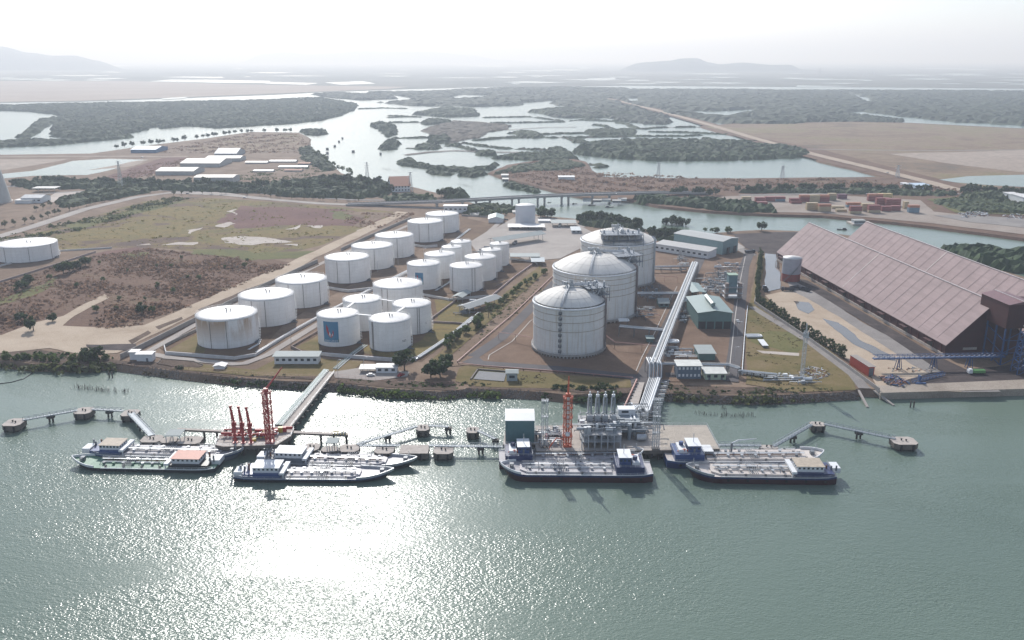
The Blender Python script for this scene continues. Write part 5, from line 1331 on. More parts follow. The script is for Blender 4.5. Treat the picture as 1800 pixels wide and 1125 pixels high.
for i, x in enumerate((1036, 1049.5, 1063, 1077)):
    p = G(x, 741, zt); h = zat(p, 692) - zt
    a = thing('marine_arm_loader', ('first white marine loading arm from the left on the loading platform', 'second white marine loading arm from the left on the loading platform', 'third white marine loading arm from the left on the loading platform', 'fourth white marine loading arm, nearest the pipe trestle')[i], 'loading arm', p, 0, 'white marine loading arms')
    m = MB(); m.cyl((0, 0), .9, 0, 3.2, 12); m.cyl((0, 0), 1.2, 2.6, 3.3, 12); m.build('riser', M_STEELD, a)
    for s in (-1, 1):
        m = MB(); m.tube([(s * .75, .3, 2.2), (s * .7, .4, h * .8), (s * .3, .4, h - 1.2)], .32, 8); m.build('boom_pipe', M_PIPEW if s < 0 else M_BLUEG, a)
    m = MB(); lattice(m, (0, .5, 3), (0, .5, h - 1), .9, 9, .08); m.build('boom_frame', M_BLUEG, a)
    m = MB(); m.cyl((0, .4), .75, h - 1.4, h - .5, 12); m.cyl((0, .4), .3, h - .5, h + .9, 8); m.build('apex_swivel', M_LOGOW, a)
    m = MB(); m.box(-1.2, 1.2, -2.2, -.8, .3, 3.6); m.tube([(-1.4, -1.2, 1), (-1.4, -1.2, 4.4), (0, -.4, 4.8)], .3, 7); m.build('counterweight', M_STEEL, a)
    m = MB(); m.box(-.9, .9, -6.8, -5.2, 0, 1.5); m.tube([(0, -2, 1.0), (0, -6, 1.0)], .28, 7); m.build('hydraulic_box', M_STEELD, a)
# manifold structure right of it
p = G(1111, 770, DZ); t = thing('manifold_platform', 'stacked pipe platform with a horizontal drum, right of the four white arms', 'pipe platform', p)
for z1, x0, x1, y0, y1 in ((3.2, -5.5, 5.5, -1, 13), (6.2, -5.5, 3.5, 2, 15)):
    m = MB(); m.box(x0, x1, y0, y1, z1, z1 + .3); railing(m, [(x0, y0, z1 + .3), (x1, y0, z1 + .3), (x1, y1, z1 + .3), (x0, y1, z1 + .3), (x0, y0, z1 + .3)], 1.1, 2, .08); m.build('deck', M_BLUEG, t)
for x in (-5.2, 0, 5.2):
    for y in (-.7, 6, 12.6): m = MB(); m.box(x - .2, x + .2, y - .2, y + .2, 0, 6.2 if y > 1 and x < 5 else 3.2); m.build('column', M_STEELD, t)
m = MB(); m.v = []; m.tube([(1.5, -3, 1.7), (5.5, -3, 1.7)], 1.4, 14); m.build('drum', M_STEEL, t)
m = MB()
for i in range(5): m.tube([(-4.5 + i * 1.5, 4, 3.4), (-4.5 + i * 1.5, 4, 5.2 + .4 * i), (-4 + i * 1.5, 14, 5.2 + .4 * i), (2 + i, 24, 5.4)], .38, 8)
m.build('pipework', M_PIPEW, t)
m = MB(); m.box(-5, 2.5, 10, 14.5, 6.5, 9.0); m.build('control_cabin', M_WHITE, t)
m = MB(); m.box(-3.5, -.5, 9.94, 10.02, 7.4, 8.4); m.build('window', M_WIN, t)
# right trestle: red pipe, roadway, pipe bundle
t, a0, a1, b0, b1 = trestle((1119, 672), (1097, 727), (1133, 672), (1117, 727), LZ + .9, DZ + .4, 'right jetty roadway bridge beside the pipe bundle')
t2, a0, a1, b0, b1 = trestle((1140, 668), (1120, 727), (1164, 668), (1144, 727), LZ + .9, DZ + .4, 'pipe bridge carrying a bundle of white pipes to the right jetty')
pipes_on(t2, a0, a1, b0, b1, (.06, .18, .30, .42, .55, .70, .86), (.34, .26, .3, .26, .36, .6, .5), [M_STEEL, M_BLUEG, M_STEEL, M_PIPEW, M_STEEL, M_PIPEW, M_STEEL], 1.2)
m = MB()
for i in range(9):
    p, q = a0.lerp(a1, i / 8), b0.lerp(b1, i / 8); m.bar(p + Vector((0, 0, .45)), q + Vector((0, 0, .45)), .25, .3); m.bar(q + Vector((.1, 0, -.3)), q + Vector((4.0, 0, -.3)), .5, .5)
m.build('pipe_support', M_STEELD, t2)
b = MB()
for i in range(8):
    q = b0.lerp(b1, (i + .5) / 8); b.bar(q + Vector((.1, 0, -.2)), q + Vector((3.6, 0, -.2)), .7, .3); b.box(q.x + 1.6, q.x + 2.8, q.y - .5, q.y + .5, LZ, 1.1 + LZ); b.bar(q + Vector((3.2, 0, -5)), q + Vector((3.2, 0, 0)), .35)
b.build('bracket', M_STEEL, t2)
p0, p1 = G(1119.5, 667, LZ + 2), G(1092, 727, DZ + 1); o = (p0 + p1) / 2; o.z = 0
t = thing('fire_main', 'single red and white fire water pipe on brackets left of the right jetty roadway', 'pipe', o)
MB().tube([p0 - o, p0.lerp(p1, .5) - o, p1 - o], .45, 8).build('pipe', plain('pink_pipe', (.52, .27, .22), .5, var=.2, scale=.3), t)
m = MB()
for i in range(12):
    q = p0.lerp(p1, i / 11) - o; m.bar(q + Vector((-1.6, 0, -.6)), q + Vector((1.6, 0, -.6)), .4, .3); m.cyl((q.x, q.y), .3, -3, q.z - .6, 6, cap=False)
m.build('bracket', M_PILE, t)
# stakes and posts
def stakes(px, label, n, seed, hgt=2.6):
    rd = random.Random(seed); P = PX(px, 0); o = P[0].copy(); t = MB()
    for i in range(n):
        f = rd.random() * (len(P) - 1); k = int(f); q = P[k].lerp(P[k + 1], f - k) - o + Vector((rd.gauss(0, .7), rd.gauss(0, 1.0), 0))
        t.tube([q - Vector((0, 0, 1)), q + Vector((rd.uniform(-.25, .25), rd.uniform(-.2, .2), hgt * rd.uniform(.3, 1)))], .06, 4)
    ob = t.build('fishing_stakes', M_PILE, loc=o); stuff(ob, label, 'fish trap')
stakes([(128, 681), (170, 686), (226, 690)], 'cluster of bare fishing stakes in the water left of the jetty bridge', 120, 1)
stakes([(1222, 728), (1280, 732), (1327, 731)], 'row of fishing stakes in the water right of the pipe trestle', 110, 2, 1.8)
stakes([(1258, 700), (1270, 714), (1278, 733)], 'curved line of fishing stakes leading to the shore', 46, 3, 1.6)
stakes([(672, 297), (700, 301)], 'fishing stakes in the inland river', 40, 5, 3)
stakes([(805, 323), (830, 330)], 'fishing stakes in the river before the bridge', 40, 6, 3)
for x, y, lb in ((195, 664, 'pair of dark mooring posts off the left shore'), (1603, 716, 'pair of dark mooring posts off the wharf')):
    t = thing('mooring_posts', lb, 'post', G(x, y, 0))
    for s in (-1, 1): MB().cyl((s * .8, 0), .35, -1, 3.2, 8).build('post', M_PILE, t)
for px, lb in (([(1508, 684), (1525, 716)], 'left slipway beam running down into the water'), ([(1534, 685), (1571, 713)], 'right slipway beam running down into the water')):
    a, b = G(*px[0], 2.6), G(*px[1], .1); m = MB(); m.bar(a - a, b - a, 1.1, .7); tag(m.build('slipway_beam', M_CONC, loc=a), lb, 'slipway', 'slipway beams')
pp = [G(x, y, .05) for x, y in [(-20, 675), (0, 674.5), (20, 672), (42, 666), (58, 655)]]
m = MB(); m.tube([p - pp[0] for p in pp], .28, 6); tag(m.build('oil_boom', M_FEND, loc=pp[0]), 'dark floating boom curving off the left shore', 'floating boom')
# ------------------------------------------------------------------ tankers and barges
def ship_hull(L, B, f, bow, band, mats, square=.0):
    """hull with raked pointed bow and flat transom: stern at x = 0, bow at x = L; returns (mesh builder, half beam function, sheer function)"""
    def hb(s):
        if s < .06: return B / 2 * (.84 + .16 * (s / .06))
        if s < 1 - bow: return B / 2
        u = (s - (1 - bow)) / bow
        return B / 2 * max(.0, (1 - u ** 2.1)) ** .85
    def sh(s): return f + (1.5 * ((s - .82) / .18) ** 1.6 if s > .82 else 0) + (.5 * ((.12 - s) / .12) if s < .12 else 0)
    S_ = [0, .03, .06, .15, .3, .5, .7, 1 - bow] + [1 - bow + bow * k for k in (.2, .4, .55, .7, .8, .88, .94, .975, 1.0)]
    n = len(S_)
    m = MB()
    for side in (-1, 1):
        rows = []
        for s in S_:
            b = hb(s); z = sh(s); rake = (max(0, s - (1 - bow)) / bow) ** 2 * L * .05
            x = s * L
            wl = max(0, b - (.35 + .9 * max(0, s - .8) * 5 * (b / B)))
            rows.append([(x, side * b, z), (x - rake * .35, side * (b * .7 + wl * .3) if b else 0, z * (1 - band)), (x - rake, side * wl, 0.0), (x - rake * 1.25, side * wl * .9, -1.2)])
        vs = [p for r in rows for p in r]
        for j in range(3):
            fs = [((i * 4 + j), ((i + 1) * 4 + j), ((i + 1) * 4 + j + 1), (i * 4 + j + 1)) for i in range(n - 1)]
            if side > 0: fs = [q[::-1] for q in fs]
            m.add(vs, fs, 0 if j == 0 else (1 if j == 1 else 2))
        if side < 0: st0 = rows[0]
        else: m.add([*st0, *rows[0]], [(j, j + 1, 5 + j, 4 + j) for j in range(3)], 0)
    return m, hb, sh, S_

def ship(name, stern, bow_px, B, f, label, hull, upper, deck, house, L_house, hx, hh, roof=None, bow=.2, group='tankers moored at the jetties', trunk=True, style='low', seed=1, house_m=None, rail_m=None, wheel=None, stains=False, extra=None, boot=None):
    a = G(stern[0], stern[1], f); b = G(bow_px[0], bow_px[1], f + 1.5)
    a.z = b.z = 0; d = b - a; L = d.length
    t = thing(name, label, 'tanker', a, math.atan2(d.y, d.x), group)
    rd = random.Random(seed)
    m, hb, sh, S_ = ship_hull(L, B, f, bow, .30, None)
    ho = m.build('hull', [upper, hull, boot or hull], t)
    # deck plating
    dv = []; 
    for s in S_: dv += [(s * L, -hb(s) * .985, sh(s) - .12), (s * L, hb(s) * .985, sh(s) - .12)]
    dk = MB(); dk.add(dv, [(2 * i, 2 * i + 2, 2 * i + 3, 2 * i + 1) for i in range(len(S_) - 1)]); do = dk.build('deck', deck, t)
    # bulwark round the bow, low rail along the sides
    bw = MB()
    for side in (-1, 1):
        pr = None
        for s in [s for s in S_ if s >= 1 - bow * .95]:
            hgt = .9
            q = [(s * L, side * hb(s), sh(s) - .1), (s * L + .15, side * (hb(s) + .1), sh(s) + hgt), (s * L - .1, side * max(0, hb(s) - .12), sh(s) + hgt), (s * L - .1, side * max(0, hb(s) - .12), sh(s) - .1)]
            if pr: bw.add(pr + q, [(0, 4, 5, 1), (1, 5, 6, 2), (2, 6, 7, 3)])
            pr = q
    bw.build('bulwark', rail_m or M_STEEL, t)
    rl = MB()
    for side in (-1, 1):
        pts = [(s * L, side * (hb(s) - .08), sh(s)) for s in S_ if s <= 1 - bow * .9]
        railing(rl, pts, .9, 2.5, .06)
        for p, q in zip(pts[:-1], pts[1:]): rl.bar(p, q, .3, .25)
    rl.build('railing', rail_m or M_STEEL, t)
    # cargo area
    x0, x1 = (hx + L_house / 2 + 1.5, L * (1 - bow * .75))
    z0 = f
    if trunk:
        tk = MB(); k = B * .36
        tk.prism([(x0, -k), (x1 - 3, -k), (x1, -k * .5), (x1, k * .5), (x1 - 3, k), (x0, k)], f - .2, f + .55); tk.build('trunk_deck', deck, t); z0 = f + .55
    for i in range(7):
        x = x0 + (x1 - x0) * (i + .6) / 7.4
        for y in (-B * .17, B * .17):
            h_ = MB(); h_.cyl((x, y), .55, z0, z0 + .7, 12); h_.cyl((x, y), .65, z0 + .7, z0 + .85, 12); h_.build('tank_hatch', rd.choice([M_STEEL, M_STEELD, deck]), t)
        v = MB(); v.tube([(x + 1.4, rd.uniform(-.3, .3) * B, z0 - .1), (x + 1.4, rd.uniform(-.2, .2) * B, z0 + rd.uniform(1.2, 2.2))], .13, 6); v.build('vent_post', M_STEELD, t)
    for y in (-.9, .2, 1.1):
        p = MB(); yy = y + rd.uniform(-.2, .2); p.tube([(x0, yy, z0 + .35), (x1 - 2, yy, z0 + .35)], .16, 6); p.build('cargo_pipe', rd.choice([M_STEEL, M_RUST, M_PIPEW]), t)
    mx = x0 + (x1 - x0) * rd.uniform(.3, .5); mp = MB()
    for i in range(5):
        mp.tube([(mx + i * .8, -B * .42, z0 + .7), (mx + i * .8, B * .42, z0 + .7)], .14, 6); mp.box(mx + i * .8 - .25, mx + i * .8 + .25, -.3, .3, z0, z0 + 1.1)
    mp.build('manifold', M_STEELD, t)
    gw = MB(); gw.bar((x0, -B * .08, z0 + .95), (x1 - 1, -B * .08, z0 + .95), .8, .08); railing(gw, [(x0, -B * .08 - .4, z0 + 1), (x1 - 1, -B * .08 - .4, z0 + 1)], .9, 3, .05); gw.build('catwalk', M_STEEL, t)
    for i in range(4):
        x = x0 + (x1 - x0) * (i + .3) / 4; c = MB(); c.box(x - .4, x + .4, B * .36, B * .42, f, f + .7); c.box(x - .4, x + .4, -B * .42, -B * .36, f, f + .7); c.build('bollard', M_FEND, t)
    w = MB(); w.box(L * .93 - 1, L * .93 + .6, -.9, .9, f + .6, f + 2.0); w.cyl((L * .93 - .2, 1.2), .45, f + .6, f + 1.8, 8); w.build('windlass', M_STEELD, t)
    ms = MB(); ms.tube([(L * .95, 0, f + .8), (L * .95, 0, f + 5)], .12, 6); ms.bar((L * .95, -.8, f + 4), (L * .95, .8, f + 4), .1); ms.build('foremast', M_STEEL, t)
    for side in (-1, 1):
        for i in range(6):
            s = .08 + .13 * i; fe = MB(); zc = f * .55
            fe.add([(s * L + .55 * math.cos(k * .785), side * (hb(s) + .06 + .22 * (q)), zc + .55 * math.sin(k * .785)) for q in (0, 1) for k in range(8)], [(k, (k + 1) % 8, 8 + (k + 1) % 8, 8 + k) for k in range(8)] + [tuple(range(8, 16))])
            fe.build('tyre_fender', M_FEND, t)
    # superstructure
    hm = house_m or M_WHITE
    def deckhouse(xc, l, w_, zb, h_, nwin, nm='deckhouse', roofm=None, wins=True, over=.5):
        o_ = MB(); o_.box(xc - l / 2, xc + l / 2, -w_ / 2, w_ / 2, zb, zb + h_); ho_ = o_.build(nm, hm if nm != 'engine_casing' else upper, t)
        r_ = MB(); r_.box(xc - l / 2 - over, xc + l / 2 + over, -w_ / 2 - over, w_ / 2 + over, zb + h_, zb + h_ + .14); r_.build('roof', roofm or M_WHITE, ho_)
        if wins:
            for side in (-1, 1):
                for i in range(nwin):
                    x = xc - l / 2 + l * (i + .5) / nwin; q = MB(); q.box(x - .42, x + .42, side * w_ / 2 - .04, side * w_ / 2 + .04, zb + h_ * .5, zb + h_ * .5 + .75); q.build('window', M_WIN, ho_)
            for e in (-1, 1):
                for i in range(4):
                    y = -w_ / 2 + w_ * (i + .5) / 4; q = MB(); q.box(xc + e * l / 2 - .04, xc + e * l / 2 + .04, y - .5, y + .5, zb + h_ * .48, zb + h_ * .48 + .85); q.build('window', M_WIN, ho_)
            q = MB(); q.box(xc - .4, xc + .4, -w_ / 2 - .05, -w_ / 2 + .03, zb + .1, zb + 1.9) if nwin < 5 else None
            if q.v: q.build('door', M_STEELD, ho_)
        return ho_
    if style == 'low':            # river barge: long low white house, blue skirt, open stern deck
        MB().box(hx - L_house / 2 - 3, hx + L_house / 2, -B * .42, B * .42, f - .2, f + 1.5).build('engine_casing', upper, t)
        deckhouse(hx, L_house * .86, B * .62, f + 1.5, hh * .82, 6, 'deckhouse', roof, over=.35)
        g = MB(); g.box(hx + L_house / 2 - .3, hx + L_house / 2 + 1.6, -B * .47, B * .47, f + 1.45, f + 2.35); g.build('bridge_wing', hm, t)
        for y in (-.43, .43):
            g = MB(); g.box(hx + L_house / 2 + 1.0, hx + L_house / 2 + 1.4, B * y - .15, B * y + .15, f - .1, f + 1.45); g.build('wing_post', hm, t)
        c = MB(); c.box(hx - L_house / 2 - 6.5, hx - L_house / 2 - 3.2, -B * .36, B * .1, f, f + 2.1); c.build('galley', hm, t)
        for k in range(3):
            c = MB(); c.cyl((hx - L_house / 2 - 1.2 - k * 1.6, rd.uniform(-.25, .25) * B), .35, f + 1.5, f + rd.uniform(2.8, 4.6), 10); c.build('funnel', M_RUST if k == 0 else M_STEELD, t)
        if roof is not M_WHITE and roof is not None: pass
        c = MB(); railing(c, [(hx - L_house / 2 - 3, -B * .42, f + 1.5), (hx - L_house / 2 - 3, B * .42, f + 1.5)], 1, 1.4, .06); c.build('stern_rail', M_STEEL, t)
    elif style == 'block':        # coastal tanker: blue casing with a narrow wheelhouse on top
        MB().box(hx - L_house / 2, hx + L_house / 2, -B * .46, B * .46, f - .2, f + hh * .5).build('engine_casing', upper, t)
        deckhouse(hx + L_house * .18, L_house * .42, B * .62, f + hh * .5, hh * .5, 3, 'wheelhouse', roof, over=.3)
        q = MB(); q.box(hx - L_house * .35, hx - L_house * .08, -B * .3, B * .3, f + hh * .5, f + hh * .5 + 1.3); q.build('boat_deck_locker', M_WHITE, t)
        q = MB(); q.cyl((hx - L_house * .2, B * .1), .9, f + hh * .5, f + hh * .5 + 2.8, 12); q.build('funnel', upper, t)
        q = MB(); q.tube([(hx - L_house * .4, -B * .25, f + hh * .5 + .5), (hx - L_house * .15, -B * .25, f + hh * .5 + .9), (hx + .2, -B * .25, f + hh * .5 + .5)], [.2, .75, .2], 8); q.build('lifeboat', M_ORANGE, t)
        q = MB(); q.tube([(hx + L_house * .2, 0, f + hh), (hx + L_house * .2, 0, f + hh + 4)], .13, 6); q.bar((hx + L_house * .2, -1.2, f + hh + 2.6), (hx + L_house * .2, 1.2, f + hh + 2.6), .12); q.build('radar_mast', M_STEEL, t)
        railing_ = MB(); railing(railing_, [(hx - L_house / 2, -B * .46, f + hh * .5), (hx + L_house / 2, -B * .46, f + hh * .5), (hx + L_house / 2, B * .46, f + hh * .5), (hx - L_house / 2, B * .46, f + hh * .5), (hx - L_house / 2, -B * .46, f + hh * .5)], 1, 1.6, .06); railing_.build('railing', M_STEEL, t)
    if extra: extra(t, L, B, f, z0)
    return t
H_BLK = plain('hull_black', (.022, .026, .032), .45, var=.25, scale=.3)
H_NAVY = plain('hull_navy', (.024, .04, .12), .42, var=.2, scale=.3)
H_BLUE = plain('hull_blue', (.035, .075, .21), .42, var=.2, scale=.3)
H_MAR = plain('hull_maroon', (.045, .012, .016), .5, var=.25, scale=.3)
H_GREY = plain('hull_grey', (.13, .15, .18), .45, var=.15, scale=.3)
D_GREEN = plain('deck_green', (.10, .23, .15), .6, var=.25, scale=.25, stain=((.22, .28, .23), .58, .5))
D_PALE = plain('deck_pale', (.40, .385, .40), .55, var=.14, scale=.25, stain=((.34, .30, .29), .56, .6))
D_WHITE = plain('deck_white', (.56, .50, .455), .5, var=.12, scale=.2, stain=((.44, .30, .20), .58, .5))
R_RED = plain('roof_red', (.44, .17, .12), .6, var=.15, scale=.4)
R_TAN = plain('roof_tan', (.42, .35, .27), .7, var=.25, scale=.6)
ship('tank_barge', (386, 815), (127, 804), 12.5, 1.5, 'green decked barge with a red roofed deckhouse at its stern, nearest of the left pair', H_BLK, H_BLK, D_GREEN, None, 13, 12.5, 2.6, R_RED, bow=.24, seed=1, trunk=False, rail_m=M_WHITE)
ship('tank_barge', (170, 789.5), (428, 790), 11.5, 2.2, 'pale decked barge with blue bow moored behind the green decked one', H_GREY, H_BLUE, D_PALE, None, 10, 7.5, 2.4, R_TAN, bow=.2, seed=2)
ship('tank_barge', (462, 803), (733, 806), 11.5, 2.0, 'rear barge of the second left pair, white house with blue skirt, bow toward the right', H_BLK, H_GREY, D_PALE, None, 13, 12, 2.6, M_WHITE, bow=.26, seed=3, house_m=M_WHITE)
ship('tank_barge', (417, 830), (692, 826), 11.5, 1.7, 'front barge of the second left pair with white house, lying nearest the sun glare', H_BLK, H_BLUE, D_PALE, None, 12, 12.5, 2.6, M_WHITE, bow=.28, seed=4)
ship('coastal_tanker', (877, 803), (1131, 793), 12.5, 3.0, 'rear tanker of the middle pair with a blue wheelhouse at left, under the loading arms', H_MAR, H_NAVY, D_PALE, None, 11, 8, 6, M_WHITE, bow=.16, style='block', seed=5, house_m=H_BLUE, rail_m=M_WHITE)
ship('coastal_tanker', (1145, 824), (880, 816), 12.5, 3.3, 'front tanker of the middle pair, maroon hull with navy band, bow to the left', H_MAR, H_NAVY, D_PALE, None, 11, 9, 6.5, M_WHITE, bow=.17, style='block', seed=6, house_m=H_BLUE, rail_m=M_WHITE, boot=H_MAR)
def crane_on(t, L, B, f, z0):
    m = MB(); m.cyl((L * .42, 1), .45, z0, z0 + 4.5, 10); m.build('crane_post', M_STEELD, t)
    m = MB(); m.tube([(L * .42, 1, z0 + 4.4), (L * .46, 1.4, z0 + 5.6), (L * .58, 2.4, z0 + 5.8)], [.32, .28, .16], 8); m.build('crane_jib', M_WHITE, t)
    m = MB(); m.box(L * .2, L * .3, -B * .1, B * .42, z0 + 1.6, z0 + 1.9); m.build('awning', M_WHITE, t)
    m = MB()
    for y in (-.05, .38):
        for x in (.2, .3): m.bar((L * x, B * y, z0), (L * x, B * y, z0 + 1.6), .12)
    m.build('awning_post', M_STEEL, t)
ship('coastal_tanker', (1169, 801), (1448, 794), 12.5, 3.0, 'rear tanker of the right pair, bright blue stern house and small white deck crane', H_NAVY, H_BLUE, D_WHITE, None, 12, 9, 6, M_WHITE, bow=.15, style='block', seed=7, house_m=H_BLUE, rail_m=M_WHITE, extra=crane_on)
ship('tank_barge', (1464, 829), (1206, 819), 12.5, 3.0, 'front vessel of the right pair, rust stained white deck and tan roofed house at right', H_MAR, H_NAVY, D_WHITE, None, 12, 10, 2.8, R_TAN, bow=.22, seed=8, house_m=M_WHITE, rail_m=M_STEEL)
# ------------------------------------------------------------------ twin roofed bulk warehouse and its wharf gear
def metal_roof(name, c, axis_scale=.0):
    m, nt, b = nodes_mat(name)
    p = pos(nt, True)
    w = nt.nodes.new('ShaderNodeTexWave'); w.bands_direction = 'X'; w.inputs['Scale'].default_value = 1.6; w.inputs['Distortion'].default_value = .6; nt.links.new(p, w.inputs[0])
    n = tex(nt, 'ShaderNodeTexNoise', .05, p, 5, .65); n2 = tex(nt, 'ShaderNodeTexNoise', 1.0, pos(nt, True, (.5, .05, .05)), 4, .6)
    col = ramp(nt, n.outputs[0], [(.3, tuple(x * .86 for x in c)), (.7, tuple(x * 1.12 for x in c))]).outputs[0]
    col = mix(nt, col, tuple(x * .72 for x in c), maprange(nt, n2.outputs[0], .42, .7, 0, .75))
    col = mix(nt, col, tuple(x * .8 for x in c), maprange(nt, w.outputs[1], .7, 1, 0, .35))
    nt.links.new(col, b.inputs['Base Color']); b.inputs['Roughness'].default_value = .75; b.inputs['Specular IOR Level'].default_value = .2
    return m
M_WROOF = metal_roof('pinkish_roof_sheet', (.325, .24, .235))
M_WWALL = plain('maroon_cladding', (.06, .012, .013), .6, var=.25, scale=.3, stain=((.05, .02, .022), .5, .5))
M_RIDGE = plain('ridge_cap', (.46, .40, .39), .6)
M_GANTRY = plain('gantry_blue', (.022, .07, .19), .5, var=.2)
U = Vector((.09334, -.99563, 0)); V_ = Vector((.99563, .09334, 0)); WN = G(1660, 627); WL = 242.3; WD, WH, WE = 24.0, 30.0, 7.2
t = thing('bulk_warehouse', 'huge twin ridged warehouse with pinkish brown roofs and dark maroon walls', 'warehouse', (WN.x, WN.y, LZ), math.atan2(V_.y, V_.x))
# local frame: x across the ridges (0 .. 96), y along the building (0 at the wharf end, 242 at the creek end)
m = MB()
end = [(0, 0), (0, WE), (WD, WH), (2 * WD, WE), (3 * WD, WH), (4 * WD, WE), (4 * WD, 0)]
for yy, rev in ((.0, False), (WL, True)):
    vs = [(x, yy, z) for x, z in end]
    for f in ((0, 1, 2, 3), (0, 3, 6), (3, 4, 5, 6)): m.add([vs[i] for i in f], [tuple(range(len(f))) if rev else tuple(reversed(range(len(f))))])
for x in (0, 4 * WD): m.add([(x, 0, 0), (x, WL, 0), (x, WL, WE), (x, 0, WE)], [(0, 1, 2, 3)])
m.build('wall', M_WWALL, t)
for i in range(2):
    r = MB(); xr = WD * (1 + 2 * i)
    for s in (-1, 1):
        xe = xr + s * WD
        ex = .8 if (i == 0 and s < 0) or (i == 1 and s > 0) else 0
        xo = xe + s * ex; zo = WE - ex * (WH - WE) / WD
        r.add([(xo, -1.2, zo + .1), (xo, WL + 1.2, zo + .1), (xr, WL + 1.2, WH + .1), (xr, -1.2, WH + .1), (xo, -1.2, zo + .4), (xo, WL + 1.2, zo + .4), (xr, WL + 1.2, WH + .4), (xr, -1.2, WH + .4)],
              [(0, 1, 2, 3), (7, 6, 5, 4), (0, 4, 5, 1), (1, 5, 6, 2), (2, 6, 7, 3), (3, 7, 4, 0)])
    ro = r.build('roof', M_WROOF, t)
    c = MB(); c.box(xr - .45, xr + .45, -1.3, WL + 1.3, WH + .3, WH + .75); c.build('ridge_cap', M_RIDGE, ro)
    c = MB()
    for s in (-1, 1):
        nj = 25
        for k in range(1, nj):
            y = WL * k / nj; lite = (k == 13)
            xe = xr + s * WD
            c.bar((xe, y, WE + .44), (xr + s * .5, y, WH + .44), .5 if lite else .28, .06, 1 if lite else 0)
    c.build('roof_seam', [plain('roof_seam_dark', (.19, .14, .14), .7), M_RIDGE], ro)
    c = MB(); rd = random.Random(5 + i)
    for k in range(16):
        s = rd.choice((-1, 1)) if i else -1; f = rd.uniform(.1, .9); y = rd.uniform(8, WL - 8); x = xr + s * WD * (1 - f); z = WE + (WH - WE) * f
        c.bar((x, y, z + .42), (x, y + rd.uniform(.4, 1.1), z + .42), .5, .1)
    c.build('roof_patch', M_RIDGE, ro)
for i in range(9):                     # bays along the visible side: plinth, canopied doors, posts
    y = 12 + i * 27
    c = MB(); c.box(-2.6, 0, y, y + 7, 5.0, 5.3); c.build('canopy', M_WWALL, t)
    d = MB(); d.box(-.12, .02, y + 1, y + 6, 0, 4.6); d.build('door', M_BLACK, t)
p_ = MB(); p_.box(-.5, 0, 0, WL, -.3, 1.6); p_.build('plinth', M_JET, t)
for i in range(31):
    c = MB(); c.box(-.35, 0, 4 + i * 8 - .15, 4 + i * 8 + .15, 1.6, WE - .2); c.build('pilaster', plain('maroon_post', (.16, .055, .05), .6), t)
d = MB(); d.box(10, 18, -.12, .02, 3.6, 5.0); d.build('vent_strip', M_CONC, t)
# conveyor head house and gallery on blue legs in front of the gable
hp = G(1757, 643)
t = thing('conveyor_head_house', 'dark maroon conveyor head house on blue steel legs in front of the warehouse gable', 'conveyor house', (hp.x, hp.y, LZ), math.atan2(V_.y, V_.x))
z1 = zat(hp, 578) - LZ; z2 = zat(hp, 536) - LZ
bl = 24.0
m = MB(); m.box(0, 15, -.0, bl, z1, z2); m.build('wall', M_WWALL, t)
m = MB()
m.add([(-.5, -.5, z2 + .02), (7.5, -.5, z2 + 1.6), (15.5, -.5, z2 + .02), (-.5, bl + .5, z2 + .02), (7.5, bl + .5, z2 + 1.6), (15.5, bl + .5, z2 + .02)], [(0, 1, 4, 3), (1, 2, 5, 4), (0, 2, 1), (3, 4, 5)])
m.build('roof', plain('maroon_roof', (.17, .08, .085), .5, var=.15), t)
m = MB(); m.box(7.2, 7.8, -.5, bl + .5, z2 + 1.5, z2 + 1.9); m.build('ridge_cap', M_RIDGE, t)
m = MB(); m.box(15.02, 70, .5, 18, z1 - 2, z2 - .6); m.build('gallery', M_WWALL, t)
for x in (.5, 14.5, 30, 45):
    for y in (.5, 8, 16, bl - .5):
        if x > 15 and y > 13: continue
        m = MB(); m.box(x - .35, x + .35, y - .35, y + .35, 0, z1 - (1 if x > 15 else 0)); m.build('leg', M_GANTRY, t)
m = MB()
for y in (.5, bl - .5):
    for x0, x1 in ((.5, 14.5),):
        for k in range(3): m.bar((x0, y, z1 * k / 3), (x1, y, z1 * (k + 1) / 3), .3); m.bar((x0, y, z1 * (k + 1) / 3), (x1, y, z1 * (k + 1) / 3), .3)
for k in range(3): m.bar((.5, .5, z1 * k / 3), (.5, bl - .5, z1 * (k + 1) / 3), .3)
m.build('brace', M_GANTRY, t)
# long blue conveyor bridge
a, b = G(1532, 650), G(1762, 646); z = 6.0
t = thing('conveyor_bridge', 'long low blue lattice conveyor bridge running along the wharf to the warehouse', 'conveyor', a)
L = b - a; m = MB(); s = Vector((0, 1.1, 0))
for sg in (-1, 1):
    for h_ in (0, 2.0): m.bar(s * sg + Vector((0, 0, z + h_)), L + s * sg + Vector((0, 0, z + h_)), .22)
    n = 26
    for i in range(n): p, q = L * (i / n), L * ((i + 1) / n); m.bar(p + s * sg + Vector((0, 0, z)), q + s * sg + Vector((0, 0, z + 2)), .15); m.bar(q + s * sg + Vector((0, 0, z)), q + s * sg + Vector((0, 0, z + 2)), .15)
m.build('truss', M_GANTRY, t)
m = MB(); m.bar(Vector((0, 0, z + .3)), L + Vector((0, 0, z + .3)), 1.8, .3); m.build('belt', M_GANTRY, t)
for f in (.2, .47, .74):
    p = L * f; m = MB()
    for sx in (-1, 1):
        for sy in (-1.4, 1.4): m.bar(p + Vector((sx * 1.4, sy, 0)), p + Vector((sx * .5, sy * .7, z)), .35)
    m.bar(p + Vector((-1.2, -1.3, 1.5)), p + Vector((1.2, 1.3, 1.5)), .2); m.build('trestle_leg', M_GANTRY, t)
p = G(1792, 657); t = thing('ship_loader', 'blue lattice ship loader tower with a pale hopper at the right edge of the wharf', 'loader', p); m = MB(); h = zat(p, 585) - LZ
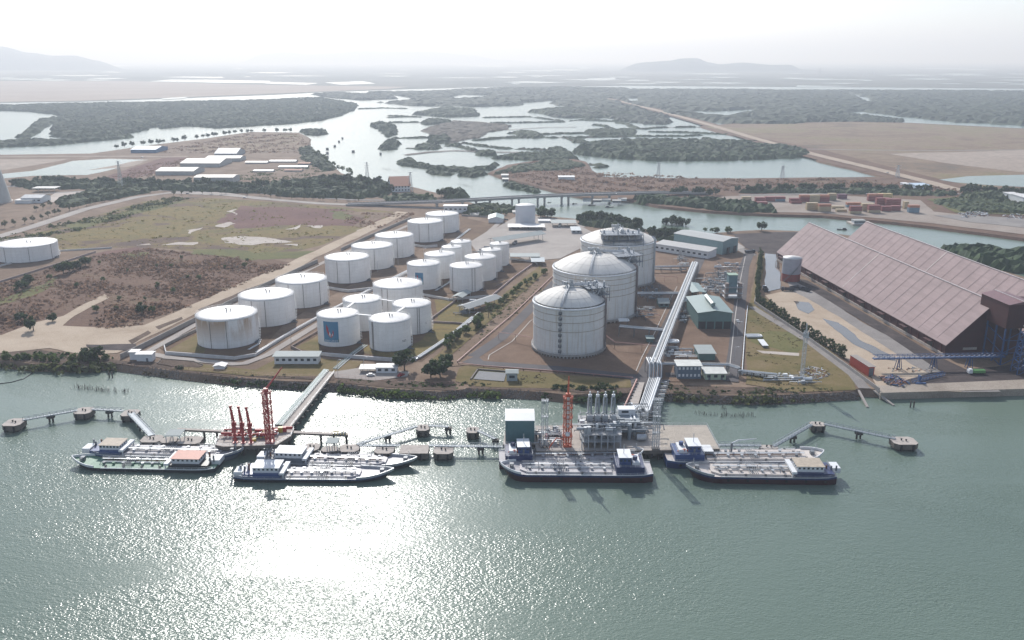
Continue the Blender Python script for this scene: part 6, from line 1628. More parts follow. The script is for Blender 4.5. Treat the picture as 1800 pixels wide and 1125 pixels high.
for sx in (-1, 1):
    for sy in (-1, 1): m.bar((sx * 3.2, sy * 3.2, 0), (sx * 2, sy * 2, h), .5)
for k in range(6):
    w0, w1 = 3.2 - .2 * k, 3.0 - .2 * k
    za, zb = h * k / 6, h * (k + 1) / 6
    for q in range(4):
        c = [(-1, -1), (1, -1), (1, 1), (-1, 1)]; a_, b_ = c[q], c[(q + 1) % 4]; m.bar((a_[0] * w0, a_[1] * w0, za), (b_[0] * w1, b_[1] * w1, zb), .28); m.bar((a_[0] * w1, a_[1] * w1, zb), (b_[0] * w1, b_[1] * w1, zb), .28)
m.build('tower', M_GANTRY, t); m = MB(); m.cyl((2, 0), 1.2, h - 1, h + 3.4, 14, r1=3.6); m.cyl((2, 0), 3.6, h + 3.4, h + 3.8, 14, r1=.4); m.build('hopper', plain('cream_hopper', (.62, .52, .44), .6), t)
m = MB(); m.bar((0, 0, h + .5), (26, 3, h + 6), 2.4, 2.2); m.build('boom', M_GANTRY, t)
# dismantled blue conveyor and scrap on the quay
p = G(1603, 674); q = G(1659, 662); t = thing('dismantled_conveyor', 'dismantled bright blue conveyor frame lying on the quay', 'conveyor', p); L = q - p; m = MB()
for s_ in (-1, 1):
    for z in (.4, 1.8): m.bar(Vector((0, s_, z)), L + Vector((0, s_, z + .6)), .25)
for i in range(10): a_ = L * (i / 10); m.bar(a_ + Vector((0, -1, .4)), a_ + Vector((0, 1, 1.9)), .2); m.bar(a_ + Vector((0, -1, .4)), L * ((i + 1) / 10) + Vector((0, -1, 1.9)), .2)
m.build('frame', M_GANTRY, t); m = MB(); m.box(1, 6, -2.6, -1.2, 0, 1.1); m.box(3, 4, -1, 1, 1.8, 4.2); m.build('drive', M_GANTRY, t)
def heap(px, label, n, seed, mats, size, name='scrap_heap', z=LZ, cat='scrap'):
    rd = random.Random(seed); P = PX(px, z); o = sum(P, Vector()) / len(P); O = [(p.x, p.y) for p in P]; m = MB(); k = 0
    xs = [p.x for p in P]; ys = [p.y for p in P]
    while k < n:
        x, y = rd.uniform(min(xs), max(xs)), rd.uniform(min(ys), max(ys))
        if not bool(inside(O, np.array([x]), np.array([y]))[0]): continue
        k += 1; l = rd.uniform(.4, 1) * size; a_ = rd.uniform(0, 6.28); q = Vector((x, y, z + rd.uniform(.05, .5) * size)) - o
        d = Vector((math.cos(a_), math.sin(a_), rd.uniform(-.3, .5))) * l; m.bar(q - d, q + d, rd.uniform(.15, .5) * size, rd.uniform(.1, .4) * size, rd.randrange(len(mats)))
    return stuff(m.build(name, mats, loc=o), label, cat)
heap([(1546, 664), (1572, 660), (1600, 674), (1594, 682), (1560, 676)], 'scattered blue and purple scrap steel on the quay', 110, 1, [M_GANTRY, M_STEELD, plain('purple_scrap', (.16, .11, .15), .8), M_RUST], 1.5, z=3.6)
heap([(1404, 654), (1424, 646), (1446, 650), (1460, 660), (1440, 669), (1410, 668)], 'heap of grey and rusty scrap at the foot of the antenna mast', 160, 2, [M_STEEL, M_RUST, M_JET, M_STEELD], 1.3)
heap([(1560, 648), (1640, 648), (1650, 654), (1565, 655)], 'rusty scrap under the blue conveyor bridge', 60, 3, [M_RUST, M_STEELD], 1.2)
heap([(1685, 376), (1728, 370), (1740, 380), (1692, 384)], 'rubbish tip beyond the creek, right of the containers', 130, 4, [M_JET, M_STEELD, M_RUST, M_WHITE], 2.2, z=2.5)
heap([(1760, 378), (1830, 374), (1840, 384), (1770, 386)], 'second rubbish tip at the right edge beyond the creek', 90, 5, [M_JET, M_STEELD, M_RUST, M_WHITE], 2.2, z=2.5)
# silo with a red base
c, r, h = tank_px(1373, 1405, 497, 456)
t = thing('silo', 'grey silo with a spiral stair and red skirt beside the warehouse', 'silo', (c.x, c.y, LZ))
MB().lathe((0, 0), [(r * .98, 0), (r * .98, h * .34)], 32).build('skirt', plain('silo_red', (.30, .07, .06), .6, var=.3), t)
MB().lathe((0, 0), [(r, h * .34), (r, h)], 32).build('shell', plain('silo_grey', (.40, .40, .44), .5, var=.12), t)
MB().lathe((0, 0), [(r + .1, h - .1), (r + .1, h + .1), (.02, h + 1.2)], 32).build('roof', M_ROOF, t); stair_on(t, r, h, -2.6, 2.2, M_STEELD)
# ------------------------------------------------------------------ trucks
def truck(px, py, rz, label, cab, body, tip=True, s=1.0, group=None):
    p = G(px, py); t = thing('truck', label, 'truck', p, rz, group); t.scale = (s, s, s)
    m = MB(); m.box(-4.2, 4.2, -.55, .55, .8, 1.1); m.build('chassis', M_STEELD, t)
    m = MB(); m.prism([(2.3, -1.2), (4.3, -1.2), (4.3, 1.2), (2.3, 1.2)], .9, 2.2); m.add([(2.3, -1.2, 2.2), (4.3, -1.2, 2.2), (4.3, 1.2, 2.2), (2.3, 1.2, 2.2), (2.4, -1.1, 3.1), (3.9, -1.1, 3.1), (3.9, 1.1, 3.1), (2.4, 1.1, 3.1)], [(4, 5, 6, 7), (0, 1, 5, 4), (1, 2, 6, 5), (2, 3, 7, 6), (3, 0, 4, 7)])
    c = m.build('cab', cab, t); w = MB(); w.add([(4.2, -1, 2.3), (4.2, 1, 2.3), (3.96, .95, 3.0), (3.96, -.95, 3.0)], [(0, 1, 2, 3)]); w.build('windscreen', M_WIN, c)
    m = MB(); B = 1.25
    m.box(-4.3, 2.1, -B, B, 1.1, 1.3); m.box(-4.3, 2.1, -B, -B + .1, 1.3, 2.6); m.box(-4.3, 2.1, B - .1, B, 1.3, 2.6); m.box(2.0, 2.1, -B + .1, B - .1, 1.3, 2.9); m.box(-4.3, -4.2, -B + .1, B - .1, 1.3, 2.6)
    if not tip: m.box(-4.2, 2.0, -B + .1, B - .1, 2.3, 2.5)
    m.build('body', body, t)
    for x in (-3.2, -1.9, 3.2):
        for s_ in (-1, 1):
            q = MB(); q.tube([(x, s_ * .75, .5), (x, s_ * 1.15, .5)], .5, 12); q.build('wheel', M_FEND, t)
truck(1715, 658, math.pi, 'truck with white cab and green body on the quay before the warehouse', M_WHITE, plain('truck_green', (.12, .30, .10), .5), False)
DT = plain('truck_dark', (.035, .04, .055), .5)
for i, (x, y, rz, lb) in enumerate(((1384, 512, 2.9, 'dark dump truck at the left of the group by the silo'), (1398, 509, .4, 'middle dark dump truck in front of the silo'), (1414, 512, 2.2, 'dark truck with bluish cab at the right of the group by the silo'), (1345, 511, 1.5, 'small dark truck with white bonnet beside the ditch and hedge'))):
    truck(x, y, rz, lb, M_WHITE if i == 3 else DT, DT, True, 1, None)
# big red orange container on the quay corner
def container(loc, rz, col, label, L=12.2, Wd=2.44, h=2.6, group=None, ribs=True, loc_local=None):
    t = thing('shipping_container', label, 'container', loc, rz, group)
    m = MB(); m.box(-L / 2, L / 2, -Wd / 2, Wd / 2, .1, h)
    if ribs:
        n = int(L / .9)
        for i in range(n):
            x = -L / 2 + L * (i + .5) / n; m.box(x - .16, x + .16, -Wd / 2 - .05, -Wd / 2, .25, h - .15); m.box(x - .16, x + .16, Wd / 2, Wd / 2 + .05, .25, h - .15)
    m.build('body', col, t)
    m = MB(); m.box(L / 2, L / 2 + .06, -Wd / 2 + .05, Wd / 2 - .05, .2, h - .1)
    for y in (-.7, -.3, .3, .7): m.bar((L / 2 + .1, y, .2), (L / 2 + .1, y, h - .1), .06)
    m.build('door', col, t)
    return t
a, b = G(1493, 641), G(1525, 662); d = b - a; hh = zat(b, 645) - LZ; nrm = Vector((-d.y, d.x, 0)).normalized(); Wc = 3.4
if nrm.y < 0: nrm = -nrm
t = thing('site_shed', 'tall bright red orange container shed at the corner of the quay', 'shed', (a + b) / 2 + nrm * Wc / 2, math.atan2(d.y, d.x))
l2 = d.length / 2; m = MB(); m.box(-l2, l2, -Wc / 2, Wc / 2, 0, hh)
for i in range(14): x = -l2 + 2 * l2 * (i + .5) / 14; m.box(x - .2, x + .2, -Wc / 2 - .07, -Wc / 2, .3, hh - .3)
m.build('wall', plain('container_red', (.50, .085, .055), .5, var=.12, stain=((.3, .06, .04), .55, .5)), t); m = MB(); m.box(-l2 - .2, l2 + .6, -Wc / 2 - .15, Wc / 2 + .4, hh, hh + .2); m.build('roof', M_CONC, t)
m = MB(); m.box(l2, l2 + .08, -1.2, 1.2, .2, hh - .8); m.build('door', M_STEELD, t)

# ------------------------------------------------------------------ process plant right of the gas tanks
def rack(px, z, w, label, mats=None, np_=5, step=7.0, rad=(.22, .35, .28), name='pipe_rack', top=True, sag=0):
    P = [G(x, y, LZ + z) for x, y in px]; o = P[0].copy(); o.z = LZ
    t = thing(name, label, 'pipe rack', o); L = [p - o for p in P]; k = 0
    mats = mats or [M_PIPEW, M_STEEL, M_PIPEW, M_STEELD]
    cols, beams = MB(), MB()
    for a, b in zip(L[:-1], L[1:]):
        d = (b - a).normalized(); s = Vector((-d.y, d.x, 0)); n = max(1, int((b - a).length / step))
        for i in range(n + 1):
            q = a.lerp(b, i / n)
            for sg in (-1, 1): c = MB(); c.bar(q + s * sg * w / 2 - Vector((0, 0, z)), q + s * sg * w / 2 + Vector((0, 0, .4)), .28); c.build('column', M_STEELD, t)
            beams.bar(q - s * w / 2, q + s * w / 2, .3); beams.bar(q - s * w / 2 - Vector((0, 0, 1.4)), q + s * w / 2 - Vector((0, 0, 1.4)), .25)
        for sg in (-1, 1): beams.bar(a + s * sg * w / 2, b + s * sg * w / 2, .25)
    beams.build('beam', M_STEELD, t)
    for i in range(np_):
        f = -.5 + (i + .5) / np_; m = MB(); pts = []
        for j, q in enumerate(L):
            d = (L[min(j + 1, len(L) - 1)] - L[max(j - 1, 0)]).normalized(); s = Vector((-d.y, d.x, 0)); pts.append(q + s * f * w * .9 + Vector((0, 0, .15 + rad[i % len(rad)])))
        m.tube(pts, rad[i % len(rad)], 8); m.build('pipe', mats[i % len(mats)], t)
    if top:
        m = MB()
        for a, b in zip(L[:-1], L[1:]): m.bar(a + Vector((0, 0, 1.15)), b + Vector((0, 0, 1.15)), w * .16, .12)
        m.build('cable_tray', plain('tray_pale', (.40, .40, .40), .6), t)
    return t
rack([(1151, 640), (1180, 566), (1222, 462)], 7.0, 5.2, 'main pale pipe rack running from the shore past the gas tanks toward the teal hall', [M_STEEL, M_PIPEW, M_STEELD, M_STEEL, M_BLUEG, M_PIPEW], np_=6, rad=(.3, .45, .3, .38))
t = thing('pipe_drop', 'bundle of pale blue vertical pipes dropping from the main rack to the shore', 'pipes', G(1151, 664))
for i in range(7):
    x = -3 + i; m = MB(); m.tube([(x, 10.5, 7.4), (x, .8, 7.4), (x + .1, 0, 6.8), (x + .1, -.6, .8), (x + .1, -1.5, .4)], .36, 8); m.build('pipe', M_BLUEG if i % 2 else M_PIPEW, t)
m = MB()
for x in (-3.8, 3.9):
    for y in (0, 9): m.bar((x, y, 0), (x, y, 7.2), .3)
m.build('frame', M_STEELD, t)
rack([(1089, 574), (1168, 581)], 6.0, 3.4, 'branch pipe rack from between the front two gas tanks to the main rack', np_=5)
rack([(1118, 516), (1200, 516)], 6.0, 3.4, 'branch pipe rack from behind the middle gas tank to the main rack', np_=5)
rack([(1146, 470), (1212, 468)], 4.0, 3.0, 'short pipe rack beside the rear gas tank', np_=4)
rack([(1155, 640), (1280, 642), (1300, 648)], 4.6, 2.6, 'pipe rack passing over the road behind the two small blue and green buildings', np_=4, step=9)
rack([(1300, 652), (1366, 659)], 3.2, 2.0, 'low grey pipe rack along the lawn toward the antenna mast', np_=3, step=6, top=False)
t = thing('pipeline', 'thick white segmented pipeline beside the lawn in front of the low rack', 'pipeline', G(1298, 657)); L = G(1367, 664, LZ + 1.3) - G(1298, 657, LZ)
m = MB(); m.tube([(0, 0, 1.3), L * .5 + Vector((0, 0, .65)), L], .85, 12); m.build('pipe', M_PIPEW, t)
for i in range(6): q = L * ((i + .3) / 6); m = MB(); m.box(q.x - .4, q.x + .4, q.y - 1, q.y + 1, 0, 1.6 + .4); m.build('saddle', M_JETD, t)
for x, y, lb, ln in ((1203, 541, 'white expansion loop on the main rack beside the large green hall', 9), (1178, 615, 'white expansion loop low on the main rack', 9), (1096, 577, 'small white expansion loop on the branch rack between the gas tanks', 6), (1325, 594, 'white pipe loop reaching onto the lawn from the road edge', 9)):
    t = thing('pipe_loop', lb, 'pipe loop', G(x, y, LZ)); z = 5 if x < 1300 else 1.2
    for k, dy in enumerate((0, 1.3)):
        m = MB(); m.tube([(-ln / 2, -1.6 + dy, z), (ln / 2 - 1 - dy, -1.6 + dy, z), (ln / 2 - dy, -.6, z), (ln / 2 - dy, .9 - dy * .5 + 1, z), (ln / 2 - 1 - dy, 2.9 - dy, z), (-ln / 2, 2.9 - dy, z)], .5, 8); m.build('pipe', M_PIPEW, t)
    m = MB()
    for sx in (-.7, .7): m.bar((sx * ln / 2, .5, 0), (sx * ln / 2, .5, z), .3); m.bar((sx * ln / 2, -2, z - .5), (sx * ln / 2, 3, z - .5), .25)
    m.build('support', M_STEELD, t)
M_GRNR = plain('green_roof', (.20, .275, .265), .5, var=.08, scale=.2); M_GRNW = plain('green_wall', (.10, .185, .18), .6, var=.1, scale=.3)
M_BLW = plain('blue_grey_wall', (.11, .15, .20), .65, var=.1); M_LGRN = plain('pale_green_wall', (.40, .47, .36), .65, var=.1)
def hall(x0, x1, yf, yb, ye, label, wall, roof, name='shed', x0b=None, x1b=None, **k):
    """x0..x1 and yf: front foot in pixels; ye: row of the front eave; yb: row of the rear roof edge"""
    a, b = G(x0, yf), G(x1, yf); hw = zat((a + b) / 2, ye) - LZ
    d, c = G(x0b or x0 + 3, yb, LZ + hw), G(x1b or x1 + 3, yb, LZ + hw); d.z = c.z = LZ
    return house_at(name, a, b, c, d, hw, label, 'building', wall, roof, **k), hw
t, hw = hall(1212, 1270, 579, 522, 550, 'large green compressor hall with a roof ventilator and an open columned base', M_GRNW, M_GRNR, x0b=1221, x1b=1277, gable=True, axis='y', slope=.14, over=.7)
m = MB(); m.box(-1.1, 1.1, -12, 8, hw + 2.2, hw + 4.0); m.add([(-1.6, -12.4, 4 + hw), (0, -12.4, 4.9 + hw), (1.6, -12.4, 4 + hw), (-1.6, 8.4, 4 + hw), (0, 8.4, 4.9 + hw), (1.6, 8.4, 4 + hw)], [(0, 1, 4, 3), (1, 2, 5, 4), (2, 1, 0), (3, 4, 5)]); m.build('ridge_ventilator', M_GRNR, t)
ww = [o for o in t.children if o.name.startswith('wall')][0]; wv = [v.co.x for v in ww.data.vertices]; hv = [v.co.y for v in ww.data.vertices]
for i in range(4):
    x0, x1 = min(wv) + (max(wv) - min(wv)) * i / 4 + .4, min(wv) + (max(wv) - min(wv)) * (i + 1) / 4 - .4
    m = MB(); m.box(x0, x1, min(hv) - .06, min(hv) + .02, .1, hw * .48); m.build('bay_shade_panel', M_BLACK, t)  # black panels paint the shade inside the open bays
hall(1206, 1231, 530, 498, 514, 'green roofed pump shelter behind the large green hall', M_GRNW, M_GRNR, open_=True, x0b=1215, x1b=1234, gable=True, axis='y', slope=.15)
hall(1223, 1251, 634.5, 608, 621, 'small green shed with a pale roof on the brown yard', M_GRNW, M_TEALR, x0b=1226, x1b=1254, slope=.6)
t, hw = hall(1187, 1228, 667, 634, 643, 'two storey blue grey substation with white doors near the shore', M_BLW, plain('cream_roof', (.58, .58, .54), .6), win=6, slope=.3, wrows=2, winm=M_WHITE)
hall(1235, 1271, 669, 645, 656, 'pale green one storey building with a cream roof right of the substation', M_LGRN, MATS['cream_roof'], win=3, slope=.5, door=2)
hall(1155, 1172, 541, 526, 533, 'small square kiosk with a pale pyramid roof under the rack', M_GRNW, M_TEALR, gable=True, slope=.4, win=2)
hall(1135, 1146, 603, 591, 595, 'low green equipment box beside the front gas tank road', M_GRNW, M_GRNR, name='equipment_box')
hall(1336, 1343, 612, 598, 607, 'white and dark control cabinet standing on the lawn', M_STEELD, M_WHITE, name='control_cabinet')
# heater / vaporiser block with tall casing and cluttered pipework
p = G(1287, 528); t = thing('vaporiser', 'tall teal boxed vaporiser unit with a green top between two brown columns', 'process unit', p); h = zat(p, 484) - LZ
m = MB(); m.box(-3.2, 2.6, 0, 6, 5, h); m.build('casing', plain('teal_casing', (.13, .22, .25), .55), t); m = MB(); m.box(-3.6, 3.0, -.4, 6.4, h, h + .3); m.build('top', plain('green_top', (.25, .36, .27), .6), t)
for x in (-5.2, 3.6): m = MB(); m.box(x, x + 2.2, -1, 2, 0, 12); m.build('column', plain('brown_column', (.27, .21, .19), .8), t)
m = MB()
for z in (2, 5, 9): m.box(-5.5, 6.2, -2, 7, z, z + .2); railing(m, [(-5.5, -2, z + .2), (6.2, -2, z + .2), (6.2, 7, z + .2)], 1.1, 1.5, .09)
m.build('platform', M_STEEL, t)
m = MB(); m.tube([(6.5, 4, 0), (6.5, 4, 11), (3, 4, 12)], .5, 8); m.build('duct', M_PIPEW, t)
def clutter(px, label, n, seed, hmax, mats=None, z=LZ):
    rd = random.Random(seed); P = PX(px, z); o = sum(P, Vector()) / len(P); t = thing('process_skid', label, 'process equipment', o); O = [(p.x - o.x, p.y - o.y) for p in P]
    xs = [q[0] for q in O]; ys = [q[1] for q in O]; k = 0
    fr = MB()
    for x in np.arange(min(xs) + 1, max(xs), 4.5):
        for y in np.arange(min(ys) + 1, max(ys), 5.5):
            if bool(inside(O, np.array([x]), np.array([y]))[0]): fr.bar((x, y, 0), (x, y, hmax * .7), .25); fr.bar((x, y, hmax * .7), (x + 4.5, y, hmax * .7), .22); fr.bar((x, y, hmax * .4), (x, y + 5.5, hmax * .4), .22)
    fr.build('frame', M_STEELD, t)
    while k < n:
        x, y = rd.uniform(min(xs), max(xs)), rd.uniform(min(ys), max(ys))
        if not bool(inside(O, np.array([x]), np.array([y]))[0]): continue
        k += 1; m = MB(); c = rd.random(); mt = rd.choice(mats or [M_PIPEW, M_STEEL, M_STEELD, M_BLUEG])
        if c < .3: m.cyl((x, y), rd.uniform(.4, 1.0), 0, rd.uniform(.4, 1) * hmax, 10); m.build('vessel', mt, t)
        elif c < .5: m.tube([(x - 2.2, y, 1.6), (x + 2.2, y, 1.6)], rd.uniform(.5, .9), 10); m.build('drum', mt, t)
        elif c < .8:
            z = rd.uniform(.3, .8) * hmax; l = rd.uniform(3, 9); m.tube([(x - l, y, .4), (x - l, y, z), (x + l, y, z), (x + l, y + rd.uniform(-3, 3), z * .7)], rd.uniform(.15, .32), 6); m.build('pipe', mt, t)
        else: m.box(x - 1, x + 1, y - .8, y + .8, 0, rd.uniform(1, 2.4)); m.build('pump', mt, t)
    return t
clutter([(1234, 520), (1276, 522), (1280, 488), (1262, 482), (1238, 496)], 'dense cluster of grey pipes and vessels between the green roofs and the vaporiser', 46, 3, 5.5)
clutter([(1184, 560), (1208, 575), (1212, 548), (1198, 535)], 'grey pipework squeezed between the main rack and the large green hall', 16, 4, 4)
clutter([(1160, 628), (1220, 633), (1222, 618), (1170, 614)], 'row of white vessels and small pipes left of the small green shed', 20, 5, 3.2, [M_PIPEW, M_PIPEW, M_STEEL])
clutter([(1256, 480), (1300, 482), (1300, 466), (1260, 464)], 'pinkish fenced metering skid before the teal hall', 18, 6, 2.4, [plain('pink_grey', (.45, .36, .33), .7), M_STEEL])
clutter([(1200, 448), (1212, 478), (1196, 480), (1192, 448)], 'grey stair tower and valves at the far end of the main rack', 8, 7, 8)
clutter([(1366, 674), (1420, 678), (1420, 665), (1366, 660)], 'low white pipe skid at the foot of the antenna mast', 16, 8, 2.0, [M_PIPEW, M_STEEL])
clutter([(1092, 560), (1140, 566), (1150, 545), (1118, 540)], 'pipes and pumps in the shadow between the middle and front gas tanks', 14, 9, 3, [M_STEELD, M_BLUEG, M_STEEL])
clutter([(1122, 528), (1160, 530), (1164, 508), (1130, 506)], 'blue grey pipes and cabinets in the shade beside the middle gas tank', 16, 10, 4, [M_STEELD, M_BLUEG, M_PIPEW])
# teal store hall with long low annex
a, b, d, c = G(1257, 452), G(1283, 445), G(1196, 430), G(1224, 424)
hw = zat(a, 428) - LZ
ux = (b - a); t = house_at('store_hall', a, b, c, d, hw, 'teal store hall with a pale grey curved roof near the creek', 'building', plain('teal_wall', (.22, .33, .34), .6, var=.08), plain('store_roof', (.34, .355, .35), .7, var=.06), gable=True, axis='y', slope=.12)
m = MB(); w_ = (b - a).length / 2; h_ = abs(((d + c) / 2 - (a + b) / 2).length) / 2
for x in (-w_ * .55, w_ * .35): m = MB(); m.box(x - 2.2, x + 2.2, -h_ - .08, -h_ + .02, 0, hw * .55); m.build('door', M_BLACK, t)
for i in range(8):
    y = -h_ + 2 * h_ * (i + .5) / 8; m = MB(); m.box(-w_ - .1, -w_, y - .12, y + .12, 0, hw); m.build('pilaster', plain('teal_post', (.15, .25, .26), .6), t)
a, b = G(1150, 441), G(1244, 456); d2 = (b - a).normalized(); nn = Vector((-d2.y, d2.x, 0)) * 14
house_at('long_shed', a, b, b + nn, a + nn, 6.5, 'long low white shed with a pale roof joined to the teal hall', 'building', M_WHITE, plain('long_roof', (.38, .375, .365), .7, var=.08), win=10, slope=1.6)
# antenna mast
p = G(1409, 668); h = zat(p, 582) - LZ; t = thing('antenna_mast', 'tall grey lattice antenna mast beside the scrap heap', 'mast', p)
m = MB(); lattice(m, (0, 0, 0), (0, 0, h), 1.5, 18, .1); m.build('mast', M_STEEL, t); m = MB(); lattice(m, (0, 0, h), (0, 0, h + 4), .4, 3, .1); m.build('spire', M_STEEL, t)
m = MB()
for i in range(6): a_ = i * 1.05; m.box(1.2 * math.cos(a_) - .25, 1.2 * math.cos(a_) + .25, 1.2 * math.sin(a_) - .25, 1.2 * math.sin(a_) + .25, h - 3, h - .8)
m.box(-1.4, 1.4, -1.4, 1.4, h - 3.2, h - 3.0); m.build('antenna', M_STEEL, t)
# ------------------------------------------------------------------ walls, bunds, fences
M_WALLW = plain('whitewashed_bund', (.58, .565, .555), .8, var=.12, scale=.3, obj=False); M_WALLG = plain('grey_wall', (.30, .28, .265), .85, var=.18, scale=.3, obj=False); M_WALLP = plain('brown_bund', (.26, .20, .175), .9, var=.15, scale=.3, obj=False)
def wall(px, h, th, label, mat, name='bund_wall', cat='wall', top=None):
    P = PX(px); o = P[0].copy(); m = MB()
    for a, b in zip(P[:-1], P[1:]):
        d = (b - a).normalized(); m.bar(a - o + Vector((0, 0, h / 2 - .2)) - d * th * .5, b - o + Vector((0, 0, h / 2 - .2)) + d * th * .5, th, h + .4)
    ob = m.build(name, mat, loc=o); return tag(ob, label, cat)
wall([(213, 631), (240, 618), (345, 565), (450, 512), (512, 483), (558, 462)], 3.0, .5, 'long grey perimeter wall between the sand track and the outer tank row', M_WALLG, 'perimeter_wall')
wall([(600, 441), (640, 422), (705, 393), (722, 386)], 2.6, .5, 'far stretch of grey perimeter wall behind the outer tanks', M_WALLG, 'perimeter_wall')
wall([(352, 580), (322, 594), (289, 611)], 2.0, .5, 'dark inner bund left of the rust streaked tank', M_WALLG)
wall([(289, 611), (292, 623)], 2.0, .5, 'short white bund at the left corner of the tank yard', M_WALLW)
wall([(292, 623.5), (340, 627), (412, 633), (448, 627)], 2.0, .6, 'white bund wall in front of the rust streaked tank', M_WALLW)
wall([(448, 627), (500, 594), (560, 560), (630, 523), (690, 494), (725, 478)], 1.6, .6, 'long white bund along the service lane beside the outer tank row', M_WALLW)
wall([(575, 508), (612, 514), (658, 509)], 2.0, .7, 'white cross wall in front of the fourth outer tank', M_WALLW)
wall([(729, 433), (748, 436), (768, 434)], 2.0, .7, 'white cross wall beside the seventh outer tank', M_WALLW)
wall([(512, 612), (540, 626)], 1.6, .5, 'brown bund slope left of the front logo tank', M_WALLP)
wall([(512, 612), (560, 584), (610, 556)], 1.4, .5, 'brown bund behind the front logo tank', M_WALLP)
wall([(560, 625), (620, 630), (697, 636), (730, 633.5)], 2.0, .8, 'white bund wall in front of the cluster of five tanks', M_WALLW)
wall([(730, 634), (780, 602), (828, 566), (842, 552)], 1.2, 1.6, 'wide grey pipe trench wall right of the cluster of five tanks', M_STEEL, 'pipe_trench')
wall([(759, 562), (802, 530)], 1.6, .8, 'brown bund behind the twin pipe tank', M_WALLP)
wall([(760, 568), (800, 570), (822, 572)], 1.5, .8, 'short brown cross bund right of the twin pipe tank', M_WALLP)
wall([(742, 520), (790, 529), (818, 526), (862, 523)], 1.8, .7, 'white bund wall in front of the inner tank rows', M_WALLW)
wall([(863, 523), (905, 488), (936, 466)], 1.4, .6, 'pinkish bund wall right of the inner tank rows', plain('pink_bund', (.38, .29, .28), .85))
wall([(862, 498), (884, 494)], 1.0, .5, 'low dark cross bund in the brown yard behind the inner tanks', M_WALLP)
wall([(872, 504), (902, 490)], .8, .4, 'low dark bund in the brown yard right of the inner tanks', M_WALLP)
wall([(808, 443), (790, 452)], 1.2, .5, 'short wall at the far end of the inner left row', M_WALLW)
wall([(812, 380), (870, 384), (893, 388)], 1.8, .5, 'boundary wall behind the last outer tank', M_WALLG, 'perimeter_wall')
wall([(892, 456), (940, 462), (944, 466)], 1.6, .5, 'white wall at the front of the truck yard', M_WALLW)
wall([(1338, 452), (1326, 535), (1345, 548), (1420, 598), (1492, 650), (1545, 689)], 2.2, .4, 'grey boundary wall left of the hedge', M_WALLG, 'perimeter_wall')
wall([(0, 469), (100, 442.5), (196, 437)], 1.4, .5, 'low bund of the lone tank yard at the left edge', M_WALLW)
wall([(-80, 522), (0, 497), (100, 466), (168, 444)], 1.5, .5, 'front bund wall of the lone tank yard at the left edge', plain('pink_bund2', (.36, .28, .26), .85))
wall([(1146, 474), (1196, 476)], 1.4, .6, 'white bund right of the rear gas tank', M_WALLW)
def fence(px, h, label, mat, step=4.0, name='pipe_fence', cat='fence', r=.12, rails=(1.0,)):
    P = PX(px); o = P[0].copy(); t = thing(name, label, cat, o); rl = MB(); ps = MB()
    for a, b in zip(P[:-1], P[1:]):
        n = max(1, int((b - a).length / step))
        for f in rails: rl.bar(a - o + Vector((0, 0, h * f)), b - o + Vector((0, 0, h * f)), r)
        for i in range(n + 1): q = a.lerp(b, i / n) - o; ps.bar(q, q + Vector((0, 0, h)), r * 1.2)
    rl.build('rail', mat, t); ps.build('posts', mat, t); return t
M_PINK = plain('pinkish_pipe', (.36, .18, .16), .6, var=.2)
fence([(806, 641), (850, 646), (920, 651), (1010, 658), (1112, 667)], 1.1, 'low red fire pipe on white stands along the front of the gas tank yard', M_PINK, 9, r=.35, cat='pipe')
for i in range(12):
    pass
fence([(804, 638), (850, 598), (900, 556), (950, 508), (985, 474)], 1.0, 'pinkish pipe track along the left road of the gas tank yard', M_PINK, 7, r=.4, cat='pipe')
fence([(1062, 600), (1080, 614), (1128, 618), (1156, 622)], 4.5, 'thin brown pipe bents crossing the yard right of the front gas tank', M_PINK, 8, 'pipe_bents', 'pipe bents', .16, (1.0, .9))
fence([(876, 596), (906, 600), (934, 606)], 4.5, 'thin brown pipe bents left of the front gas tank', M_PINK, 6, 'pipe_bents', 'pipe bents', .16, (1.0, .9))
fence([(1146, 494), (1190, 497)], 4.5, 'thin brown pipe bents right of the rear gas tank', M_PINK, 8, 'pipe_bents', 'pipe bents', .16, (1.0, .9))
fence([(1118, 556), (1160, 566)], 4.5, 'thin brown pipe bents right of the middle gas tank', M_PINK, 8, 'pipe_bents', 'pipe bents', .16, (1.0, .9))
fence([(1304, 660), (1308, 600), (1314, 540)], 1.0, 'white pipe rail along the right side of the plant road', M_WHITE, 5, r=.4, cat='pipe', rails=(.5, 1.0))
fence([(590, 663), (660, 670), (760, 678), (806, 676)], 1.8, 'thin shoreline fence in front of the gatehouse', M_PINK, 3.5, 'shore_fence', r=.07, rails=(.5, 1))
fence([(300, 648), (420, 658), (560, 666)], 1.8, 'thin shoreline fence left of the jetty bridge', M_PINK, 3.5, 'shore_fence', r=.07, rails=(.5, 1))
def ground_pipes(px, label, n, r, mats, gap=.9, z=.6):
    P = PX(px); o = P[0].copy(); t = thing('ground_pipes', label, 'pipes', o)
    for i in range(n):
        m = MB(); pts = []
        for j, q in enumerate(P):
            d = (P[min(j + 1, len(P) - 1)] - P[max(j - 1, 0)]).normalized(); pts.append(q - o + Vector((-d.y, d.x, 0)) * (i - (n - 1) / 2) * gap + Vector((0, 0, z)))
        m.tube(pts, r, 7); m.build('pipe', mats[i % len(mats)], t)
ground_pipes([(452, 622), (520, 581), (580, 548), (650, 511), (720, 476), (760, 452), (800, 424), (826, 404)], 'bundle of white pipes on the lane between the outer and inner tanks', 3, .25, [M_PIPEW, M_STEEL], .9, 1.0)
ground_pipes([(437, 616), (455, 606), (458, 598)], 'white pipes to the foot of the rust streaked tank', 2, .22, [M_PIPEW])
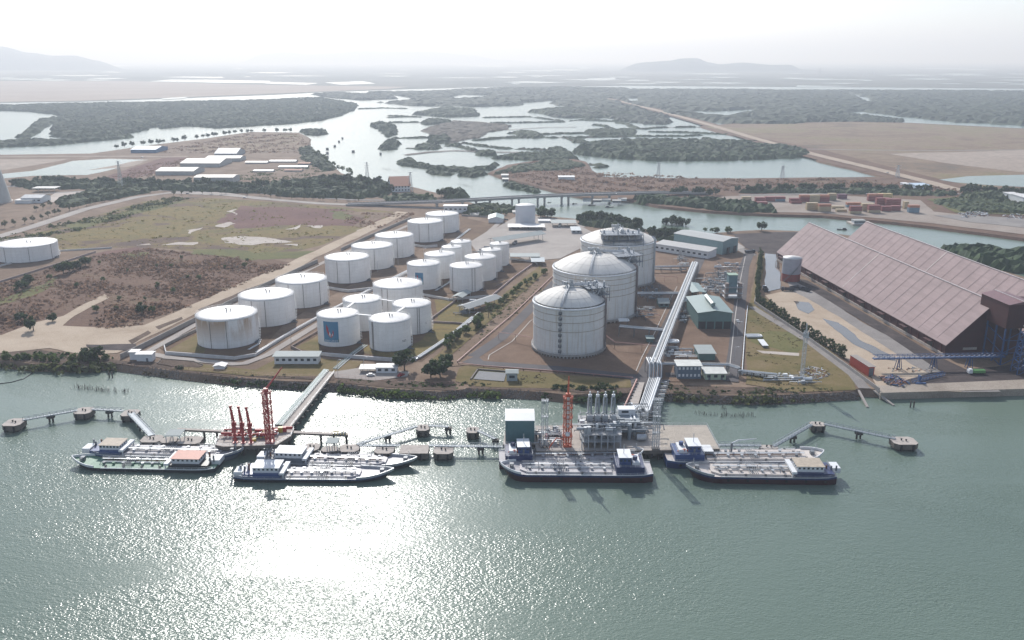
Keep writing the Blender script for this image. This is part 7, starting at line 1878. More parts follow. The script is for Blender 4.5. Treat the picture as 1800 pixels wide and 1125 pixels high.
ground_pipes([(642, 608), (622, 622), (606, 636), (590, 650)], 'green and white pipes running from the logo tank to the jetty bridge', 4, .22, [M_GPIPE, M_PIPEW], .9)
ground_pipes([(735, 632), (786, 598), (832, 560)], 'twin pale pipes in the trench right of the cluster of five', 3, .3, [M_STEEL, M_PIPEW], .9, 1.3)
ground_pipes([(766, 512), (786, 500), (800, 490)], 'pale blue pipes between the inner tank rows', 3, .25, [M_BLUEG, M_PIPEW], .9)
# ------------------------------------------------------------------ tank farm buildings
hall(486, 560, 641, 619, 626, 'long white control shelter with a pale flat roof in front of the tanks', M_WHITE, M_TEALR, x0b=484, x1b=562, win=7, slope=.4, over=.9)
hall(240, 268, 636, 618, 623, 'small white store with a pale roof at the corner of the perimeter wall', M_WHITE, M_ROOF, x0b=246, x1b=272, gable=True, axis='x', slope=.12, door=1)
hall(229, 243, 633, 615, 619, 'tiny white annex left of the small white store', M_WHITE, M_ROOF, slope=.1)
hall(376, 394, 650, 639, 644, 'small white gabled pump hut by the shore', M_WHITE, M_ROOF, x0b=381, x1b=399, gable=True, axis='y', slope=.25)
hall(633, 660, 656, 642, 648, 'cream car canopy beside the gatehouse', M_STEEL, plain('cream_canopy', (.62, .60, .53), .6), open_=True, name='car_canopy', slope=.5)
hall(661, 697, 657, 640, 646, 'white gatehouse with large windows near the jetty bridge', M_WHITE, plain('gate_roof', (.55, .55, .54), .6), win=3, slope=.2, wrows=1)
hall(889, 908, 671, 650, 656, 'small grey pump house beside the square water intake basin', plain('pumphouse_wall', (.36, .41, .43), .7), M_TEALR, gable=True, slope=.25, win=1)
a, b, c, d = G(819, 553), G(838, 557), G(867, 531), G(848, 527)
house_at('pump_shelter', a, b, c, d, 4.2, 'arched grey pump shelter beside the inner tank rows', 'shelter', M_STEEL, plain('arch_roof', (.26, .275, .28), .75, var=.08), True, gable=True, axis='y', slope=.3)
a, b, c, d = G(798, 532), G(814, 533), G(826, 523), G(810, 521)
house_at('pump_shelter', a, b, c, d, 4.0, 'small pale pump shelter left of the arched one', 'shelter', M_STEEL, M_TEALR, True, gable=True, axis='y', slope=.3)
clutter([(798, 556), (822, 556), (846, 532), (826, 530)], 'grey pumps and pipes under and before the arched shelter', 16, 21, 2.0, [M_STEEL, M_STEELD, M_BLUEG])
clutter([(833, 446), (860, 446), (872, 436), (852, 434)], 'dark pipe manifold in the earth yard behind the inner tanks', 12, 22, 2.0, [M_STEELD, M_JETD])
a, b, c, d = G(886, 440), G(902, 444), G(930, 416), G(914, 412)
house_at('loading_canopy', a, b, c, d, 6.0, 'long pale truck loading canopy in the truck yard', 'canopy', M_STEEL, M_TEALR, True, gable=True, axis='y', slope=.3)
hall(896, 946, 460, 446, 451, 'flat roofed loading bay with open racks at the front of the truck yard', M_STEEL, M_TEALR, open_=True, name='loading_bay', slope=.3)
hall(931, 954, 467, 453, 460, 'dark roofed shelter at the corner of the loading bay', M_STEELD, plain('slate_roof', (.24, .29, .32), .5), open_=True, name='loading_bay', x0b=938, x1b=958, slope=.3)
hall(892, 955, 405, 394, 399, 'long white canopy in front of the plain cylindrical tank', M_STEEL, M_ROOF, open_=True, name='yard_canopy', slope=.3)
hall(968, 1010, 400, 387, 392, 'pale gate canopy over the yard entrance', M_STEEL, M_TEALR, open_=True, name='yard_canopy', slope=.3)
hall(1002, 1018, 411, 399, 405, 'small grey weighbridge booth in the yard', plain('booth_wall', (.34, .36, .38), .7), plain('booth_roof', (.42, .46, .47), .5), x0b=1006, x1b=1021, win=2)
hall(854, 880, 392, 378, 385, 'green roofed hut among trees behind the last outer tank', M_WHITE, M_GRNR, x0b=864, x1b=890, gable=True, axis='y', slope=.3)
hall(945, 965, 392, 386, 388, 'low white wall shed by the creek behind the yard', M_WHITE, M_ROOF)
# intake basin
P = PX([(828, 667), (840, 651), (893, 655), (888, 672)]); pond([(832, 667), (842, 653), (890, 656.5), (886, 671)], LZ + .35, 0, 5, 1, M_PUDDLE)
wall([(828, 668), (840, 651), (893, 655)], 1.0, .8, 'dark concrete edge of the square intake basin', M_JETD, 'basin_wall')
pt('basin_floor', [(276, 641), (284, 632), (340, 637), (357, 644), (352, 647), (300, 645)], M_BANK, .33, 0, 5, 1)
wall([(277, 640), (284, 632.5), (340, 637), (356, 643)], .9, .5, 'dark concrete edge of the sunken sump by the shore', M_JETD, 'basin_wall')
# lamp posts on the tank farm lanes
for i, (x, y) in enumerate(((444, 560), (512, 606), (560, 574), (612, 547), (664, 478), (700, 470), (745, 455), (594, 660), (1018, 392), (860, 390), (1300, 520), (1296, 590), (1290, 636), (1180, 700), (640, 655))):
    if i == 13: continue
    t = thing('lamp_post', 'thin steel lamp post beside a terminal lane', 'lamp post', G(x, y), 0, 'lamp posts in the terminal')
    MB().tube([(0, 0, 0), (0, 0, 8), (.6, -.2, 8.6), (1.6, -.4, 8.7)], .09, 6).build('pole', M_STEEL, t); m = MB(); m.box(1.4, 2.2, -.6, -.3, 8.6, 8.8); m.build('lamp', M_WHITE, t)

for x, y, rz, lb, c1, c2 in ((905, 401.5, .2, 'blue cab truck parked under the long white canopy', 'truck_blue', (.05, .12, .30)), (925, 402, 2.8, 'dark truck parked under the long white canopy', 'truck_dark2', (.06, .06, .07)), (984, 399, 1.4, 'tank truck waiting under the gate canopy', 'truck_white', (.6, .6, .58)),
                             (905, 430, 1.3, 'silver truck beside the long loading canopy', 'truck_silver', (.42, .43, .45)), (1252, 436, .9, 'grey truck on the forecourt of the teal hall', 'truck_grey', (.3, .31, .33)), (1318, 445, .2, 'dark loader at the corner of the plant road', 'truck_dark3', (.05, .06, .08))):
    truck(x, y, rz, lb, plain(c1, c2, .5), plain(c1 + '_body', tuple(v * .8 for v in c2), .5), False)
def car(px, py, rz, label, c, group=None):
    t = thing('car', label, 'car', G(px, py, LZ + .25), rz, group); m = MB()
    pr = [(-2.2, .35), (-2.2, .85), (-1.5, .95), (-1.0, 1.45), (.6, 1.45), (1.2, .95), (2.1, .8), (2.2, .35)]; n = len(pr)
    m.add([(x, s * .88, z) for s in (-1, 1) for x, z in pr], [(i, (i + 1) % n, n + (i + 1) % n, n + i) for i in range(n)] + [tuple(range(n - 1, -1, -1)), tuple(range(n, 2 * n))]); m.build('body', c, t)
    m = MB(); m.box(-1.0, .7, -.9, .9, 1.0, 1.36); m.build('window', M_WIN, t)
    for x in (-1.35, 1.35):
        for s in (-1, 1): q = MB(); q.tube([(x, s * .7, .32), (x, s * .92, .32)], .32, 10); q.build('wheel', M_FEND, t)
for i, (x, y, rz, lb, c) in enumerate(((652, 661, .1, 'white car parked in front of the cream canopy', (.6, .6, .6)), (705, 661, 1.0, 'red car parked under the olive tree by the gatehouse', (.35, .04, .04)), (430, 348, .1, 'white car on the road below the factory halls', (.6, .6, .6)), (330, 341, .2, 'dark car on the road at upper left', (.05, .05, .06)), (250, 277, 0, 'white vehicle on the flat road near the blue shed', (.65, .65, .65)), (1560, 304, .6, 'pale vehicle on the dirt road', (.6, .58, .55)), (1296, 566, 1.6, 'white pickup on the plant road', (.6, .6, .6)))):
    car(x, y, rz, lb, plain('car_paint_%d' % i, c, .3))

clutter([(1022, 762), (1088, 763), (1088, 735), (1018, 733)], 'grey valves and pipe risers packed on the upper loading deck around the white arms', 40, 31, 3.2, [M_STEEL, M_STEELD, M_PIPEW, M_BLUEG], zt)
clutter([(1094, 772), (1132, 774), (1140, 732), (1096, 730)], 'tangle of grey pipes and vessels between the loading deck and the pipe bridge', 40, 32, 8.5, [M_PIPEW, M_STEEL, M_STEELD, M_BLUEG], DZ)
clutter([(444, 776), (505, 760), (512, 757), (450, 758)], 'red and yellow hoses and valves on the left jetty deck', 22, 33, 2.2, [M_RED, M_YELLOW, M_STEEL, M_RED], DZ)
clutter([(392, 775), (440, 776), (446, 760), (402, 758)], 'red pipework behind the three red loading arms', 16, 34, 2.2, [M_RED, M_STEELD, M_RED], DZ)
clutter([(944, 786), (985, 786), (985, 762), (946, 762)], 'grey vessels and pipes at the foot of the slim twin tower', 18, 35, 4.0, [M_STEEL, M_PIPEW, M_STEELD, M_RED], DZ)
# ------------------------------------------------------------------ bridge, far buildings, containers, boats, pylons, hills
BZ = 9.0
dk = [(610, 360.5, LZ + .4), (660, 358.5, 5.0), (720, 356.5, 7), (780, 354.5, BZ), (840, 351.5, BZ), (900, 348, BZ), (960, 345, BZ), (1020, 342.5, BZ), (1080, 341, BZ), (1140, 339.5, 7), (1200, 339, 4.5), (1250, 340, 2.8)]
P = [G(x, y, z) for x, y, z in dk]; o = P[5].copy(); o.z = 0
t = thing('road_bridge', 'long low concrete road bridge crossing the creek behind the tanks', 'bridge', o); L = [p - o for p in P]
M_BR = plain('bridge_concrete', (.34, .325, .315), .85, var=.12, scale=.1)
m = MB(); bw = 11.0
for a, b in zip(L[:-1], L[1:]):
    m.bar(a, b, bw, 1.5, up=Vector((0, 0, 1)))
m.build('deck', M_BR, t)
m = MB(); pr = MB()
for a, b in zip(L[:-1], L[1:]):
    d = (b - a).normalized(); s = Vector((-d.y, d.x, 0))
    for sg in (-1, 1):
        q0, q1 = a + s * sg * (bw / 2 - .2) + Vector((0, 0, 1.25)), b + s * sg * (bw / 2 - .2) + Vector((0, 0, 1.25)); m.bar(q0, q1, .3, 1.0)
        n = int((b - a).length / 4)
        for i in range(n): c = q0.lerp(q1, i / n); pr.bar(c - Vector((0, 0, .5)), c + Vector((0, 0, .9)), .35)
m.build('parapet', M_BR, t); pr.build('parapet_lattice', plain('parapet_white', (.55, .54, .53), .8), t)
for x, y in ((779, 360), (800, 359), (822, 358), (845, 357), (887.5, 356), (900, 355.5), (931.5, 354), (944, 353.5), (975.5, 352), (988, 351.5), (1030, 349), (1060, 348), (1100, 346), (1130, 345)):
    best = min(((a.lerp(b, k / 20) + o - G(x, y, 0)).to_2d().length, i, k) for i, (a, b) in enumerate(zip(L[:-1], L[1:])) for k in range(21))
    q = L[best[1]].lerp(L[best[1] + 1], best[2] / 20); c = MB(); c.box(q.x - 1.1, q.x + 1.1, q.y - 4.5, q.y + 4.5, -3, q.z - 1.7); c.box(q.x - 1.5, q.x + 1.5, q.y - 5.4, q.y + 5.4, q.z - 1.7, q.z - .7); c.build('pier', M_BR, t)
M_ROOFW = plain('pale_shed_roof', (.33, .325, .30), .55, var=.1, scale=.1); M_ROOFB = plain('blue_shed_roof', (.45, .56, .66), .5, var=.1); M_BLUEW = plain('blue_shed_wall', (.05, .15, .30), .6)
M_TILE = plain('orange_tile', (.36, .16, .10), .8, var=.2, scale=.5); M_SHW = plain('shed_wall', (.42, .42, .41), .7, var=.12)
hall(240, 283, 269, 257.5, 263, 'blue walled shed standing alone on the flats at upper left', M_BLUEW, M_ROOFB, gable=True, slope=.12, win=0)
hall(277, 345, 308, 294, 301, 'nearest pale roofed factory hall of the group at upper left', M_SHW, M_ROOFW, x0b=292, x1b=355, gable=True, slope=.12)
hall(323, 392, 294, 279, 287, 'middle pale roofed factory hall of the group at upper left', M_SHW, M_ROOFW, x0b=336, x1b=402, gable=True, slope=.12)
hall(363, 424, 284, 274, 278, 'rear pale roofed factory hall of the group at upper left', M_SHW, M_ROOFW, x0b=372, x1b=430, gable=True, slope=.12)
hall(384, 422, 275, 264.5, 270, 'grey arched hall behind the factory group at upper left', plain('grey_hall', (.33, .36, .39), .6), plain('grey_hall_roof', (.36, .40, .43), .6), gable=True, slope=.25)
hall(343, 413, 322, 307, 312, 'long white warehouse in front of the factory group at upper left', M_SHW, plain('cream_long_roof', (.44, .41, .36), .6), x0b=352, x1b=418, gable=True, slope=.1, door=2)
hall(60, 100, 338, 328, 331, 'open sided pavilion with a pale roof on the sand yard at left', M_STEEL, M_ROOFW, open_=True, name='pavilion', slope=.3)
hall(28, 58, 358, 350, 352, 'low white annex in front of the white workshop at left', M_WHITE, M_ROOF)
hall(44, 80, 357, 343, 348, 'white workshop with a grey roof near the left edge', M_WHITE, plain('grey_roof', (.46, .47, .48), .6), x0b=48, x1b=82, gable=True, slope=.2, win=4)
a, b, c_, d_ = G(684, 338), G(716, 337), G(720, 329), G(688, 330); house_at('villa', a, b, c_, d_, zat(a, 327) - LZ, 'villa with a hipped orange tile roof beside the river', 'house', M_WHITE, M_TILE, gable=True, slope=.45, win=6, over=1.2, wrows=2)
hall(779, 820, 374, 360, 362, 'white bridge house with dark open bays under the bridge ramp', M_WHITE, M_ROOF, win=5, wrows=1)
hall(1770, 1792, 352, 338, 343, 'white two storey building at the right edge beyond the creek', M_WHITE, M_ROOF, win=5, wrows=2)
hall(1786, 1822, 358, 341, 347, 'second white building cut by the right edge beyond the creek', M_WHITE, M_ROOF, win=5, wrows=2)
hall(1602, 1628, 332, 322, 326, 'pale blue long shed beside the dirt road at right', plain('pale_blue', (.42, .52, .62), .6), M_ROOFB)
hall(1584, 1594, 326, 321, 323, 'small white hut beside the dirt road at right', M_WHITE, M_ROOF)
hall(980, 1008, 316, 309, 311, 'low pale building on the brown land beyond the bridge', M_WHITE, M_ROOF)
hall(880, 892, 311, 306, 308, 'first shack on the river bank before the brown land', M_SHW, M_ROOFW); hall(882, 892, 319, 313, 315, 'second dark shack on the river bank before the brown land', M_STEELD, M_ROOFW)
for i, (x0, x1, y) in enumerate(((432, 470, 288), (474, 520, 286), (524, 545, 290), (490, 540, 296), (446, 480, 303), (500, 530, 302))):
    hall(x0, x1, y, y - 4.5, y - 2.5, ('leftmost low shed in the yard of sheds by the river', 'long low shed in the yard of sheds by the river', 'right shed in the yard of sheds by the river', 'middle low shed in the yard of sheds by the river', 'front left low shed in the yard of sheds by the river', 'front right low shed in the yard of sheds by the river')[i], M_SHW, (M_ROOFW, M_STEELD, M_TILE)[i % 3], gable=True, slope=.15)
for i, (x0, x1, y) in enumerate(((826, 840, 376), (836, 848, 368), (900, 930, 372), (846, 862, 372))):
    hall(x0, x1, y + 4, y - 2, y + 1, ('small shack behind the last outer tank', 'small shack below the bridge ramp', 'small creek side shack left of the plain tank', 'small white shack among trees below the bridge')[i], M_WHITE, (M_ROOFW, M_TILE)[i % 2], gable=True, slope=.2)
# concrete tower at the left edge
p = G(-12, 356); t = thing('concrete_tower', 'tapering pale concrete tower cut by the left edge', 'tower', p); h = zat(p, 292) - LZ; r0 = 29 * mpp(p)
MB().lathe((0, 0), [(r0, 0), (r0 * .93, h * .25), (r0 * .76, h * .7), (r0 * .62, h)], 40).build('shell', plain('tower_concrete', (.42, .42, .40), .8, var=.1, scale=.1), t)
MB().lathe((0, 0), [(r0 * .62, h), (r0 * .5, h + .5), (r0 * .3, h + 9)], 20).build('cap', M_STEELD, t); MB().lathe((0, 0), [(r0 * 1.08, 0), (r0 * 1.08, 1.5), (r0, 1.6)], 40).build('foundation', M_JET, t)
# containers in the yard beyond the creek
CC = {'t': plain('box_tan', (.46, .36, .22), .6, var=.15), 'r': plain('box_red', (.27, .075, .07), .6, var=.2), 'o': plain('box_orange', (.42, .17, .10), .6, var=.2), 'b': plain('box_blue', (.16, .25, .32), .6, var=.2), 'p': plain('box_purple', (.17, .07, .10), .6, var=.2), 'g': plain('box_olive', (.25, .24, .15), .6, var=.2), 'y': plain('box_yellow', (.55, .42, .18), .6, var=.15)}
CN = {'t': 'tan', 'r': 'dark red', 'o': 'orange red', 'b': 'blue grey', 'p': 'purple', 'g': 'olive', 'y': 'yellow'}
CB = {}
def box_stack(x0, x1, yb, cols, where, rows=2):
    """stack standing on photo row yb between x0 and x1 (pixels of the enlarged detail), colours listed bottom to top"""
    X0, X1, Y = 1300 + x0 / 5.294, 1300 + x1 / 5.294, 320 + yb / 5.294
    p = G((X0 + X1) / 2, Y, 2.7); wid = (X1 - X0) * mpp(p); Lb = wid if wid < 13.5 else wid / 2
    nx = 1 if wid < 13.5 else 2
    for ix in range(nx):
        for lv, cset in enumerate(cols):
            for rw in range(rows):
                key = (cset, round(Lb, 1))
                q = (p.x + (ix - (nx - 1) / 2) * Lb * 1.02, p.y + 1.3 + rw * 2.6, 2.7 + lv * 2.62)
                pos_ = ('bottom', 'second', 'third', 'fourth')[lv] if len(cols) > 1 else 'single'
                lab = f"{CN[cset]} container, {pos_} layer, {'front' if rw == 0 else 'rear'}{' left' if nx == 2 and ix == 0 else ' right' if nx == 2 else ''}, {where}"
                if key not in CB:
                    CB[key] = container(q, 0, CC[cset], lab, L=Lb, group='shipping containers stacked beyond the creek', ribs=False)
                else: dup(CB[key], q, 0, lab, 'shipping containers stacked beyond the creek')
for a in ((25, 108, 180, 'tt', 'leftmost stack'), (148, 235, 186, 'rr', 'stack next to leftmost'), (162, 262, 208, 'r', 'low front row left'), (240, 330, 180, 'rr', 'third stack from left'), (338, 425, 180, 'br', 'stack with blue base'),
          (470, 556, 195, 'rr', 'low stack left of centre'), (482, 578, 201, 'r', 'low front box left of centre'), (560, 650, 186, 'rro', 'stack beside tall tan'), (650, 745, 186, 'ttt', 'tall tan stack'), (750, 835, 186, 'rro', 'stack right of tall tan'),
          (826, 900, 170, 'ggt', 'olive stack at back'), (916, 1000, 156, 'pp', 'purple stack at back'), (625, 730, 262, 'ttt', 'large front stack'), (737, 850, 275, 'tto', 'front stack near bank'), (905, 1000, 277, 't', 'lone box near bank'),
          (862, 975, 248, 't', 'lone row behind bank'), (1000, 1130, 236, 'bo', 'stack with teal box'), (1028, 1135, 295, 'trr', 'front centre stack'), (1138, 1250, 270, 'ttt', 'tan stack right of centre'), (1198, 1330, 176, 'rro', 'rear right stack'),
          (1297, 1420, 150, 'yy', 'yellow stack at rear right'), (1200, 1310, 286, 'trr', 'dark front stack'), (1275, 1400, 215, 'rrr', 'long stack right'), (1322, 1408, 272, 'rr', 'front right pair'), (1412, 1498, 268, 'rr', 'front right end'), (1362, 1498, 225, 'rrr', 'long stack behind front right'), (1532, 1570, 250, 'ttt', 'narrow stack at right'), (1575, 1672, 285, 'bbo', 'rightmost stack')):
    box_stack(*a)
# boats
M_BOAT = plain('boat_hull', (.06, .065, .07), .6, var=.3); M_BOATW = plain('boat_white', (.55, .56, .57), .6)
def boat(x, y, px_len, label, hull, house=M_BOATW, rz=0, group=None, cabin=True):
    p = G(x, y, 0); L = px_len * mpp(p); t = thing('boat', label, 'boat', p, rz, group); B = L * .24
    m = MB(); st = [(-.5, .75), (-.35, 1), (.1, 1), (.32, .7), (.44, .35), (.52, .03)]
    vs = []
    for s, k in st: z = L * (.075 + .10 * max(0, s) ** 2 * 2 + .02 * (s < -.3)); vs += [(s * L, -B * k / 2, z), (s * L * .95, -B * k * .35, -.3), (s * L * .95, B * k * .35, -.3), (s * L, B * k / 2, z)]
    n = len(st); m.add(vs, [(i * 4 + j, (i + 1) * 4 + j, (i + 1) * 4 + j + 1, i * 4 + j + 1) for i in range(n - 1) for j in range(3)] + [(3, 2, 1, 0)] + [(i * 4, i * 4 + 3, i * 4 + 7, i * 4 + 4) for i in range(n - 1)]); m.build('hull', hull, t)
    if cabin:
        m = MB(); m.box(-.38 * L, -.08 * L, -B * .33, B * .33, L * .07, L * .19); m.build('cabin', house, t); m = MB(); m.box(-.42 * L, -.04 * L, -B * .42, B * .42, L * .19, L * .205); m.build('cabin_roof', house, t)
    m = MB(); m.tube([(.2 * L, 0, L * .06), (.2 * L, 0, L * .3)], .012 * L, 5); m.build('mast', M_BOAT, t)
    return t
boat(1480, 404, 17, 'dark fishing boat under way on the creek between the warehouse ridges', M_BOAT, M_BOAT, math.pi * .97)
boat(1040, 361.5, 13, 'small dark barge boat moored on the creek, left of two', M_BOAT, M_STEELD, .1)
boat(1071, 364.5, 15, 'small dark barge boat moored on the creek, right of two', M_BOAT, M_STEELD, .1)
boat(988, 362, 7, 'tiny motor boat with a long wake on the creek by the bridge', M_BOATW, M_BOATW, 2.9, cabin=False)
boat(1010, 358.5, 9, 'dark fishing boat under the bridge', M_BOAT, M_BOAT, .3); boat(966, 356, 7, 'small boat beside the bridge pier', M_BOAT, M_BOAT, .2)
boat(1072, 357, 6, 'small boat among the huts by the bridge', M_BOATW, M_BOATW, 0)
for i, (x, y, w, lb) in enumerate(((602, 244.5, 3.4, 'farthest fish cage raft in the inland river'), (596, 250.5, 3.6, 'second farthest fish cage raft'), (588.5, 258.5, 4.4, 'third farthest fish cage raft'), (575.5, 263.5, 5, 'upper fish cage raft of the three in line'), (575.5, 271, 5, 'middle fish cage raft of the three in line'), (575.5, 278, 5, 'lower fish cage raft of the three in line'), (621, 268, 5.5, 'wide fish cage raft alone right of the others'), (669, 272, 4, 'fish cage raft nearest the mangrove spit'))):
    p = G(x, y, 0); k = w * mpp(p) / 2; t = thing('fish_raft', lb, 'raft', p, 0, 'fish cage rafts in the inland river'); m = MB(); m.box(-k, k, -k * 1.3, k * 1.3, -.3, .5); m.build('float', M_BOAT, t); m = MB(); m.box(-k * .8, k * .8, -k * .6, k * .8, .5, 3.4); m.build('hut', M_STEELD, t); m = MB(); m.box(-k * .95, k * .95, -k * .8, k, 3.4, 3.7); m.build('roof', M_JETD, t)
p = G(1513, 394, 0); t = thing('pontoon', 'grey landing pontoon with white rails at the far creek bank', 'pontoon', p); m = MB(); m.box(-11, 11, -8, 10, -.4, 1.4); m.build('deck', M_JET, t); m = MB(); m.box(-9, 2, -6, 2, 1.4, 4.6); m.build('cabin', M_BOATW, t); m = MB(); m.box(-9.6, 2.6, -6.6, 2.6, 4.6, 4.9); m.build('roof', M_ROOFW, t)
m = MB(); m.box(-9.05, 2.05, -6.1, -6.0, 2.6, 3.8); m.build('window', M_WIN, t)
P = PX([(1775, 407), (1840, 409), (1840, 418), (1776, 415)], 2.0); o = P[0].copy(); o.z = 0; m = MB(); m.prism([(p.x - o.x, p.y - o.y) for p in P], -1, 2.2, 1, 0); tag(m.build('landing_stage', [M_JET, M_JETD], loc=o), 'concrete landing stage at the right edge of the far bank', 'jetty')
# huts by the bridge
for i, (x, y) in enumerate(((1030, 351), (1048, 352), (1064, 351), (1082, 353), (1092, 350))):
    hall(x - 7, x + 7, y + 3, y - 2, y, ('leftmost fishing hut by the bridge end', 'second fishing hut by the bridge end', 'third fishing hut by the bridge end', 'fourth fishing hut by the bridge end', 'rightmost fishing hut by the bridge end')[i], M_STEELD if i % 2 else M_WHITE, M_ROOFW, gable=True, slope=.2, name='hut')
# pylons
def pylon(x, yb, yt, label, z=LZ, w=5.0):
    p = G(x, yb, z); h = zat(p, yt) - z; t = thing('power_pylon', label, 'pylon', p, 0, 'power pylons'); m = MB()
    n = 8
    for k in range(n):
        z0, z1 = h * k / n, h * (k + 1) / n; w0, w1 = w * (1 - .82 * k / n) / 2, w * (1 - .82 * (k + 1) / n) / 2; c = [(-1, -1), (1, -1), (1, 1), (-1, 1)]
        for q in range(4):
            a, b = c[q], c[(q + 1) % 4]; m.bar((a[0] * w0, a[1] * w0, z0), (a[0] * w1, a[1] * w1, z1), .3); m.bar((a[0] * w0, a[1] * w0, z0), (b[0] * w1, b[1] * w1, z1), .2); m.bar((a[0] * w1, a[1] * w1, z1), (b[0] * w1, b[1] * w1, z1), .2)
    m.build('lattice', M_STEEL, t)
    for f in (.72, .84, .96): m = MB(); m.bar((-w * .75, 0, h * f), (w * .75, 0, h * f), .4); m.build('crossarm', M_STEEL, t)
for a in ((213, 332, 283, 'tall power pylon by the road at upper left', LZ), (722, 336, 302, 'power pylon beside the villa', LZ), (1157, 314, 285, 'power pylon on the brown land, left of the round island', 2.2), (1375, 313, 291, 'power pylon in the pond right of the round island', 2.2), (1577, 312, 290, 'power pylon beside the dirt road', 2.2), (646, 320, 285, 'slender mast on the river bank', LZ)):
    pylon(*a)
for i, (x, yb, yt) in enumerate(((1441, 135, 119), (1516, 133, 125), (1526, 133, 126), (1535, 133, 123), (1575, 133, 127))):
    p = G(x, yb, 2); h = zat(p, yt) - 2; t = thing('far_chimney', ('tall hazy chimney on the horizon right of the hill', 'first short hazy chimney of the distant works', 'second short hazy chimney of the distant works', 'tallest thin chimney of the distant works', 'rightmost hazy chimney of the distant works')[i], 'chimney', p)
    MB().lathe((0, 0), [(h * .05, 0), (h * .03, h)], 10, smooth=True).build('shaft', M_JET, t)
# hazy hills
def hills(px, y0, label_seed, dist, base=118):
    """ridge silhouette through photo points, modelled as a broad mound at distance dist"""
    M_H = ground_mat('hill_forest', [(.3, (.05, .065, .05)), (.7, (.085, .095, .075))], .002, .01)
    bm = MB(); rows = 9; pts = []
    xs = [p[0] for p in px]; rd = random.Random(label_seed); n = 70
    for j in range(rows):
        f = j / (rows - 1); prof = math.sin(math.pi * min(1, f * 1.0)) ** .8
        for i in range(n + 1):
            x = xs[0] + (xs[-1] - xs[0]) * i / n; k = max(q for q in range(len(px) - 1) if px[q][0] <= x + 1e-6) if x < xs[-1] else len(px) - 2
            g = (x - px[k][0]) / (px[k + 1][0] - px[k][0]); yy = px[k][1] + (px[k + 1][1] - px[k][1]) * (g * g * (3 - 2 * g))
            d = dist * (1 + .10 * (f - .5)); X = (x - 900) / F * d * 1.0
            ref = Vector((X, d, 0)); e_ = min(1, min(i, n - i) / (n * .10)); z = max(0, zat(ref, yy)) * e_ * e_ * (3 - 2 * e_); zz = z * prof * (1 + .05 * math.sin(i * 1.7 + j * 2.1)) if 0 < j < rows - 1 else -5
            if j == rows // 2: zz = z
            pts.append((X, d, zz))
    bm.add(pts, [(j * (n + 1) + i, j * (n + 1) + i + 1, (j + 1) * (n + 1) + i + 1, (j + 1) * (n + 1) + i) for j in range(rows - 1) for i in range(n)], 0, True)
    struct(bm.build('hills', M_H))
hills([(-400, 108), (-200, 92), (-80, 84), (0, 80), (40, 81.5), (90, 93), (130, 98), (160, 97.5), (200, 106), (260, 112)], 80, 1, 13000)
hills([(1070, 121), (1090, 114), (1130, 109), (1160, 107), (1190, 102.5), (1210, 102), (1235, 110), (1250, 113), (1290, 110), (1340, 114), (1370, 114), (1390, 122), (1470, 128)], 80, 2, 12000)
hills([(430, 106), (450, 99), (480, 95), (520, 92), (560, 96), (600, 94), (640, 90), (700, 91), (760, 91), (830, 97), (880, 105), (950, 108)], 80, 3, 30000)
# ------------------------------------------------------------------ trees along roads, shores and lanes
def row_of(kind, pts, n, s, label, cat, group, z=LZ, jit=2.0, name=None, sz=None, seed=0):
    rd = random.Random(seed + n); P = PX(pts, z); seg = [(b - a).length for a, b in zip(P[:-1], P[1:])]; tot = sum(seg)
    for i in range(n):
        d = tot * (i + .5 + rd.uniform(-.3, .3)) / n; k = 0
        while k < len(seg) - 1 and d > seg[k]: d -= seg[k]; k += 1
        q = P[k].lerp(P[k + 1], d / seg[k]); q.x += rd.uniform(-jit, jit); q.y += rd.uniform(-jit, jit); q.z = z
        plant(kind, q, s, label, cat, group, name, sz)
row_of('column', [(1337, 452), (1332, 500), (1331, 533)], 38, .95, 'dense columnar tree in the straight hedge beside the water ditch', 'hedge tree', 'columnar trees of the straight hedge by the ditch', jit=.5, name='hedge_tree')
row_of('column', [(1332, 534), (1360, 551), (1400, 578), (1440, 604), (1486, 633)], 46, .82, 'columnar tree in the hedge along the grey boundary wall', 'hedge tree', 'columnar trees of the hedge along the boundary wall', jit=.5, name='hedge_tree')
row_of('street', [(0, 404), (60, 390), (150, 362), (230, 344), (290, 336)], 22, .95, 'street tree along the road behind the meadow', 'tree', 'street trees along the road behind the meadow')
row_of('street', [(60, 372), (130, 354), (230, 334), (290, 328)], 18, 1.0, 'tree in the second row along the road behind the meadow', 'tree', 'second row of street trees behind the meadow')
row_of('street', [(300, 344), (420, 340), (470, 346), (560, 352), (640, 354)], 26, .9, 'small tree beside the road below the factory halls', 'tree', 'small trees beside the road below the factory halls', jit=4)
row_of('broad', [(10, 326), (100, 322), (200, 324), (300, 326)], 24, 1.1, 'dark broad tree in the belt behind the left road', 'tree', 'dark trees in the belt behind the left road', jit=6)
row_of('broad', [(260, 330), (330, 324), (420, 334), (450, 338)], 18, 1.1, 'dark tree in front of the white warehouse at upper left', 'tree', 'dark trees in front of the white warehouse', jit=7)
row_of('broad', [(460, 330), (540, 332), (620, 334), (690, 338)], 26, 1.2, 'bushy tree in the grove left of the villa', 'tree', 'bushy trees in the grove left of the villa', jit=14)
row_of('broad', [(560, 318), (620, 322), (660, 326)], 14, 1.2, 'bushy tree along the river bank behind the grove', 'tree', 'bushy trees along the river bank', jit=9)
row_of('broad', [(776, 347), (792, 345), (812, 347)], 8, 1.2, 'dark rounded tree in the clump beside the bridge', 'tree', 'dark rounded trees beside the bridge', jit=6)
row_of('green', [(740, 352), (765, 350)], 6, 1.3, 'small tree on the slope of the bridge ramp', 'tree', 'small trees on the bridge ramp', jit=5)
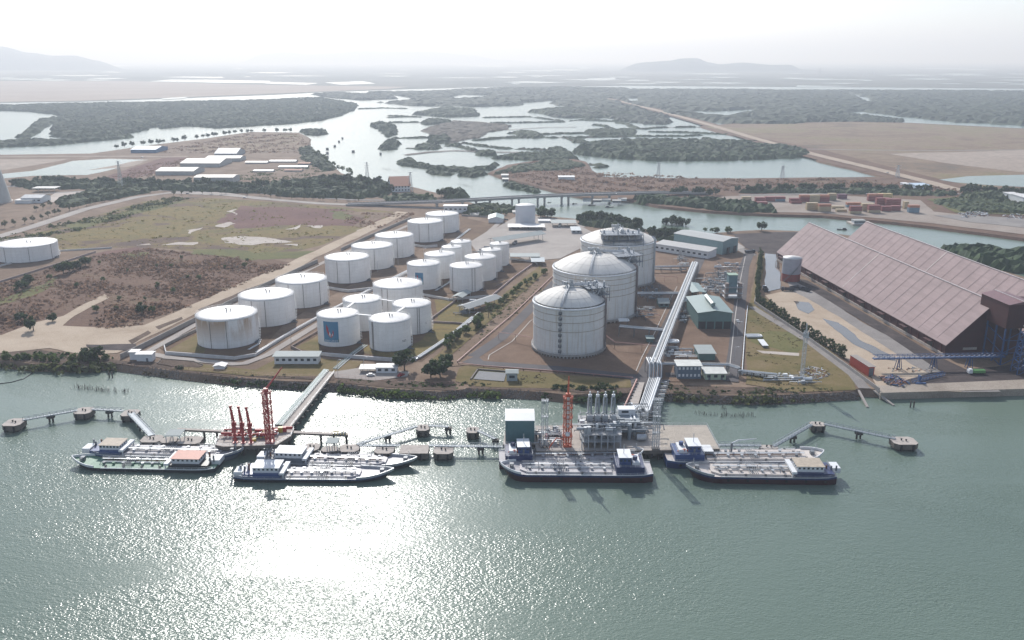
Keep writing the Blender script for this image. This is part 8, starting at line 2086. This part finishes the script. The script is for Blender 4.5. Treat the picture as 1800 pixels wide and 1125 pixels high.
row_of('green', [(820, 372), (840, 378), (900, 378), (950, 374)], 16, 1.3, 'green tree among the shacks behind the outer tanks', 'tree', 'green trees among the shacks behind the outer tanks', jit=9)
row_of('broad', [(943, 384), (960, 380), (968, 384)], 5, 1.0, 'dark tree right of the plain cylindrical tank', 'tree', 'dark trees right of the plain cylindrical tank', jit=4)
row_of('broad', [(1018, 394), (1050, 390), (1090, 394), (1118, 404)], 20, 1.15, 'green tree of the grove behind the rear gas tank', 'tree', 'green trees of the grove behind the rear gas tank', jit=8)
row_of('broad', [(1150, 418), (1170, 416), (1194, 420)], 9, 1.05, 'dark tree between the rear gas tank and the teal hall', 'tree', 'dark trees beside the teal hall', jit=6)
row_of('shrub', [(1166, 393), (1185, 393), (1206, 397)], 8, 1.9, 'mangrove shrub standing in the creek', 'shrub', 'mangrove shrubs standing in the creek', z=.3, jit=4)
row_of('green', [(1242, 408), (1290, 410)], 7, 1.0, 'thin shrub along the creek bank by the coal yard', 'shrub', 'thin shrubs along the creek bank', jit=4)
plant('broad', G(1338, 406), 1.0, 'lone tree on the creek bank beside the warehouse', 'tree', None)
row_of('green', [(786, 616), (815, 592), (850, 566)], 9, 1.15, 'young tree in the planted strip left of the gas tank yard, near half', 'tree', 'young trees in the planted strip, near half', jit=2.5)
row_of('green', [(860, 552), (900, 520), (940, 492), (962, 478)], 15, .8, 'small tree in the planted strip toward the truck yard, far half', 'tree', 'small trees in the planted strip, far half', jit=2)
for a in ((711, 652, 1.15, 'broad', 'olive green tree beside the gatehouse'), (757, 664, 1.0, 'broad', 'left dark tree of the large pair near the intake basin'), (774, 663, 1.3, 'broad', 'largest dark rounded tree near the intake basin'), (783, 650, .9, 'broad', 'smaller tree behind the largest dark tree near the basin'), (858, 560, 1.3, 'thin', 'slim dark tree right of the arched pump shelter'), (838, 574, 1.2, 'green', 'wide green tree before the arched pump shelter')):
    plant(a[3], G(a[0], a[1]), a[2], a[4], 'tree', None)
for a in ((59, 582, 1.15, 'large dark tree on the sand clearing at left'), (92, 566, .7, 'small slim tree right of the large one on the sand clearing'), (38, 566, .8, 'pale tree left of the large one on the sand clearing')):
    plant('broad', G(a[0], a[1]), a[2], a[3], 'tree', None)
for i, (x, y, s) in enumerate(((252, 552, .95), (243, 548, .8), (268, 550, .8), (276, 506, .75), (350, 492, .7), (182, 495, .7), (224, 478, .6), (300, 470, .55), (430, 470, .7), (395, 472, .55), (170, 548, .85), (40, 510, .95), (28, 512, .9), (50, 502, 1.0), (112, 482, 1.15), (122, 478, 1.0), (136, 474, 1.0), (150, 468, 1.1), (156, 462, .9), (175, 464, .7), (88, 492, .8), (275, 470, .6), (135, 505, .6), (305, 515, .7), (330, 490, .6), (210, 528, .6), (205, 545, .7), (320, 455, .6), (435, 460, .6), (255, 528, .6))):
    plant('broad' if s > .9 else 'green', G(x, y), s, 'dark green tree or bush scattered over the dry scrubland', 'tree', 'dark green trees scattered over the scrubland')
row_of('green', [(0, 632), (40, 636), (100, 638), (190, 636)], 14, .85, 'dark shoreline tree at the left edge of the river', 'tree', 'dark shoreline trees at the left', z=LZ - 1, jit=3)
for x, y in ((155, 633), (172, 632), (163, 636)): plant('broad', G(x, y), .85, 'dark tree of the clump on the left shore', 'tree', 'dark trees of the clump on the left shore')
row_of('shrub', [(600, 677), (700, 685), (790, 688), (830, 684), (868, 683)], 30, .8, 'green mangrove bush along the shore before the gatehouse', 'shrub', 'green mangrove bushes before the gatehouse', z=.6, jit=2)
row_of('shrub', [(972, 690), (1000, 692), (1040, 690), (1075, 690)], 16, 1.05, 'dark mangrove bush on the shore in front of the gas tank', 'shrub', 'dark mangrove bushes in front of the gas tank', z=.6, jit=3)
row_of('shrub', [(1170, 692), (1250, 697), (1330, 699), (1400, 696)], 26, .75, 'dark shore bush right of the pipe bridge', 'shrub', 'dark shore bushes right of the pipe bridge', z=.8, jit=2.5)
row_of('shrub', [(410, 662), (470, 668), (520, 671)], 12, .7, 'shore bush left of the jetty bridge', 'shrub', 'shore bushes left of the jetty bridge', z=1, jit=2)
row_of('shrub', [(312, 652), (316, 654)], 2, .8, 'round green bush alone on the stony shore', 'shrub', 'round green bushes on the stony shore', z=1.5, jit=1)
row_of('broad', [(1290, 338), (1400, 335), (1520, 334), (1640, 338)], 34, 1.0, 'green tree along the road behind the container yard', 'tree', 'green trees along the road behind the container yard', z=2.5, jit=8)
row_of('broad', [(1690, 342), (1720, 338), (1760, 340), (1790, 350)], 14, 1.2, 'dark tree near the white buildings at the right edge', 'tree', 'dark trees near the white buildings at right', z=2.5, jit=9)
row_of('broad', [(1180, 344), (1210, 340), (1262, 344)], 10, 1.0, 'tree at the far end of the bridge', 'tree', 'trees at the far end of the bridge', z=2.3, jit=6)
row_of('green', [(555, 270), (600, 303), (640, 318)], 12, 1.4, 'bush on the inland river bank', 'shrub', 'bushes on the inland river bank', jit=5)
row_of('broad', [(200, 262), (300, 250), (430, 233), (520, 232)], 26, 1.0, 'bush along the river edge of the flats at upper left', 'shrub', 'bushes along the river edge of the flats', jit=5)
# rocks along the waterline
def riprap(px, label, n, seed):
    rd = random.Random(seed); P = PX(px, LZ); seg = [(b - a).length for a, b in zip(P[:-1], P[1:])]; tot = sum(seg); m = MB()
    for i in range(n):
        d = rd.random() * tot; k = 0
        while k < len(seg) - 1 and d > seg[k]: d -= seg[k]; k += 1
        q = P[k].lerp(P[k + 1], d / seg[k]); f = rd.random(); c = q + Vector((rd.uniform(-.8, .8), -f * 4.2, .1 - f * 3.6)); s = rd.uniform(.3, 1.0)
        vs = [c + Vector((rd.uniform(.5, 1.1) * x * s, rd.uniform(.5, 1.1) * y * s, rd.uniform(.4, .9) * z * s)) for x, y, z in ((1, 0, 0), (-1, 0, 0), (0, 1, 0), (0, -1, 0), (0, 0, 1), (0, 0, -1))]
        m.add(vs, [(0, 2, 4), (2, 1, 4), (1, 3, 4), (3, 0, 4), (2, 0, 5), (1, 2, 5), (3, 1, 5), (0, 3, 5)])
    stuff(m.build('riprap', plain('bank_rock', (.20, .165, .14), .9, var=.4, scale=.4, obj=False)), label, 'rocks')
riprap([(200, 637), (250, 645), (330, 655), (420, 664), (500, 671), (590, 675)], 'dark rocks along the waterline left of the jetty bridge', 1500, 1)
riprap([(590, 674), (680, 684), (780, 689), (822, 684), (900, 686), (960, 689), (1060, 693), (1110, 690)], 'dark rocks along the waterline before the tanks', 1700, 2)
riprap([(1165, 691), (1250, 695), (1330, 697), (1400, 694), (1470, 690), (1505, 688)], 'dark rocks along the waterline right of the pipe bridge', 1100, 3)

# dense bush bands on the bank slopes and groves seen as one mass
def bank_band(px, label, density, size, mat, seed, out=4.5, h=1.0):
    P = PX(px); a_, b_ = [], []
    for j, p in enumerate(P):
        d = (P[min(j + 1, len(P) - 1)] - P[max(j - 1, 0)]).normalized(); n_ = Vector((d.y, -d.x, 0)); a_.append(p - n_ * 1.5); b_.append(p + n_ * out)
    leafmass('bank_bushes', None, label, h, density, size, mat, z=1.0, seed=seed, amp=1.2, poly=a_ + b_[::-1])
bank_band([(600, 675), (680, 684), (780, 689), (822, 684), (880, 684)], 'green bushes crowding the bank before the gatehouse and basin', .5, 1.5, L_MID, 21, 5.5)
bank_band([(960, 688), (1000, 694), (1060, 692), (1085, 691)], 'dark bushes crowding the bank in front of the gas tank', .5, 1.7, L_DARK, 22, 5.5)
bank_band([(1165, 690), (1250, 695), (1330, 697), (1400, 694), (1450, 691)], 'scrubby bushes on the bank right of the pipe bridge', .30, 1.4, L_OLIVE, 23, 4.5)
bank_band([(-200, 627), (0, 632), (60, 640), (150, 641), (200, 637)], 'dark overhanging bushes on the left bank', .28, 1.9, L_OLIVE, 24, 6, 1.0)
bank_band([(400, 661), (500, 671), (560, 672)], 'low bushes on the bank left of the jetty bridge', .25, 1.2, L_DARK, 25, 4.5)
bank_band([(250, 645), (330, 655), (400, 661)], 'dry weeds on the stony bank below the small white store', .25, .8, L_DRY, 26, 3.5)
for i, (q, lb, hh) in enumerate((
    ([(20, 326), (100, 321), (230, 322), (300, 325), (300, 331), (200, 333), (60, 333)], 'grove of dark trees behind the sand yard at left', 7),
    ([(250, 331), (330, 322), (345, 326), (430, 328), (470, 334), (460, 340), (400, 339), (300, 335)], 'grove of dark trees below the factory halls', 7),
    ([(455, 336), (480, 324), (560, 316), (640, 318), (690, 326), (686, 342), (640, 350), (560, 348), (480, 344)], 'thick grove between the river and the road, left of the villa', 7),
    ([(660, 346), (720, 342), (770, 350), (760, 356), (690, 356)], 'bushes below the villa along the bridge ramp', 5),
    ([(778, 348), (790, 341), (808, 341), (820, 348), (805, 352)], 'dark rounded grove beside the bridge', 9),
    ([(810, 366), (850, 360), (905, 366), (905, 374), (850, 380), (815, 376)], 'mixed greenery among the shacks by the creek', 5),
    ([(1016, 396), (1030, 386), (1085, 386), (1120, 398), (1125, 408), (1060, 402)], 'green grove behind the rear gas tank', 7),
    ([(1148, 414), (1165, 408), (1195, 414), (1196, 424), (1160, 424)], 'dark grove beside the teal hall', 6),
    ([(100, 352), (160, 336), (240, 330), (280, 333), (240, 342), (170, 356), (110, 366)], 'greenery between the two left roads', 5),
    ([(1290, 339), (1400, 334), (1530, 333), (1660, 338), (1700, 344), (1600, 344), (1450, 340)], 'green belt behind the container yard', 5),
    ([(1690, 345), (1740, 336), (1780, 340), (1772, 352), (1720, 352)], 'dark greenery beside the white buildings at right', 6),
    ([(1640, 356), (1700, 350), (1770, 356), (1860, 362), (1860, 376), (1760, 374), (1690, 372)], 'bushy wasteland right of the containers', 4),
    ([(870, 306), (900, 293), (960, 284), (1000, 282), (1030, 290), (1000, 298), (930, 300)], 'green scrub on the near river bank beyond the bridge', 3.5),
    ([(545, 258), (556, 268), (590, 300), (572, 302), (530, 280), (528, 262)], 'bushes along the bend of the inland river', 5))):
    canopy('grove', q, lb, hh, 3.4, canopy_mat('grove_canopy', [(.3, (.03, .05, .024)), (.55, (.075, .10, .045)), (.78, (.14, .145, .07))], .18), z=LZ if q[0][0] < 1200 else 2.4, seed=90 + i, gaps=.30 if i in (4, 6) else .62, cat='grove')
